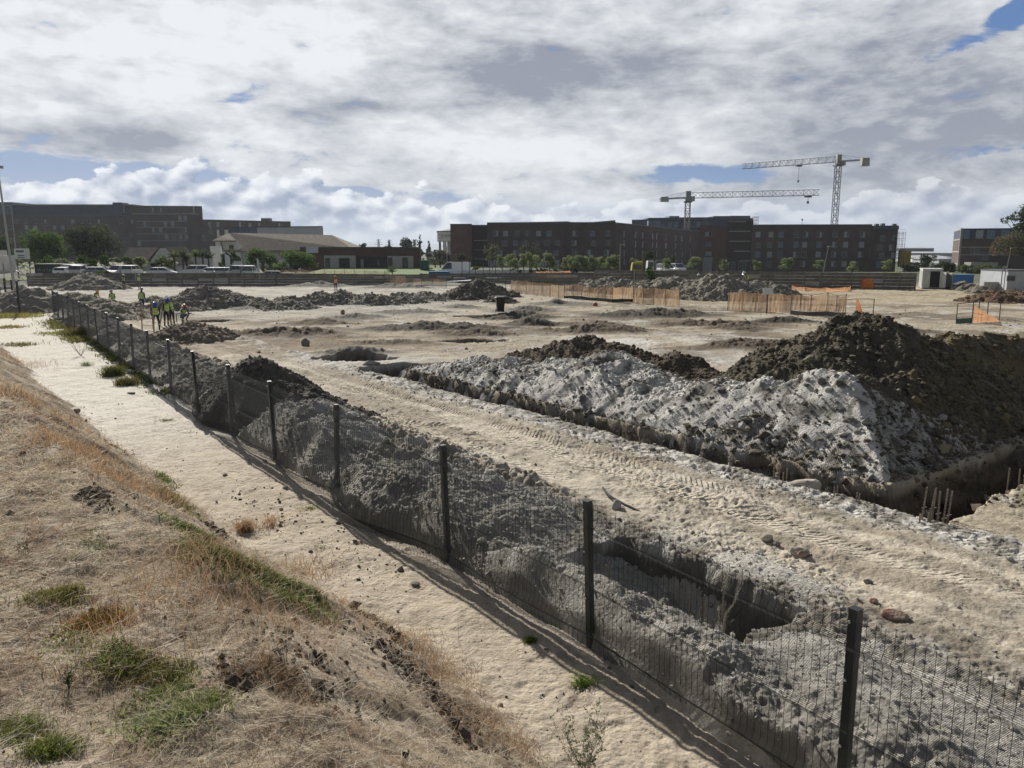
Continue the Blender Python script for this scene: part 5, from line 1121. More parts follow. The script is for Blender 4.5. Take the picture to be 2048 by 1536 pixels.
# stacked white boards
xy0=G(945,572)
for i in range(7):
    bb=MB(); bb.box(-1.9,1.9,-.5,.5,0,.09); px=[905,925,940,960,985,1000,915][i]; py=[566,561,564,562,566,568,570][i]; x,y=G(px,py); o=bb.build('white_board',M['sheetbanner'],None,(x,y,gz(x,y)+.03+.1*(i%3)),rw.uniform(-.5,.5)); o.rotation_euler=(rw.uniform(.0,.15),rw.uniform(-.06,.06),rw.uniform(-.5,.5)); tag(o,'loose white board lying in the pile behind the pointed heap','board','white boards behind the pointed heap')
# ---- street lamps, masts, pylons, banners
def lamp(px,yb,yt,Y,label,lean=0,arm=1):
    x,zt=at(px,yt,Y); root=empty('street_lamp',(x,Y,.6),0,label,'lamp post'); h=zt-.6; bb=MB(); bb.bar((0,0,0),(lean,0,h),.11,0,6,.06); bb.build('pole',M['lampsteel'],root)
    bb=MB(); bb.hexa([(lean-.1,-.12,h),(lean+arm*.8,-.12,h+.05),(lean+arm*.8,.12,h+.05),(lean-.1,.12,h),(lean-.1,-.12,h+.14),(lean+arm*.8,-.1,h+.15),(lean+arm*.8,.1,h+.15),(lean-.1,.12,h+.14)]); bb.build('lamp_head',M['lampsteel'],root)
lamp(1240.5,543,490,125,'street lamp in front of the receding brick wing')
lamp(1648,543,494,125,'leaning street lamp in front of the longest brick block',.7)
lamp(893.5,543,493,150,'street lamp by the water tower and white van',0,-1)
lamp(2016,535,497,130,'street lamp at far right in front of the gum tree',.5)
lamp(90,510,452,160,'thin pale pole rising before the left brick block')
lamp(22,560,412,120,'tall thin lamp mast second from the left edge',0,-1)
x,zt=at(3,336,75); root=empty('floodlight_mast',(x,75,.3),0,'tallest bare steel mast at the left edge of the picture','mast'); bb=MB(); bb.bar((0,0,0),(-.35,0,zt-.3),.13,0,8,.07); bb.build('mast',M['lampsteel'],root); bb=MB(); bb.box(-.75,.1,-.15,.15,zt-.35,zt-.1); bb.build('mast_head',M['lampsteel'],root)
def pylon(px,yt,yb,Y,label):
    x,zt=at(px,yt,Y); root=empty('power_pylon',(x,Y,.3),0,label,'pylon'); b=MB(); h=zt; w_=h*.09
    for sx in(-1,1):
        for sy in (-1,1): b.bar((sx*w_,sy*w_,0),(sx*w_*.15,sy*w_*.15,h),.22)
    for i in range(7):
        f=i/7; g=(i+1)/7; wa=w_*(1-.85*f); wb=w_*(1-.85*g); b.bar((-wa,-wa,h*f),(wb,-wb,h*g),.14); b.bar((wa,-wa,h*f),(-wb,-wb,h*g),.14)
    b.build('tower',M['slate'],root)
    for zz,l in ((.72,3.2),(.84,2.6),(.95,2.)): b=MB(); b.bar((-l,0,h*zz),(l,0,h*zz),.2); b.build('cross_arm',M['slate'],root)
pylon(757,479,500,620,'left of two faint power pylons on the skyline'); pylon(778.5,480,500,640,'right of two faint power pylons on the skyline')
def banner(px,yb,yt,Y,label,w_,rz):
    x,zt=at(px,yt,Y); root=empty('feather_banner',(x,Y,.9),rz,label,'banner'); h=zt-.9; bb=MB(); bb.bar((0,0,0),(0,0,h),.03,0,6); bb.build('pole',M['steelpole'],root)
    V=[];n=10
    for i in range(n+1):
        f=i/n; z=h*(.22+.78*f); ww=w_*(1-.15*f) if f<.75 else w_*math.sqrt(max(0,1-((f-.75)/.25)**2))*.88; V+=[(0.03,-.01,z),(max(ww,.02)+.03,-.01-.12*math.sin(f*5),z)]
    F=[(2*i,2*i+1,2*i+3,2*i+2) for i in range(n)]; me=npmesh('banner_cloth',V,F,[M['sheetbanner']]); link('banner_cloth',me,root)
banner(449,535,508,124,'rounded white feather banner beside the thatched hall',.85,.1); banner(513,534,516,124,'narrow white feather banner seen edge on before the round bushes',.35,.3)
# billboard at left
x0,zt=at(28,497,112); x1,zb=at(60,518,112); O_=((x0+x1)/2,112); root=empty('site_board',(O_[0],112,0),0,'white site notice board with green heading and dark lines near the left edge','sign'); w_=(x1-x0)/2
bb=MB(); bb.box(-w_,w_,-.05,.05,zb,zt); bb.build('board',M['sheetbanner'],root)
bb=MB(); bb.box(-w_*.75,w_*.3,-.08,-.055,zt-.55,zt-.25,0); bb.build('green_heading',M['dkg2'],root)
for q in range(2): bb=MB(); bb.box(-w_*.55,w_*.35,-.08,-.055,zt-1.05-q*.3,zt-.93-q*.3); bb.build('text_line',M['navyink'],root)
for sx in (-.8,.8): bb=MB(); bb.bar((sx*w_,.1,.3),(sx*w_,.1,zt),.07); bb.build('leg',M['steelpole'],root)
# steel stair / tank stand at left edge
x0,zt=at(-6,500,104); O_=(x0,104); root=empty('loading_platform',(x0,104,.3),0,'grey steel loading platform with sloping stair rails at the left edge','platform')
bb=MB(); bb.box(-1,1.9,0,1.6,1.7,1.85); bb.build('deck',M['lampsteel'],root); bb=MB(); bb.box(-1,1.4,.2,1.4,1.86,3.9); bb.box(-.8,1.1,.1,.3,3.91,4.6); bb.build('tank',M['cont_w'],root)
for sy in (0,1.5): bb=MB(); bb.bar((1.9,sy,2.6),(4.2,sy,.5),.05); bb.bar((1.9,sy,1.8),(4.,sy,.0),.06); bb.build('stair_rail',M['lampsteel'],root)
for sx in (-.9,.5,1.8): bb=MB(); bb.bar((sx,.1,0),(sx,.1,2.8),.06); bb.build('leg',M['lampsteel'],root)
# ================================================================== CARS
def car_meshes(kind):
    L,W=(4.3,1.72); b=MB()
    if kind=='hatch': prof=[(-2.1,.55,.96),(-1.9,.35,1.06),(-1.,.25,1.08),(0,.22,1.08),(1.0,.25,1.03),(1.7,.35,.86),(2.1,.5,.72)]; cab=[(-1.95,1.06),(-1.45,1.46),(.35,1.48),(1.15,1.02)]
    elif kind=='suv': prof=[(-2.1,.6,1.18),(-1.95,.42,1.24),(-1.,.32,1.24),(0,.3,1.24),(1.0,.32,1.18),(1.75,.42,1.0),(2.1,.6,.85)]; cab=[(-2.05,1.22),(-1.85,1.75),(.5,1.76),(1.2,1.16)]
    elif kind=='bakkie': prof=[(-2.4,.6,1.0),(-2.2,.48,1.02),(-1.,.4,1.02),(0,.36,1.04),(1.1,.4,1.04),(2.0,.48,.96),(2.35,.6,.85)]; cab=[(-2.35,1.03),(-2.3,1.70),(.35,1.74),(1.1,1.04)]
    elif kind=='van': prof=[(-2.5,.55,1.15),(-2.3,.42,1.15),(-1,.35,1.15),(0,.35,1.15),(1.4,.4,1.12),(2.2,.45,1.0),(2.55,.55,.85)]; cab=[(-2.5,1.15),(-2.5,2.15),(1.0,2.15),(1.9,1.13)]
    hw=W/2
    def sec(x,z0,z1,f): w_=hw*f; return [(x,-w_,z0+.1),(x,-w_*.9,z0),(x,w_*.9,z0),(x,w_,z0+.1),(x,w_,z1-.14),(x,w_*.93,z1),(x,-w_*.93,z1),(x,-w_,z1-.14)]
    S=[sec(x,z0,z1,(.86 if i in (0,len(prof)-1) else (.96 if i in (1,len(prof)-2) else 1))) for i,(x,z0,z1) in enumerate(prof)]
    for a,c in zip(S[:-1],S[1:]):
        for i in range(8): j=(i+1)%8; b.q([a[i],c[i],c[j],a[j]])
    b.q(S[0]); b.q(S[-1][::-1])
    # roof shell and pillars
    (xa,za),(xb,zb),(xc,zc),(xd,zd)=cab; wt=hw*.80; wb=hw*.93
    b.q([(xb,-wt,zb),(xc,-wt,zc),(xc,wt,zc),(xb,wt,zb)]); b.hexa([(xb,-wt,zb-.06),(xc,-wt,zc-.06),(xc,wt,zc-.06),(xb,wt,zb-.06),(xb+.05,-wt*.95,zb+.03),(xc-.05,-wt*.95,zc+.03),(xc-.05,wt*.95,zc+.03),(xb+.05,wt*.95,zb+.03)])
    for sy in (-1,1):
        for p,q in (((xa,sy*wb,za),(xb,sy*wt,zb)),((xd,sy*wb,zd),(xc,sy*wt,zc)),(((xa+xd)/2,sy*wb,za),((xb+xc)/2,sy*wt,zb))): b.bar(p,q,.05)
    if kind=='van': 
        b.hexa([(-2.5,-wb,1.1),(.3,-wb,1.1),(.3,wb,1.1),(-2.5,wb,1.1),(-2.48,-wt,2.14),(.3,-wt,2.14),(.3,wt,2.14),(-2.48,wt,2.14)])
    body=b
    g=MB(); e=.985; wt2,wb2=wt*e,wb*e
    g.hexa([(xa+.04,-wb2,za-.05),(xd-.04,-wb2,zd-.05),(xd-.04,wb2,zd-.05),(xa+.04,wb2,za-.05),(xb+.03,-wt2,zb-.05),(xc-.03,-wt2,zc-.05),(xc-.03,wt2,zc-.05),(xb+.03,wt2,zb-.05)])
    wh=MB(); n=14; 
    ty=MB(); ty.lathe((0,0,0),[(.2,-.1),(.31,-.1),(.33,-.06),(.33,.06),(.31,.1),(.2,.1)],16); ri=MB(); ri.lathe((0,0,0),[(.2,.06),(.12,.085),(.02,.075)],12)
    hl=MB(); hl.box(-.02,.03,-.16,.16,-.07,.07)
    return dict(body=body,glass=g.mesh('windows',[M['carglass']]),tyre=ty.mesh('tyre',[M['tyre']],True),rim=ri.mesh('rim',[M['rim']]),lamp=hl.mesh('headlight',[M['lamp']]),prof=prof,hw=hw)
CM={}; 
def car(kind,x,y,z,rz,paint,label,group,name='parked_car',cat='car'):
    if kind not in CM: CM[kind]=car_meshes(kind)
    c=CM[kind]; key='b'+paint
    if key not in c: c[key]=c['body'].mesh('body',[M[paint]])
    root=empty(name,(x,y,z),rz,label,cat,group); link('body',c[key],root); link('windows',c['glass'],root)
    xf=c['prof'][-1][0]; wx=xf*.64
    for sx in (-wx,wx):
        for sy in (-1,1):
            w_=empty('wheel',(sx,sy*(c['hw']-.07),.33)); w_.parent=root; w_.rotation_euler=(R(-90*sy),0,0)
            link('tyre',c['tyre'],w_); link('rim',c['rim'],w_)
    for sy in (-1,1): link('headlight',c['lamp'],root,(xf-.03,sy*c['hw']*.62,c['prof'][-1][2]-.12))
    return root
gp_='cars parked behind the left concrete wall'
lst=[(128,'hatch',1.7,'carwhite','first white hatchback from the left with a bright glint on its roof'),(157,'suv',1.75,'cargrey','dark windowed grey car behind the box trailer and wall side heap'),(173,'hatch',1.4,'carwhite','white hatchback showing above the peak of the wall side heap'),(203,'hatch',.1,'cargrey','silver hatchback seen side on above the green bush'),(237,'suv',1.5,'carwhite','white estate car glinting left of the two vest wearing workers'),(265,'suv',1.6,'carwhite','white boxy car with a dark rear window above the standing worker'),(326,'hatch',.2,'carwhite','lone white hatchback in the gap in front of the small cottage'),
 (387,'suv',.15,'carwhite','large white car seen side on below the palms'),(410,'hatch',1.3,'cargrey','silver car right behind the large white side on car'),(430,'hatch',1.5,'carwhite','small white hatchback with a strong glint left of the feather banner'),(447,'hatch',1.6,'cargrey','silver hatchback under the rounded feather banner'),(464,'hatch',1.4,'carwhite','white hatchback right of the rounded feather banner'),(478,'suv',1.6,'cargrey','silver car half hidden between the white hatchback and the white bakkie'),(500,'bakkie',1.65,'carwhite','white pickup truck facing the wall with a broad windscreen'),(538,'hatch',.1,'carwhite','last white car at the right end of the row, showing only its roof')]
for i,(px,kd,rz,pt_,lb) in enumerate(lst):
    Y=114+rw.uniform(-2,3); x,_=at(px,545,Y); car(kd,x,Y,.98 if px!=538 else .45,rz+rw.uniform(-.1,.1)+(math.pi if rw.random()<.3 else 0),pt_,lb,gp_)
x,_=at(908,545,122); car('van',x,122,.95,math.pi,'carwhite','white panel van with its bonnet to the left beside the blue skip',None,'panel_van','van')
for px,kd,lb in ((1333,'bakkie','white pickup behind the long wall, left of a pair'),(1354,'suv','white car behind the long wall, right of a pair')): x,_=at(px,541,135); car(kd,x,135,.95,-1.3,'carwhite',lb,'cars behind the long concrete wall')
x,zt=at(1305,528,130); root=empty('flatbed_truck',(x,130,.9),0,'small pale truck cab and frame behind the green bush and long wall','truck'); bb=MB(); bb.hexa([(-1.,-.9,.4),(.1,-.9,.4),(.1,.9,.4),(-1.,.9,.4),(-.9,-.85,2.35),(.1,-.85,2.35),(.1,.85,2.35),(-.9,.85,2.35)]); bb.build('cab',M['cont_w'],root); bb=MB(); bb.box(-.85,-.05,-.95,-.9,1.35,2.1); bb.build('window',M['carglass'],root); bb=MB(); bb.box(.2,3.,-.9,.9,.6,.8); bb.bar((.3,-.8,.8),(.3,-.8,2.4),.06); bb.bar((1.5,-.8,.8),(1.5,-.8,2.4),.06); bb.bar((.3,-.8,2.4),(1.5,-.8,2.4),.06); bb.build('flatbed',M['lampsteel'],root)
for sx in (-.5,2.2): bb=MB(); bb.lathe((0,0,0),[(.2,-.1),(.4,-.1),(.4,.1),(.2,.1)],14); o=bb.build('wheel',M['tyre'],root,(sx,-.8,.4)); o.rotation_euler=(R(90),0,0)
# ================================================================== WHEELIE BIN
x,y=G(1000.5,634.5); root=empty('wheelie_bin',(x,y,gz(x,y)+.02),R(8),'black plastic wheelie bin standing alone in the middle of the site','bin')
bb=MB(); bb.hexa([(-.22,-.25,.06),(.22,-.25,.06),(.22,.22,.06),(-.22,.22,.06),(-.30,-.35,.97),(.30,-.35,.97),(.30,.34,.97),(-.30,.34,.97)]); bb.box(-.325,.325,-.375,.36,.93,.99)
for sx in (-.14,0,.14): bb.hexa([(sx-.02,-.275,.15),(sx+.02,-.275,.15),(sx+.02,-.24,.15),(sx-.02,-.24,.15),(sx-.02,-.355,.85),(sx+.02,-.355,.85),(sx+.02,-.32,.85),(sx-.02,-.32,.85)])
bb.build('body',M['black'],root)
bb=MB(); bb.hexa([(-.33,-.40,.995),(.33,-.40,.995),(.33,.38,.995),(-.33,.38,.995),(-.28,-.33,1.05),(.28,-.33,1.05),(.28,.36,1.10),(-.28,.36,1.10)]); bb.build('lid',M['black'],root)
bb=MB(); bb.bar((-.25,.42,1.0),(.25,.42,1.0),.02,0,6); bb.bar((-.25,.36,.95),(-.25,.42,1.),.02); bb.bar((.25,.36,.95),(.25,.42,1.),.02); bb.build('handle',M['black'],root)
for sx in (-.27,.27): bb=MB(); bb.lathe((0,0,0),[(.02,-.03),(.10,-.03),(.10,.03),(.02,.03)],14); o=bb.build('wheel',M['tyre'],root,(sx,.24,.1)); o.rotation_euler=(0,R(90),0)
# ================================================================== LOOSE OBJECTS
def rock(name,px,py,z,size,m,label,cat,sc=(1,1,.7),seed=1,group=None,rz=0,ztop=None):
    x,y=G(px,py,z); rr=np.random.default_rng(seed); bm=bmesh.new(); bmesh.ops.create_icosphere(bm,subdivisions=3,radius=1)
    pl=[(lambda v:v/np.linalg.norm(v))(rr.normal(size=3)) for _ in range(9)]; dd=rr.uniform(.62,.85,9)
    for v in bm.verts:
        c=np.array(v.co)
        for n_,d_ in zip(pl,dd):
            q=c@n_-d_
            if q>0: c=c-n_*q
        v.co=Vector((c+rr.normal(size=3)*.012)*np.array(sc)*size)
    me=bpy.data.meshes.new(name); bm.to_mesh(me); bm.free(); me.materials.append(M[m]); zz=gz(x,y) if ztop is None else ztop
    return tag(link(name,me,None,(x,y,zz+size*sc[2]*.45),rz),label,cat,group)
rock('boulder',1614,972,.3,.27,'stone','pale flat faced boulder on the near lip of the long trench','boulder',(1.15,.8,.62),3)
rock('stone_block',1598,1102,.3,.13,'stone','pale square cut stone beside a broken brick on the haul road','stone',(1.2,.8,.6),5)
rock('broken_brick',1606,1108,.3,.07,'brickbit','small broken brick touching the pale square cut stone','brick',(1.2,.8,.8),6)
rock('stone_block',1534,1078,.3,.095,'stone','grey rounded stone left of the pale square cut stone','stone',(1,.9,.8),7)
rock('stone_block',1553,1086,.3,.06,'conc2','small dark stone right of the grey rounded stone','stone',(1,.9,.8),8)
rock('broken_brick',1790,1232,.3,.14,'brickbit','largest broken red brick lump with pale mortar near the fence top','brick',(1.15,.6,.55),9,rz=-.5)
rock('broken_brick',1748,1202,.3,.055,'brickbit','small red brick chip left of the largest brick lump','brick',(1,1,.8),10)
rock('stone_block',1737,1160,.3,.06,'conc2','small grey stone on the haul road above the brick chip','stone',(1.3,.8,.8),11)
rock('stone_block',970,918,.3,.07,'conc2','little stone lying in the turning tracks','stone',(1,1,.8),12)
rock('concrete_lump',612,690,.3,.22,'conc2','dark square lump standing alone on the brown ground left of the square pit','lump',(1,1,1.1),13)
rock('buried_kerb',742,729,.3,.25,'concl','pale flat stone on the near edge of the square pit','stone',(1.5,.5,.5),14)
rock('stone_block',1233,1012,.3,.11,'concl','grey stone at the end of the black hose','stone',(1,1,1.1),15)
rock('debris_lump',686,629,.3,.16,'brickbit','small rusty red lump on the pale ground left of the bin','debris',(1,1,1.5),16)
rock('debris_lump',1191,612,.3,.19,'red','small dark red bag shaped lump before the netting boards','debris',(1,1,1.3),17)
rock('path_stone',155,837,.0,.10,'brickbit','brown stone beside a pale one on the sandy path','stone',(1,1,.8),18)
rock('path_stone',152,834,.0,.07,'concl','pale stone beside the brown one on the sandy path','stone',(1,1,.8),19)
rock('path_stone',263,789,.0,.08,'conc2','flat dark stone on the far sandy path','stone',(2,1,.5),20)
rock('path_stone',571,979,.0,.05,'conc2','small dark stone on the path near the bulging panel','stone',(1.2,1,.8),21)
rock('path_stone',450,951,.0,.05,'conc2','small dark stone on the path below the gap under the fence','stone',(1.2,1,.7),22)
rock('broken_brick',1001,1413,.05,.03,'brickbit','tiny red brick chip at the foot of the grassy bank','brick',(1,1,.8),23)
rock('broken_brick',420,1478,1.4,.05,'brickbit','flat red brick chip in the straw of the bank','brick',(1.3,.6,.5),24)
pts=[]; 
for px,py,dz in ((1206,975,.01),(1213,986,.02),(1222,995,.03),(1234,1002,.03),(1250,1010,.02),(1266,1016,.01),(1280,1022,.0)): x,y=G(px,py); pts.append((x,y,gz(*G(1240,1004))+dz+.035))
o_=Vector(pts[0]); bb=MB(); bb.tube([Vector(p)-o_ for p in pts],.022,0,8); tag(bb.build('black_hose',M['tyre'],None,tuple(o_)),'short curved black hose lying on the haul road edge','hose')
x,y=G(905,634); bb=MB(); bb.tube([(0,0,.06),(2.2,.25,.07),(4.4,.2,.06)],.06,0,6); tag(bb.build('black_pipe',M['black'],None,(x,y,gz(x,y))),'long thin black pipe lying left of the wheelie bin','pipe')
x,y=G(848,577); bb=MB(); bb.tube([(-1,0,.12),(6.,.3,.12)],.09,0,8); tag(bb.build('white_pipe',M['sheetbanner'],None,(x,y,gz(x,y))),'long white pipe lying before the faded netting','pipe')
# steel bars standing in the trenches
def rebar(px,yt,yb,lx,label,group,s_=None,t_=None,r_=.011,Y=None):
    x,y=G(px,yb,.3) if Y is None else (at(px,yb,Y)[0],Y); _,zt=at(px,yt,y); z0=gz(x,y)-.15; bb=MB(); h=zt-z0
    bb.bar((0,0,0),(lx,0,h),r_,0,6); n=int(h/.05)
    for i in range(0,n): f=(i+.5)/n; bb.bar((lx*f,0,h*f-.004),(lx*f,0,h*f+.006),r_*1.25,0,6)
    bb.bar((lx*.5-.03,.0,h*.5),(lx*.5+.05,.01,h*.52),r_*.6)
    return tag(bb.build('steel_bar',M['rust'],None,(x,y,z0)),label,'steel bar',group)
gb='steel bars standing in the dark trench corner'
for px,yt,lx in ((1846,975,.05),(1861,978,.07),(1867,976,.03),(1879,983,.0),(1889,978,.04),(1897,982,.05)): rebar(px-4,yt,1040,lx,'tall rusty reinforcing bar in the cluster before the dark trench corner',gb,r_=.014,Y=12.05)
for px,yt in ((1839,1028),(1856,1025),(1860,1026),(1875,1030)): rebar(px,yt,1046,.0,'short bar stub at the foot of the tall bar cluster','short bar stubs by the trench corner',r_=.016,Y=11.95)
for px,yt in ((1545,934),(1556,930),(1564,945),(1571,937),(1668,974),(1674,972),(1714,985),(1719,988)): rebar(px,yt,990,.0,'thin bar poking out of the middle of the long trench','thin bars along the long trench',r_=.012,Y=G(px,yt+40)[1]+.5)
for px,yt,lx in ((2012,936,.02),(2037,938,-.02),(2046,880,.0)): rebar(px,yt,985,lx,'bar standing beyond the yellowish rubble lump','bars beyond the yellowish lump',r_=.013,Y=14.4)
for i,px in enumerate((845,853,861,870,879,888,897,905,915,1240,1275,1290)): rebar(px,763+i*2.2 if px<1000 else 838+(px-1240)*.3,800,0,'faint thin bar against the far half of the long trench','faint thin bars in the far trench',r_=.014,Y=(G(px,772+i*2.6)[1] if px<1000 else G(px,862+(px-1240)*.35)[1])+.6)
gb2='bent bars in the pit behind the near fence'
for px,yt,yb,lx in ((1205,1130,1175,.04),(1214,1122,1170,.03),(1238,1125,1165,.09),(1205,1128,1165,-.02),(1360,1195,1235,.12),(1388,1215,1240,.08),(1395,1195,1242,.06),(1402,1190,1242,.03)): rebar(px,yt,yb,lx,'bent pale steel bar sticking up in the pit behind the near fence',gb2,r_=.008,Y=G(px,yb)[1]+.25)
# ================================================================== PEOPLE
M['skin']=mat('dark_skin',(.085,.045,.03),.6,.15,9); M['navycloth']=mat('navy_work_cloth',(.018,.022,.045),.9,.3,9)
M['bluecloth']=mat('blue_work_cloth',(.035,.06,.14),.9,.3,9); M['greycloth']=mat('grey_work_cloth',(.14,.14,.15),.9,.3,9)
M['vest']=mat('lime_vest_cloth',(.38,.55,.07),.75,.15,9); M['vesto']=mat('orange_vest_cloth',(.65,.20,.05),.75,.15,9); M['band']=mat('reflective_band',(.62,.64,.60),.4,.1,9)
M['hblue']=mat('blue_helmet_plastic',(.025,.07,.42),.35,.1,5); M['hwhite']=mat('white_helmet_plastic',(.62,.62,.60),.35,.05,5); M['hred']=mat('red_helmet_plastic',(.45,.05,.03),.35,.1,5); M['horange']=mat('orange_helmet_plastic',(.62,.24,.03),.35,.1,5); M['hgrey']=mat('grey_helmet_plastic',(.30,.30,.29),.4,.1,5)
M['boot']=mat('black_boot',(.015,.014,.013),.6,.2,9)
def person(px,yb,heading,pose,helmet,vest,cloth,label,zoff=0.,Y=None,scale=1.):
    if Y is None: x,y=G(px,yb,.3)
    else: x,_=at(px,yb,Y); y=Y
    V3=Vector; hip=.95; lean=2; kn=[(.10,-.03,.51),(-.10,.02,.51)]; an=[(.11,.03,.09),(-.11,.05,.09)]; turn=0
    hands=[(.27,-.10,.86),(-.27,-.08,.86)]; look=0; hipy=0
    if pose=='walk': an=[(.11,-.24,.10),(-.11,.30,.12)]; kn=[(.1,-.17,.5),(-.1,.10,.5)]; hip=.92
    if pose=='bend': lean=38; an=[(.16,.02,.09),(-.14,.10,.09)]; kn=[(.15,-.06,.50),(-.13,.02,.50)]; hands=[(.20,-.55,.92),(-.16,-.50,.85)]; look=25
    if pose=='lookdown': lean=12; hands=[(.20,-.34,.98),(-.20,-.30,.95)]; look=25
    if pose=='squat': hip=.34; hipy=.16; lean=28; kn=[(.20,-.30,.52),(-.18,-.28,.50)]; an=[(.14,-.02,.09),(-.14,.02,.09)]; hands=[(.22,-.52,.48),(-.15,-.50,.46)]
    if pose=='arms': hands=[(.34,-.30,1.05),(-.30,-.22,1.0)]; lean=6
    L=R(lean); up=V3((0,-math.sin(L),math.cos(L)))
    P=V3((0,hipy,hip)); W=P+up*.18; C=P+up*.38; N=P+up*.54; L2=R(lean*.5+look); hu=V3((0,-math.sin(L2),math.cos(L2))); Hd=N+hu*.11+V3((0,-.015,0)); Tp=Hd+hu*.11
    v=[P,W,C,N,N+hu*.05,Hd,Tp]; rad=[(.15,.115),(.14,.105),(.165,.115),(.075,.07),(.058,.06),(.083,.095),(.06,.07)]; e=[(0,1),(1,2),(2,3),(3,4),(4,5),(5,6)]; seg=['t','t','t','n','h','h']
    nose=len(v); v.append(Hd+V3((0,-.115,-.005))); rad.append((.016,.018)); e.append((5,nose)); seg.append('h')
    for i,sx in enumerate((1,-1)):
        k_=len(v); h_=V3((sx*.095,hipy,hip-.05)); K=V3(kn[i]); A=V3(an[i])
        v+=[h_,K,A,A+V3((0,-.17,-.045))]; rad+=[(.088,.09),(.058,.06),(.045,.047),(.038,.03)]; e+=[(0,k_),(k_,k_+1),(k_+1,k_+2),(k_+2,k_+3)]; seg+=['l','l','l','b']
        k_=len(v); S=C+up*.08+V3((sx*.185,0,0)); Hn=V3(hands[i]); mid=(S+Hn)/2; d=(Hn-S).length; off=math.sqrt(max(0,.30**2-(d/2)**2)) if d<.6 else 0; E_=mid+V3((sx*.25,.6,-.55)).normalized()*off
        if d>.58: Hn=S+(Hn-S).normalized()*.56; E_=(S+Hn)/2+V3((sx*.03,.04,0))
        dr=(Hn-E_).normalized(); pl=Hn+dr*.07; sd_=dr.cross(V3((0,0,1))); sd_=sd_.normalized() if sd_.length>.1 else V3((0,1,0)); sd_*=1
        v+=[S,E_,Hn,pl]; rad+=[(.058,.056),(.042,.042),(.030,.028),(.036,.02)]; e+=[(2,k_),(k_,k_+1),(k_+1,k_+2),(k_+2,k_+3)]; seg+=['t','a','a','s']
        for q,(o_,ln) in enumerate(((-.030,.055),(-.010,.068),(.010,.064),(.030,.050))):
            m_=len(v); v+=[pl+sd_*o_+dr*.03,pl+sd_*o_*1.15+dr*(.03+ln)+V3((0,0,-.012))]; rad+=[(.0095,.0095),(.008,.008)]; e+=[(k_+3,m_),(m_,m_+1)]; seg+=['s','s']
        m_=len(v); v+=[pl+sd_*-.045+dr*-.01,pl+sd_*-.062+dr*.035]; rad+=[(.011,.011),(.009,.009)]; e+=[(k_+2,m_),(m_,m_+1)]; seg+=['s','s']
    me=bpy.data.meshes.new('b'); me.from_pydata([tuple(q) for q in v],e,[]); ob=bpy.data.objects.new('b',me); COL.objects.link(ob)
    md=ob.modifiers.new('s','SKIN'); ss_=ob.modifiers.new('u','SUBSURF'); ss_.levels=1
    for i,sv in enumerate(me.skin_vertices[0].data): sv.radius=rad[i]; sv.use_root=(i==0)
    dg=bpy.context.evaluated_depsgraph_get(); dg.update(); bm_=bpy.data.meshes.new_from_object(ob.evaluated_get(dg)); bpy.data.objects.remove(ob)
    bm_.name='person'; bm_.materials.clear()
    for m_ in ('skin',cloth,'boot'): bm_.materials.append(M[m_])
    A=np.array([v[a] for a,b in e]); B_=np.array([v[b] for a,b in e]); AB=B_-A
    for p in bm_.polygons:
        c=np.array(p.center); t_=np.clip(((c-A)*AB).sum(1)/np.maximum((AB*AB).sum(1),1e-9),0,1); d=np.linalg.norm(A+AB*t_[:,None]-c,axis=1); sgm=seg[int(d.argmin())]
        p.material_index={'h':0,'n':0,'s':0,'b':2}.get(sgm,1); p.use_smooth=True
    zz=gz(x,y)+zoff
    root=empty('person',(x,y,zz),heading,label,'person'); root.scale=(scale,)*3; link('body',bm_,root)
    def loft(rings,name,mats,mi):
        b=MB(); n=14; prev=None
        for (c,rx,ry) in rings:
            k_=len(b.v); f=V3((0,math.cos(L),math.sin(L)))
            for i in range(n): a=2*math.pi*i/n; q=c+V3((1,0,0))*math.cos(a)*rx+f*math.sin(a)*ry; b.v.append(tuple(q))
            if prev is not None:
                for i in range(n): j=(i+1)%n; b.f.append((prev+i,prev+j,k_+j,k_+i)); b.m.append(mi[len(b.f)//n if False else rings.index((c,rx,ry))-1])
            prev=k_
        return b.build(name,mats,root,smooth=True)
    if vest:
        loft([(P+up*.02,.182,.150),(P+up*.10,.176,.142),(P+up*.15,.175,.141),(P+up*.27,.186,.145),(P+up*.32,.19,.146),(P+up*.42,.196,.142),(P+up*.50,.13,.10)],'safety_vest',[M[vest],M['band']],[0,1,0,1,0,0])
    if helmet:
        b=MB(); b.lathe((0,0,0),[(.150,-.005),(.152,.01),(.125,.012),(.122,.05),(.10,.095),(.055,.125),(.01,.132)],16); b.hexa([(-.09,-.19,-.012),(.09,-.19,-.012),(.11,-.10,-.004),(-.11,-.10,-.004),(-.08,-.19,0),(.08,-.19,0),(.11,-.10,.012),(-.11,-.10,.012)]); b.box(-.012,.012,-.10,.11,.09,.135)
        o=b.build('helmet',M[helmet],root,tuple(Hd+hu*.055),smooth=False); o.rotation_euler=(L2,0,0)
    if cloth!='greycloth' and pose!='squat':
        for i in (0,1):
            q=V3(kn[i]).lerp(V3(an[i]),.35); b=MB(); b.lathe((0,0,0),[(.068,-.025),(.070,.025)],12,0,False); b.build('leg_band',M['band'],root,tuple(q))
    return root
person(190,602,R(60),'bend','horange','vest','navycloth','person with an orange helmet bent low in the hole at far left, lime vest',-.65)
person(226,607,R(10),'lookdown','hgrey','vest','navycloth','person in dark clothes standing waist deep in the hole, lime vest with two bands',-.62)
person(248,578,R(120),'walk','hwhite','vest','navycloth','person walking by the concrete wall in a lime vest and white helmet, legs apart')
person(279,578,R(180),'arms','hwhite','vest','greycloth','person in a lime vest standing alone before the parked cars and the wall')
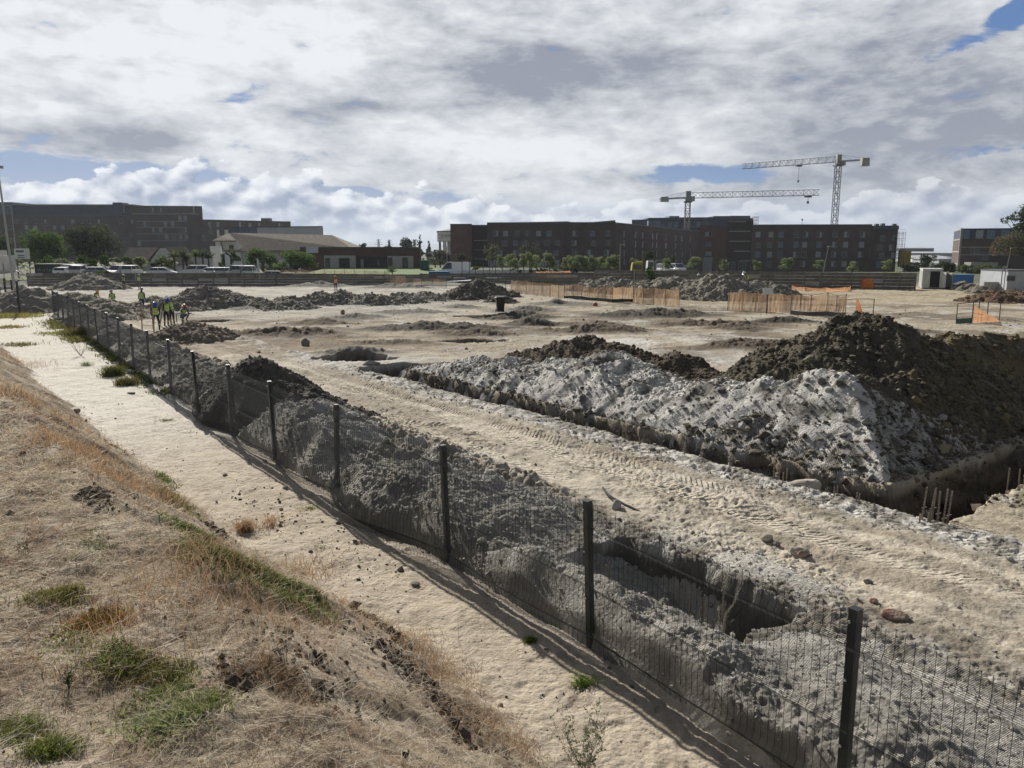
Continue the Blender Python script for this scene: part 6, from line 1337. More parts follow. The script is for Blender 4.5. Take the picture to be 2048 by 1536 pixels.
person(286,625,R(170),'stand','hgrey','vest','bluecloth','person in blue trousers and grey helmet standing behind the ladder, lime vest',0)
person(313,661,R(25),'bend','hblue','vest','navycloth','person in a blue helmet bending forward beside the wooden ladder, lime vest at the hip')
person(334,655,R(60),'lookdown','hblue','vest','navycloth','person in a blue helmet looking down next to a mate in white, lime vest',.0,None,.96)
person(345,651,R(-110),'lookdown','hwhite','vest','navycloth','person in a white helmet standing close behind the blue helmeted one')
person(368,642,R(60),'squat','hred','vest','bluecloth','person squatting in a red helmet and pale lime vest, forearms on the knees')
person(672,583,R(20),'stand','horange','vesto','navycloth','person in dark clothes with an orange band standing far off on the spoil ridge')
person(1495,571,R(-70),'bend','hwhite','vest','greycloth','person in a bright lime top stooping on the back of the largest rubble heap',1.0,71)
person(1396,572,R(0),'stand','hwhite',None,'greycloth','tiny pale person half hidden behind the saddle of the largest rubble heap',.5,76)
# wooden ladder, tripod trestle
x,y=G(298,664); root=empty('wooden_ladder',(x,y,gz(x,y)),R(5),'pale wooden ladder leaning by the blue helmeted worker','ladder')
for sx in (-.28,.28): bb=MB(); bb.bar((sx*1.15-.05,0,-.2),(sx+.12,-.35,1.75),.035); bb.build('rail',M['timber'],root)
for i in range(5): f=(i+.6)/5.2; bb=MB(); bb.bar((-.28*(1.15-.15*f)+.12*f-.05,-.35*f,1.9*f-.15),(.28*(1.15-.15*f)+.12*f-.05,-.35*f,1.9*f-.15),.022); bb.build('rung',M['timber'],root)
x,y=G(338,652); x+=-.55; bb=MB(); bb.bar((0,0,0),(.35,-.1,1.25),.05); bb.bar((.75,0,0),(.4,-.1,1.2),.04); tag(bb.build('timber_prop',M['timber'],None,(x,y,gz(x,y))),'pale timber prop leaning between the two standing workers','prop')
x,y=G(344,645); bb=MB(); bb.bar((0,0,0),(0,0,.55),.03,0,6); bb.bar((0,0,.55),(.45,0,.55),.03,0,6); bb.bar((.45,0,.55),(.45,0,.1),.03,0,6); tag(bb.build('pipe_bracket',M['steelpole'],None,(x+.3,y,gz(x,y))),'bent dark steel pipe bracket standing right of the helmeted pair','bracket')
# ================================================================== VEGETATION
def blades(n,P,hgt,wid,lean,colr,bend=.35):
    """P (n,3) roots; returns verts, tris, colours"""
    n=len(P); a=rng.uniform(0,2*np.pi,n); L=np.clip(lean,0,1.45); d=np.stack([np.cos(a)*np.sin(L),np.sin(a)*np.sin(L),np.cos(L)],-1)
    side=np.stack([-np.sin(a),np.cos(a),np.zeros(n)],-1); rr_=rng.uniform(0,2*np.pi,n)[:,None]; side=side*np.cos(rr_)+np.cross(d,side)*np.sin(rr_)
    m=P+d*hgt[:,None]*.55; tp=P+d*hgt[:,None]+np.stack([np.cos(a),np.sin(a),-np.ones(n)*.6],-1)*(hgt*bend)[:,None]*.5
    w=wid[:,None]*.5; V=np.stack([P-side*w,P+side*w,m+side*w*.8,m-side*w*.8,tp],1).reshape(-1,3)
    b=(np.arange(n)*5)[:,None]; F=np.stack([np.concatenate([b,b+1,b+2],1),np.concatenate([b,b+2,b+3],1),np.concatenate([b+3,b+2,b+4],1)],1).reshape(-1,3)
    return V,F,np.repeat(colr,5,0)
def hit(px,py):
    r=ray(px,py); ks=np.concatenate([np.linspace(1.5,12,700),np.linspace(12,60,900)]); x=ks*r[0];y=ks*r[1];z=H+ks*r[2]; g=ground_z(x,y); i=np.argmax(z<g); return x[i],y[i],g[i]
N=520000
Yr=np.exp(rng.uniform(math.log(1.2),math.log(75),N)); ur=rng.uniform(-.95,.75,N); xr=ur*(Yr+2.2); zr,pr=ground_parts(xr,Yr)
s_,t_=pr['s'],pr['t']; den=fbm(xr*1.3,Yr*1.3,3,200)*.5+.5; bare=ss(fbm(xr*.9,Yr*.9,3,80)*.5+.5,.60,.70)
ok=(pr['w']>(-.02+.16*fbm(xr*3,Yr*3,2,205)))&(rng.random(N)>bare*.85)&(s_>-9)&(rng.random(N)<np.where(pr['w']<.25,.45,1.))
P=np.stack([xr,Yr,zr],-1)[ok]; n=len(P); d=np.hypot(P[:,0],P[:,1]); x_,y_=P[:,0],P[:,1]
sc=np.clip(d/7,.75,2.6); hg=rng.uniform(.035,.11,n)*sc**.5; hg*=np.where(rng.random(n)<.05,1.9,1.)
cl=ss(fbm(x_*1.1,y_*1.1,3,210)*.5+.5,.35,.7)[:,None]; rd_=ss(fbm(x_*.8,y_*.8,3,214)*.5+.5,.60,.74)[:,None]; f=rng.random((n,1))
colr=np.array([.66,.56,.42])*(f>.34)+np.array([.38,.28,.19])*(f<=.34); colr=colr*(1-.45*cl)+np.array([.33,.23,.145])*.45*cl; colr=colr*(1-.5*rd_)+np.array([.30,.15,.085])*.5*rd_; colr=colr*rng.uniform(.7,1.2,(n,1))
lean=np.abs(rng.normal(1.0,.38,n)); V,F,Cc=blades(n,P+[0,0,-.005],hg,rng.uniform(.0024,.0050,n)*sc**1.1,lean,colr)
tag(link('dry_grass',npmesh('dry_grass',V,F,[M['grass']],None,False,Cc)),'dry straw coloured grass matting the sloping bank','dry grass',None,'stuff')
NL=95000; Yr=np.exp(rng.uniform(math.log(1.2),math.log(16),NL)); ur=rng.uniform(-.95,.6,NL); xr=ur*(Yr+2.2); zr,pr=ground_parts(xr,Yr)
ok=(pr['w']>.15)&(pr['s']>-6)&(rng.random(NL)<.25+ss(fbm(xr*1.6,Yr*1.6,3,230),-.3,.4)); P=np.stack([xr,Yr,zr+.012],-1)[ok]; n=len(P); d=np.hypot(P[:,0],P[:,1])
V,F,Cc=blades(n,P,rng.uniform(.07,.24,n),rng.uniform(.0022,.0042,n)*np.clip(d/6,.8,2.),np.clip(rng.normal(1.32,.14,n),0,1.5),np.array([.80,.73,.60])*rng.uniform(.55,1.1,(n,1)),.15)
tag(link('bleached_straw',npmesh('bleached_straw',V,F,[M['grass']],None,False,Cc)),'bleached straw stems lying criss cross over the bank','straw',None,'stuff')
# feathery brown stalks near the foot of the bank
Pl_=[];
for px,py,sp,nn in [(150,900,.5,700),(230,960,.5,600),(330,1000,.3,300),(60,800,.8,700),(20,720,1.,600),(490,1060,.12,160),(540,1050,.15,120),(610,1150,.35,250),(700,1230,.3,150),(830,1300,.3,260),(900,1360,.3,240),(960,1450,.3,240),(1040,1500,.2,160),(400,1120,.5,500),(480,1170,.5,420),(560,1250,.5,420),(250,1260,.5,380)]:
    x,y,z=hit(px,py); xx=x+rng.normal(0,sp*.6,nn)-.0; yy=y+rng.normal(0,sp,nn); Pl_.append(np.stack([xx,yy,ground_z(xx,yy)],-1))
P=np.concatenate(Pl_); n=len(P); d=np.hypot(P[:,0],P[:,1]); V,F,Cc=blades(n,P,rng.uniform(.12,.30,n),rng.uniform(.003,.005,n)*np.clip(d/7,.8,2.5),np.abs(rng.normal(.45,.25,n)),np.array([.42,.28,.17])*rng.uniform(.6,1.3,(n,1)))
tag(link('brown_stalks',npmesh('brown_stalks',V,F,[M['grass']],None,False,Cc)),'fluffy brown dry stalks fringing the foot of the bank','dry stalks',None,'stuff')
# creeping green weeds (uncountable)
Pl_=[];Cl_=[]
for px,py,sx,sy,nn,cc in [(384,1063,.28,.14,2400,0),(436,1101,.25,.14,2400,0),(488,1122,.25,.12,2200,0),(541,1160,.18,.10,1700,0),(586,1188,.22,.12,2400,0),(349,1003,.35,.15,700,0),(640,1205,.12,.06,400,0),(349,1430,.16,.12,900,1),(300,1440,.2,.1,500,1),(150,1290,.2,.1,300,1),(330,960,.3,.1,200,0),(235,1310,.12,.06,300,1),(180,1075,.3,.1,160,1)]:
    x,y,z=hit(px,py); a=rng.normal(0,sx,nn); b=rng.normal(0,sy,nn); xx=x-.6*a+.8*b; yy=y+.8*a+.6*b; Pl_.append(np.stack([xx,yy,ground_z(xx,yy)],-1)); Cl_.append(np.tile([(.17,.21,.07),(.25,.29,.12)][cc],(nn,1)))
# green fringe along the fence foot far away
for t0,t1,nn,cc in ((26,33,900,(.12,.14,.05)),(33,62,5200,(.12,.135,.045)),(45,60,2600,(.25,.22,.07))):
    t=rng.uniform(t0,t1,nn); s=sfence(t)-np.abs(rng.normal(0,.28,nn))*(1+(t>45)*1.3)+.05; xx,yy=.8*s-.6*t,.6*s+.8*t; k_=fbm(t*.8,s,2,220)>-.15; Pl_.append(np.stack([xx,yy,ground_z(xx,yy)],-1)[k_]); Cl_.append(np.tile(cc,(int(k_.sum()),1)))
P=np.concatenate(Pl_);Cl_=np.concatenate(Cl_);n=len(P); d=np.hypot(P[:,0],P[:,1]); V,F,Cc=blades(n,P,rng.uniform(.02,.07,n)*np.clip(d/9,1,4.),rng.uniform(.006,.014,n)*np.clip(d/9,1,4),np.abs(rng.normal(.8,.4,n)),Cl_*rng.uniform(.55,1.35,(n,1)))
tag(link('creeping_weeds',npmesh('creeping_weeds',V,F,[M['leaf']],None,False,Cc)),'low creeping green weeds on the bank and along the fence foot','weeds',None,'stuff')
def tuft(px,py,n,h,sp,cols_,label,cat='grass tuft',name='grass_tuft',lean=.5,w=.007,xyz=None):
    x,y,z=hit(px,py) if xyz is None else xyz; xx=rng.normal(0,sp,n);yy=rng.normal(0,sp*.8,n); P=np.stack([xx,yy,ground_z(x+xx,y+yy)-z],-1); cc=np.array(cols_)[rng.integers(0,len(cols_),n)]*rng.uniform(.6,1.3,(n,1))
    V,F,Cc=blades(n,P,h*(.62 if h<.14 else 1)*rng.uniform(.4,1.1,n),rng.uniform(.6,1.2,n)*w,np.abs(rng.normal(lean,.3,n)),cc); return tag(link(name,npmesh(name,V,F,[M['leaf']],None,False,Cc),None,(x,y,z)),label,cat)
ol=[(.17,.18,.05),(.12,.13,.04),(.30,.24,.10)]; gn_=[(.17,.22,.05),(.13,.17,.04),(.24,.27,.08),(.36,.32,.17)]
tuft(112,1195,1500,.13,.11,ol,'olive green grass tuft high on the bank at left')
tuft(192,1250,1500,.09,.13,[(.20,.21,.03),(.28,.13,.04),(.30,.12,.05)],'flat green tuft turning rusty red along its lower left edge')
tuft(244,1325,1300,.09,.11,gn_,'bright green grass tuft, upper one of the diagonal chain on the bank')
tuft(300,1345,1200,.08,.12,[(.20,.2,.05),(.24,.15,.06)],'dull olive brown tuft in the middle of the diagonal chain')
tuft(342,1352,800,.07,.08,gn_,'green tuft just above the round clump in the diagonal chain'); tuft(335,1385,1100,.08,.07,gn_,'round dense green clump in the diagonal chain')
tuft(394,1415,1700,.09,.09,gn_,'bright green tuft at the lower right end of the diagonal chain')
tuft(28,1465,1400,.09,.09,gn_,'large green tuft cut by the left edge of the picture near the bottom'); tuft(101,1496,1500,.09,.07,[(.12,.16,.035),(.17,.21,.05),(.26,.26,.1)],'compact deep green tuft near the bottom left corner')
tuft(540,1340,1100,.12,.16,[(.33,.24,.15),(.26,.18,.11)],'brown feathery grass hump in the middle of the bank'); tuft(490,1062,500,.22,.05,[(.42,.28,.17)],'standing tan grass tuft where the bank meets the path')
def tufts(s,t): x,y=XY(s,t); return (x,y,gz(x,y))
tuft(1060,1283,330,.12,.035,[(.16,.21,.03),(.12,.16,.03)],'green grass tuft on the path by the fence below the second post',lean=.8)
tuft(1168,1370,140,.18,.05,[(.16,.22,.05),(.2,.26,.07)],'leafy green weed in the fence shadow on the path','weed','path_weed',lean=.9,w=.011)
tuft(618,1018,220,.10,.10,[(.24,.26,.07)],'pale green runner grass on the path by the bulging fence panel',lean=1.0); tuft(334,842,260,.12,.11,[(.2,.22,.09)],'sparse flat green weed on the path left of the gap under the fence','weed','path_weed',lean=1.)
tuft(174,731,260,.22,.12,[(.22,.27,.10)],'small bright green weed on the far path','weed','path_weed'); tuft(640,1098,120,.06,.08,[(.2,.22,.09)],'tiny green weed on the path before the bulging panel','weed','path_weed',lean=1.)
tuft(227,752,1100,.50,.16,[(.12,.14,.04),(.20,.19,.07)],'tall olive green weed bush growing against the far fence','weed bush','weed_bush',lean=.3,w=.02)
tuft(254,770,600,.38,.16,[(.13,.15,.05),(.24,.19,.08)],'brownish green weed bush right of the tall olive one at the fence','weed bush','weed_bush',lean=.35,w=.02)
tuft(158,672,1300,.6,.34,[(.14,.14,.05),(.26,.19,.09),(.10,.12,.04)],'wide brown green weed bush at the fence by the leaning twig','weed bush','weed_bush',lean=.35,w=.03)
tuft(24,634,1500,.35,.9,[(.36,.31,.10),(.28,.27,.08)],'patch of yellow grass at the far left end of the path','grass patch','grass_patch',lean=.5,w=.04)
tuft(15,655,450,.2,.5,[(.34,.24,.12),(.30,.28,.10)],'low yellow brown grass at the left edge beyond the bank','grass patch','grass_patch',lean=.5,w=.04)
tuft(110,667,420,.16,.5,[(.30,.31,.10)],'thin pale green grass strip across the far path','grass patch','grass_patch',lean=.7,w=.035)
tuft(40,690,350,.2,.4,[(.15,.17,.07),(.26,.22,.13)],'grey green weed patch at the top corner of the bank','weed','path_weed',lean=.5,w=.03)
def twig(px,py,h,nb,label,leafy=0,col=(.30,.25,.2),seed=1,spread=.5,name='twiggy_plant',cat='plant',lc=(.16,.2,.11),ls=.012,th=.004,xyz=None):
    x,y,z=hit(px,py) if xyz is None else xyz; rr=random.Random(seed); root=empty(name,(x,y,z),0,label,cat); b=MB(); LV=[]
    m_=mat('stem_'+str(seed),col,.9,.2,20)
    for i in range(nb):
        a=rr.uniform(0,6.28); sp=rr.uniform(.2,1)*spread; p=Vector((rr.gauss(0,.01),rr.gauss(0,.01),0)); n=6; pts=[p.copy()]; hh=h*rr.uniform(.55,1.)
        for j in range(n): p=p+Vector((math.cos(a)*sp*hh/n+rr.gauss(0,.008)*h*2,math.sin(a)*sp*hh/n+rr.gauss(0,.008)*h*2,hh/n)); pts.append(p.copy())
        b.tube(pts,[th*(1-.12*j) for j in range(n+1)],0,4)
        for j in range(2,n+1):
            q=pts[j]; e=q+Vector((rr.gauss(0,1),rr.gauss(0,1),rr.uniform(.3,1.2))).normalized()*h*rr.uniform(.08,.2); b.bar(q,e,th*.55,0,3)
            for _ in range(leafy): LV.append(tuple(q.lerp(e,rr.random())+Vector((rr.gauss(0,.012),rr.gauss(0,.012),rr.gauss(0,.012)))))
    b.build('stem',m_,root)
    if LV:
        P=np.array(LV); n=len(P); V,F,Cc=blades(n,P,np.full(n,ls*1.8)*rng.uniform(.6,1.3,n),np.full(n,ls)*rng.uniform(.6,1.2,n),np.abs(rng.normal(.8,.4,n)),np.array(lc)*rng.uniform(.6,1.3,(n,1)),.1); link('leaves',npmesh('leaves',V,F,[M['leaf']],None,False,Cc),root)
    return root
x,y,z=hit(1165,1535); y-=.22; twig(0,0,.74,16,'wispy small leaved shrub rising at the bottom edge of the picture',8,(.16,.15,.11),4,.45,'wispy_shrub','shrub',(.12,.15,.075),.013,.0035,(x,y,gz(x,y)))
twig(162,712,.75,8,'leafless grey dead shrub on the far path',0,(.36,.32,.27),5,.8,th=.01); twig(573,1335,.33,3,'thin dark sapling stem standing on the bank',2,(.12,.10,.07),6,.25,lc=(.08,.09,.04),ls=.01)
twig(138,1378,.12,5,'tiny dark green sprig on the lower left bank',4,(.05,.05,.03),7,.4,lc=(.04,.06,.02),ls=.01,th=.002); twig(47,1112,.14,4,'small dark sprig on the upper left bank',3,(.06,.05,.04),8,.4,lc=(.06,.06,.03),ls=.01,th=.002)
twig(500,1065,.3,4,'pair of bare grass stems beside the tan tuft at the bank foot',0,(.4,.33,.24),9,.9,th=.002); twig(590,1150,.35,5,'thin bare upright stems on the near path edge',0,(.38,.32,.24),10,.3,th=.002); twig(100,640,.8,5,'whitish flowering stalk near the end of the fence',1,(.45,.42,.38),11,.3,th=.012,lc=(.6,.58,.5),ls=.04)
twig(173,660,1.0,4,'pale leaning twig caught in the far fence',0,(.5,.46,.4),12,.5,th=.015); twig(310,850,.4,3,'single bent dry stem on the path left of the fence gap',0,(.35,.3,.22),13,.7,th=.003)
# ---- trees
def foliage(blobs,n,ls,cols_,seed=0,gap=.0):
    w_=np.array([b[3]*b[4]*b[5] for b in blobs])**.8; w_/=w_.sum(); bi=rng.choice(len(blobs),n,p=w_); B_=np.array(blobs)[bi]
    d=rng.normal(size=(n,3)); d/=np.linalg.norm(d,axis=1)[:,None]; r_=rng.uniform(.35,1.05,n)**.6
    P=B_[:,:3]+d*r_[:,None]*B_[:,3:6]; nz=fbm(P[:,0]*1.1/ls*.2+seed,P[:,2]*1.1/ls*.2+P[:,1]*.3,3,seed); k_=nz>-.28+gap; P=P[k_];nz=nz[k_];n=len(P);bi=bi[k_]
    a=rng.normal(size=(n,3)); a/=np.linalg.norm(a,axis=1)[:,None]; b=np.cross(a,rng.normal(size=(n,3))); b/=np.linalg.norm(b,axis=1)[:,None]; s_=ls*rng.uniform(.5,1.2,n)[:,None]
    V=np.stack([P-a*s_,P-b*s_*.5,P+a*s_,P+b*s_*.5],1).reshape(-1,3); F=np.arange(n*4).reshape(-1,4)
    cb=np.array(cols_)[rng.integers(0,len(cols_),len(blobs))][bi]; cc=cb*rng.uniform(.6,1.4,(n,1))
    return V,F,np.repeat(cc,4,0)
def blobset(w,h,z0,k_,rr,flat=1.,top=.6):
    o=[]
    for i in range(k_):
        a=rr.uniform(0,6.28); f=rr.uniform(.15,1)**.6; v=rr.random(); rad=w*.5*(1-top*v*.6); o.append((math.cos(a)*f*rad*.75,math.sin(a)*f*rad*.75,z0+h*(.18+.68*v),w*rr.uniform(.14,.26),w*rr.uniform(.14,.26),h*rr.uniform(.12,.22)*flat))
    return o
def treemesh(w,h,trunk,ls,n,cols_,k_,seed,name='tree',gap=0.,tr=.06,limbs=6,flat=1.,top=.6):
    rr=random.Random(seed); bl=blobset(w,h-trunk,trunk*.9,k_,rr,flat,top); V,F,Cc=foliage(bl,n,ls,cols_,seed,gap); cr=npmesh('crown',V,F,[M['leaf']],None,False,Cc)
    b=MB(); b.tube([(0,0,-.2),(rr.gauss(0,.03)*w,0,trunk*.6),(0,rr.gauss(0,.03)*w,trunk),(rr.gauss(0,.05)*w,0,trunk+(h-trunk)*.5)],[tr*1.3,tr,tr*.8,tr*.35],0,7)
    for q in rr.sample(bl,min(limbs,len(bl))): b.tube([(0,0,trunk*.95),((q[0])*.5,(q[1])*.5,trunk+(q[2]-trunk)*.6),q[:3]],[tr*.5,tr*.35,tr*.12],0,5)
    return b.mesh('trunk',M['bark']),cr
def tree(px,ybase_z,Y,ms,label,cat='tree',name='tree',sc=1.,rz=0,group=None,szz=None):
    x,_=at(px,540,Y); root=empty(name,(x,Y,ybase_z),rz,label,cat,group); root.scale=(sc,sc,szz or sc); link('trunk',ms[0],root); link('crown',ms[1],root); return root
yg=[(.22,.27,.12),(.17,.22,.10),(.28,.32,.17)]; dkg=[(.045,.07,.03),(.06,.085,.035)]; mg=[(.09,.15,.04),(.12,.19,.05),(.07,.12,.035)]; og=[(.10,.12,.05),(.13,.14,.06)]
YT=[treemesh(2.7,4.0,1.35,.11,4200,yg,[14,18,12,16][i-1],i,tr=.05,gap=.08,top=[.6,.8,.3,.7][i-1]) for i in (1,2,3,4)]
yp='young trees planted in front of the brick blocks'
yt=[(1003,508,'a'),(1020,506,'a'),(1031,514,'a'),(1046,504,'a'),(1063,502,'a'),(1072,509,'a'),(1095,502,'a'),(1105,512,'a'),(1133,509,'a'),(1143,512,'a'),(1156,507,'a'),(1171,509,'a'),(1188,509,'a'),(1201,512,'a'),(1216,510,'a'),(1229,506,'a'),(1268,514,'b'),(1332,515,'c'),(1389,510,'d'),(1447,516,'e'),(1513,518,'f'),(1573,514,'g'),(1638,517,'h'),(1705,520,'i'),(1774,517,'j')]
lb={'a':'young pale green tree in the dense group before the windowed brick blocks','b':'young pale green tree above the yellow machine behind the long wall','c':'young green tree above the white cars behind the long wall','d':'fuller young tree just left of the red corner tower door','e':'small young tree before the striped stair tower','f':'young tree below the left end of the longest brick block','g':'widest young tree before the longest brick block','h':'young tree touching the leaning street lamp','i':'young tree below the right part of the longest brick block','j':'young tree before the brick end block'}
for i,(px,ytop,k_) in enumerate(yt):
    Y=130+rw.uniform(-4,8); x,zt=at(px,ytop,Y); z0=.75; s_=(zt-z0)/4.0; o=tree(px,z0,Y,YT[i%4],lb[k_],'tree','young_tree',s_*rw.uniform(.95,1.1),rw.uniform(0,6),yp if k_=='a' else None); 
    wf={'g':1.35,'d':1.25,'h':1.15,'i':1.1,'j':1.15}.get(k_,.95); o.scale=(s_*wf,s_*wf,s_)
big=treemesh(3.2,6.2,2.2,.16,1300,[(.12,.13,.08),(.16,.17,.10)],14,9,gap=.2,tr=.07); tree(986,.75,128,big,'taller sparse tree with bare branches at the left of the young tree group'); big2=treemesh(6.,6.4,2.,.18,1500,[(.07,.075,.05)],18,10,gap=.22,tr=.08); tree(1058,.75,150,big2,'wide thin dark tree behind the young tree group'); tree(1296,.75,150,treemesh(3.2,4.4,1.2,.16,1600,dkg,12,11),'dark narrow tree between two young trees and the flatbed truck')
tree(1340,.75,150,treemesh(3.,4.6,1.2,.16,900,dkg,12,12,gap=.1),'dark thin tree behind the white pickup')
def bush(px0,px1,ytop,ybot,Y,cols_,label,n=2600,ls=.22,seed=20,k_=18,cat='bush',name='bush',z0=None,trunk=.15,gap=0.,flat=1.2,top=.6):
    xa,zt=at(px0,ytop,Y); xb,zb=at(px1,ybot,Y); z0=zb if z0 is None else z0; w_=(xb-xa)*1.05; h=zt-z0; ms=treemesh(w_,h,h*trunk,ls,n,cols_,k_,seed,gap=gap,tr=w_*.03,flat=flat,top=top); x=(xa+xb)/2
    root=empty(name,(x,Y,z0),0,label,cat); link('trunk',ms[0],root); link('crown',ms[1],root)
bush(34,136,463,545,140,[(.11,.17,.04),(.14,.20,.05),(.08,.13,.03)],'large domed light green tree beside the site notice board',6500,.28,21,30,'tree','domed_tree',flat=1.4)
bush(118,246,452,540,152,[(.05,.07,.035),(.07,.085,.04),(.04,.055,.03)],'broad dark grey green tree in front of the long brick block',6500,.30,22,34,'tree','dark_tree',flat=1.3)
bush(-30,38,464,540,150,[(.08,.12,.04)],'dark green tree behind the left edge masts',2600,.28,23,16,'tree','dark_tree')
for i,(a,b,yt_,c_) in enumerate([(82,118,512,mg),(112,150,518,yg),(146,178,510,mg),(170,200,516,mg),(198,222,508,mg),(215,246,516,yg),(240,268,514,mg),(262,300,510,yg),(300,330,520,dkg),(322,350,514,yg)]):
    bush(a,b,yt_,543,128+i%3*2,c_,['rounded bush under the domed tree','pale bush right of the domed tree','mid green bush before the dark broad tree','low dense bush beside the silver hatchback','tall green bush above the silver hatchback','pale bush behind the white estate car','green bush left of the cottage roof','light yellow green bush below the cottage eave','dark low shrub before the cottage gable','pale feathery bush right of the cottage gable'][i],1500,.2,30+i,10)
bush(186,226,538,560,102,[(.06,.12,.03),(.05,.09,.025)],'dark green bush growing on top of the left wall beside the wall side heap',1500,.16,45,9,z0=.3)
bush(437,484,499,541,135,[(.06,.09,.04),(.09,.12,.05)],'dark round tree beside the rounded white banner',2600,.2,46,14,'tree','round_tree'); bush(491,563,499,541,134,mg,'large rounded green bush right of the white banners',4600,.2,47,22); bush(548,636,502,543,130,[(.13,.20,.055),(.10,.16,.04)],'broad spreading light green bush at the left end of the brick office',5200,.2,48,24,top=.4)
bush(520,600,533,546,126,[(.04,.055,.025)],'low dark hedge under the rounded bushes',1500,.18,49,12,'hedge','low_hedge')
bush(1290,1313,534,557,100,[(.08,.19,.035),(.06,.15,.03)],'vivid green bush growing in front of the long wall',1700,.14,50,9,z0=.3)
bush(944,962,534,545,122,[(.16,.24,.05)],'small bright green bush right of the white van',600,.14,51,6); 
for i,px in enumerate((1023,1038,1060,1078,1090,1112,1130,1150)): bush(px-8,px+8,536+i%3,549,118,dkg if i%2 else og,'dark low planter shrub under the young tree group',500,.14,60+i,6)
for o in COL.objects:
    if o.get('label')=='dark low planter shrub under the young tree group': o['group']='planter shrubs under the young trees'
for i,(a,b,yt_,Y) in enumerate([(1908,1940,530,140),(1936,1962,527,138),(1958,1990,529,141),(1985,2012,532,138),(1865,1895,522,150),(1885,1915,526,150)]):
    bush(a,b,yt_,552,Y,[(.13,.17,.06),(.10,.13,.05)] if i<4 else dkg,['leafy green shrub left of the row before the navy topped office','second green shrub before the navy topped office','third green shrub before the navy topped office','right green shrub of the row near the street lamp','dark shrub beside the pale warehouse','dark shrub between the warehouse and the navy topped office'][i],1500,.18,70+i,10,z0=.5)
bush(1838,1870,507,545,190,[(.10,.13,.08)],'hazy grey green tree in front of the pale warehouse',1500,.25,80,12,'tree','distant_tree',z0=0.)
bush(1802,1850,523,548,160,[(.025,.04,.025)],'dark hedge beside the scaffolded corner',1800,.22,81,12,'hedge','dark_hedge',z0=0.)
# gum tree at the right edge
xg,zg=at(2062,470,150); root=empty('gum_tree',(xg,150,.3),0,'tall loose crowned gum tree cut by the right edge of the picture','tree')
bl=[]
for px,py,rx,rz_ in [(2040,432,14,10),(2022,440,8,6),(2012,436,6,4),(2030,418,7,8),(2050,420,16,12),(2060,450,22,14),(2040,455,14,8),(2065,430,20,20),(2035,475,26,13),(2010,485,22,13),(2000,490,16,10),(2055,490,26,18),(2025,498,24,12),(1998,500,12,10),(2070,500,24,20)]:
    x,z=at(px,py,150); bl.append((x-xg,rw.uniform(-2,2),z-.3,rx/FPX*150,rx/FPX*150*1.1,rz_/FPX*150*1.15))
V,F,Cc=foliage(bl[:8],3600,.24,[(.05,.075,.04),(.07,.10,.05)],90,-.02); V2,F2,C2=foliage(bl[8:],5200,.24,[(.16,.125,.075),(.12,.11,.06),(.10,.11,.055)],91,.05)
link('crown',npmesh('crown',np.concatenate([V,V2]),np.concatenate([F,F2+len(V)]),[M['leaf']],None,False,np.concatenate([Cc,C2])),root)
b=MB(); b.tube([(0,0,-.3),(.2,0,2.5),(-.3,0,5.),(-.8,0,8.)],[.35,.3,.22,.1],0,8)
for q in bl: b.tube([(0,0,3.5),(q[0]*.5,q[1]*.5,3.5+(q[2]-3.5)*.6),q[:3]],[.14,.09,.03],0,5)
b.build('trunk',M['bark'],root)
# palms and yucca
def palm(px,ytop,Y,h_z0,label,nf,fl,col,seed,droop=.6,group=None,name='palm_tree',cat='palm',tr=.14):
    x,zt=at(px,ytop,Y); rr=random.Random(seed); root=empty(name,(x,Y,h_z0),0,label,cat,group); th=max(.15,(zt-h_z0)-fl*.55); b=MB(); b.tube([(0,0,-.1),(.05,0,th*.5),(0,0,th)],[tr*1.3,tr,tr],0,7); b.build('trunk',M['bark'],root)
    V=[];F=[];C_=[]
    for i in range(nf):
        a=rr.uniform(0,6.28); e=rr.uniform(.2,1.4); L=fl*rr.uniform(.7,1.05); n=9; prev=Vector((0,0,th)); dirv=Vector((math.cos(a)*math.cos(e),math.sin(a)*math.cos(e),math.sin(e)))
        for j in range(n):
            dirv=(dirv+Vector((0,0,-droop*.13))).normalized(); nxt=prev+dirv*L/n; sd=Vector((-math.sin(a),math.cos(a),0)); wl=L*.22*math.sin(math.pi*(j+.8)/(n+.8))
            for sg in (-1,1):
                k0=len(V); tip=prev+sd*sg*wl+dirv*L*.06+Vector((0,0,-wl*.45)); V+=[tuple(prev),tuple(nxt),tuple(tip)]; F.append((k0,k0+1,k0+2)); f=rr.uniform(.6,1.4); C_+= [[c*f for c in col]]*3
            prev=nxt
    link('fronds',npmesh('fronds',V,F,[M['leaf']],None,False,np.array(C_)),root)
for i,(px,yt_,lb_) in enumerate([(347,504,'palm nearest the cottage gable with pale fronds'),(364,502,'tall palm right of the cottage with thick fronds'),(372,512,'shorter dark palm behind the large white car'),(390,503,'pale palm left of the white garden wall lamp'),(404,502,'palm with spreading fronds before the white garden wall'),(416,506,'palm touching the stepped white outbuilding'),(322,514,'small palm under the cottage gable')]):
    palm(px,yt_,126+i%3,.8,lb_,34,1.5,[(.13,.17,.06),(.08,.12,.045),(.05,.07,.035)][i%3],100+i)
palm(784,536,108,.8,'small spiky yucca plant above the faded netting',26,1.1,(.10,.15,.06),120,.3,None,'yucca','plant',.08); palm(880,516,150,.7,'palm like tree below the water tower',30,1.8,(.09,.11,.06),121); palm(870,520,155,.7,'second palm like tree left of the one below the water tower',26,1.6,(.08,.10,.055),122)
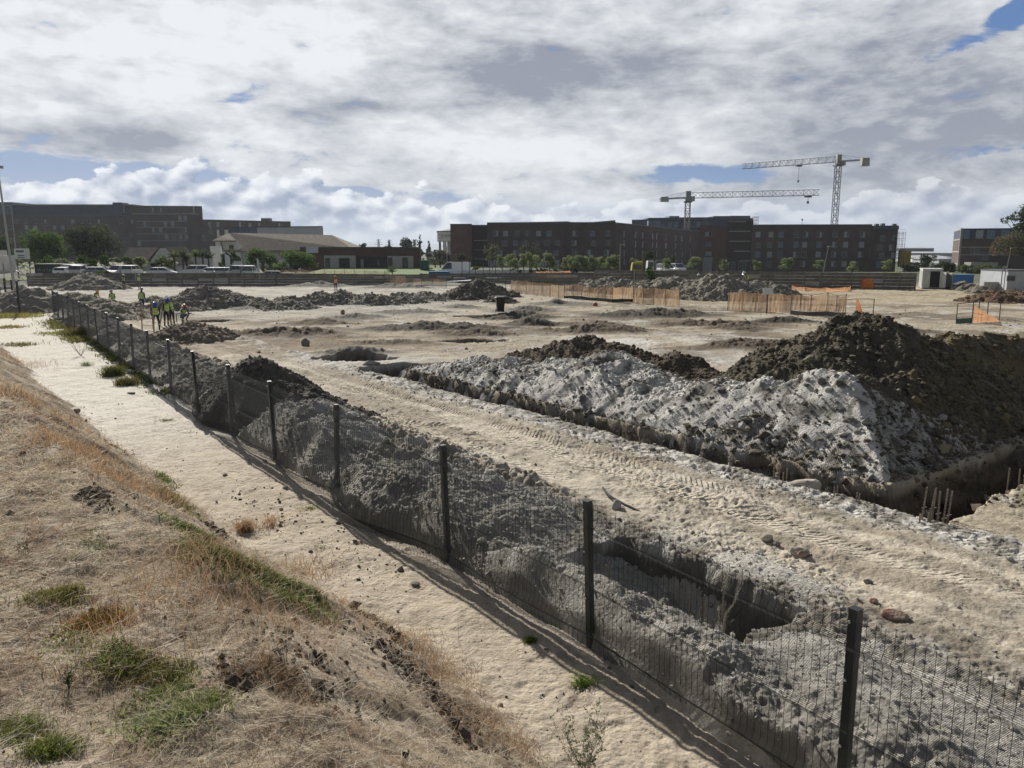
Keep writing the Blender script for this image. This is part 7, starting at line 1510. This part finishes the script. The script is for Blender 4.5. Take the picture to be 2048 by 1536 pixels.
# skyline conifers and trees
def conifer(px,ytop,ybot,Y,wpx,label,seed):
    x,zt=at(px,ytop,Y); z0=.5; rr=random.Random(seed); root=empty('conifer',(x,Y,z0),0,label,'tree'); h=zt-z0; w_=wpx/FPX*Y; bl=[]
    for i in range(16):
        f=(i+.5)/16; r_=w_*.5*(1.05-f)*(.8+.3*(i%2)); 
        for _ in range(3): a=rr.uniform(0,6.28); bl.append((math.cos(a)*r_*.5,math.sin(a)*r_*.5,h*(.25+.75*f),r_*.6+.2,r_*.6+.2,h*.03))
    V,F,Cc=foliage(bl,1600,.55,[(.045,.06,.045),(.06,.075,.05)],seed); link('crown',npmesh('crown',V,F,[M['leaf']],None,False,Cc),root); b=MB(); b.bar((0,0,0),(0,0,h*.9),.35,0,6,.1); b.build('trunk',M['bark'],root)
conifer(840.5,470,510,330,13,'tall pointed conifer on the skyline left of the water tower',130); conifer(857,483,515,330,13,'shorter conifer beside the tall pointed one',131); conifer(778,482,505,420,7,'small distant conifer between the power pylons',132)
bush(796,845,476,520,300,[(.06,.085,.055),(.075,.10,.06)],'rounded tree crown on the skyline above the brick office',2600,.5,133,18,'tree','skyline_tree'); bush(715,738,487,515,300,[(.05,.07,.05)],'palm topped tree peeping above the middle of the office roof',800,.5,134,8,'tree','skyline_tree'); bush(760,795,490,515,290,[(.05,.065,.04)],'low dark tree line over the office roof by the pylons',1200,.5,135,12,'tree','skyline_tree'); bush(843,905,500,540,240,[(.05,.06,.04),(.07,.08,.05)],'dark mixed tree behind the portable toilet and palms',2600,.4,136,18,'tree','skyline_tree'); bush(902,945,505,540,170,[(.05,.06,.035)],'thin dark tree before the plain brick wing',1000,.25,137,12,'tree','dark_tree',gap=.15)
# far left dark hedge line and lawn strips
for i,(a,b_,Y,zz) in enumerate([(600,905,128,1.0)]):
    xa,_=at(a,545,Y); xb,_=at(b_,545,Y); V=[(xa,Y-6,.86),(xb,Y-6,.86),(xb,Y+20,1.75),(xa,Y+20,1.75)]; tag(link('lawn',npmesh('lawn',V,[(0,1,2,3)],[M['lawn']])),'green lawn sloping up to the brick office','lawn',None,'structure')
# ================================================================== AIR
hz=MB(); hz.box(-9000,9000,-60,9900,-5,190); hm=bpy.data.materials.new('haze_air'); hm.use_nodes=True; hm.node_tree.nodes.clear()
v_=hm.node_tree.nodes.new('ShaderNodeVolumePrincipled'); v_.inputs['Density'].default_value=.00013; v_.inputs['Color'].default_value=(.80,.88,1,1); v_.inputs['Anisotropy'].default_value=.2
ho=hm.node_tree.nodes.new('ShaderNodeOutputMaterial'); hm.node_tree.links.new(v_.outputs[0],ho.inputs['Volume'])
tag(hz.build('haze',[hm]),'thin bluish air over the site and the skyline','haze',None,'stuff')
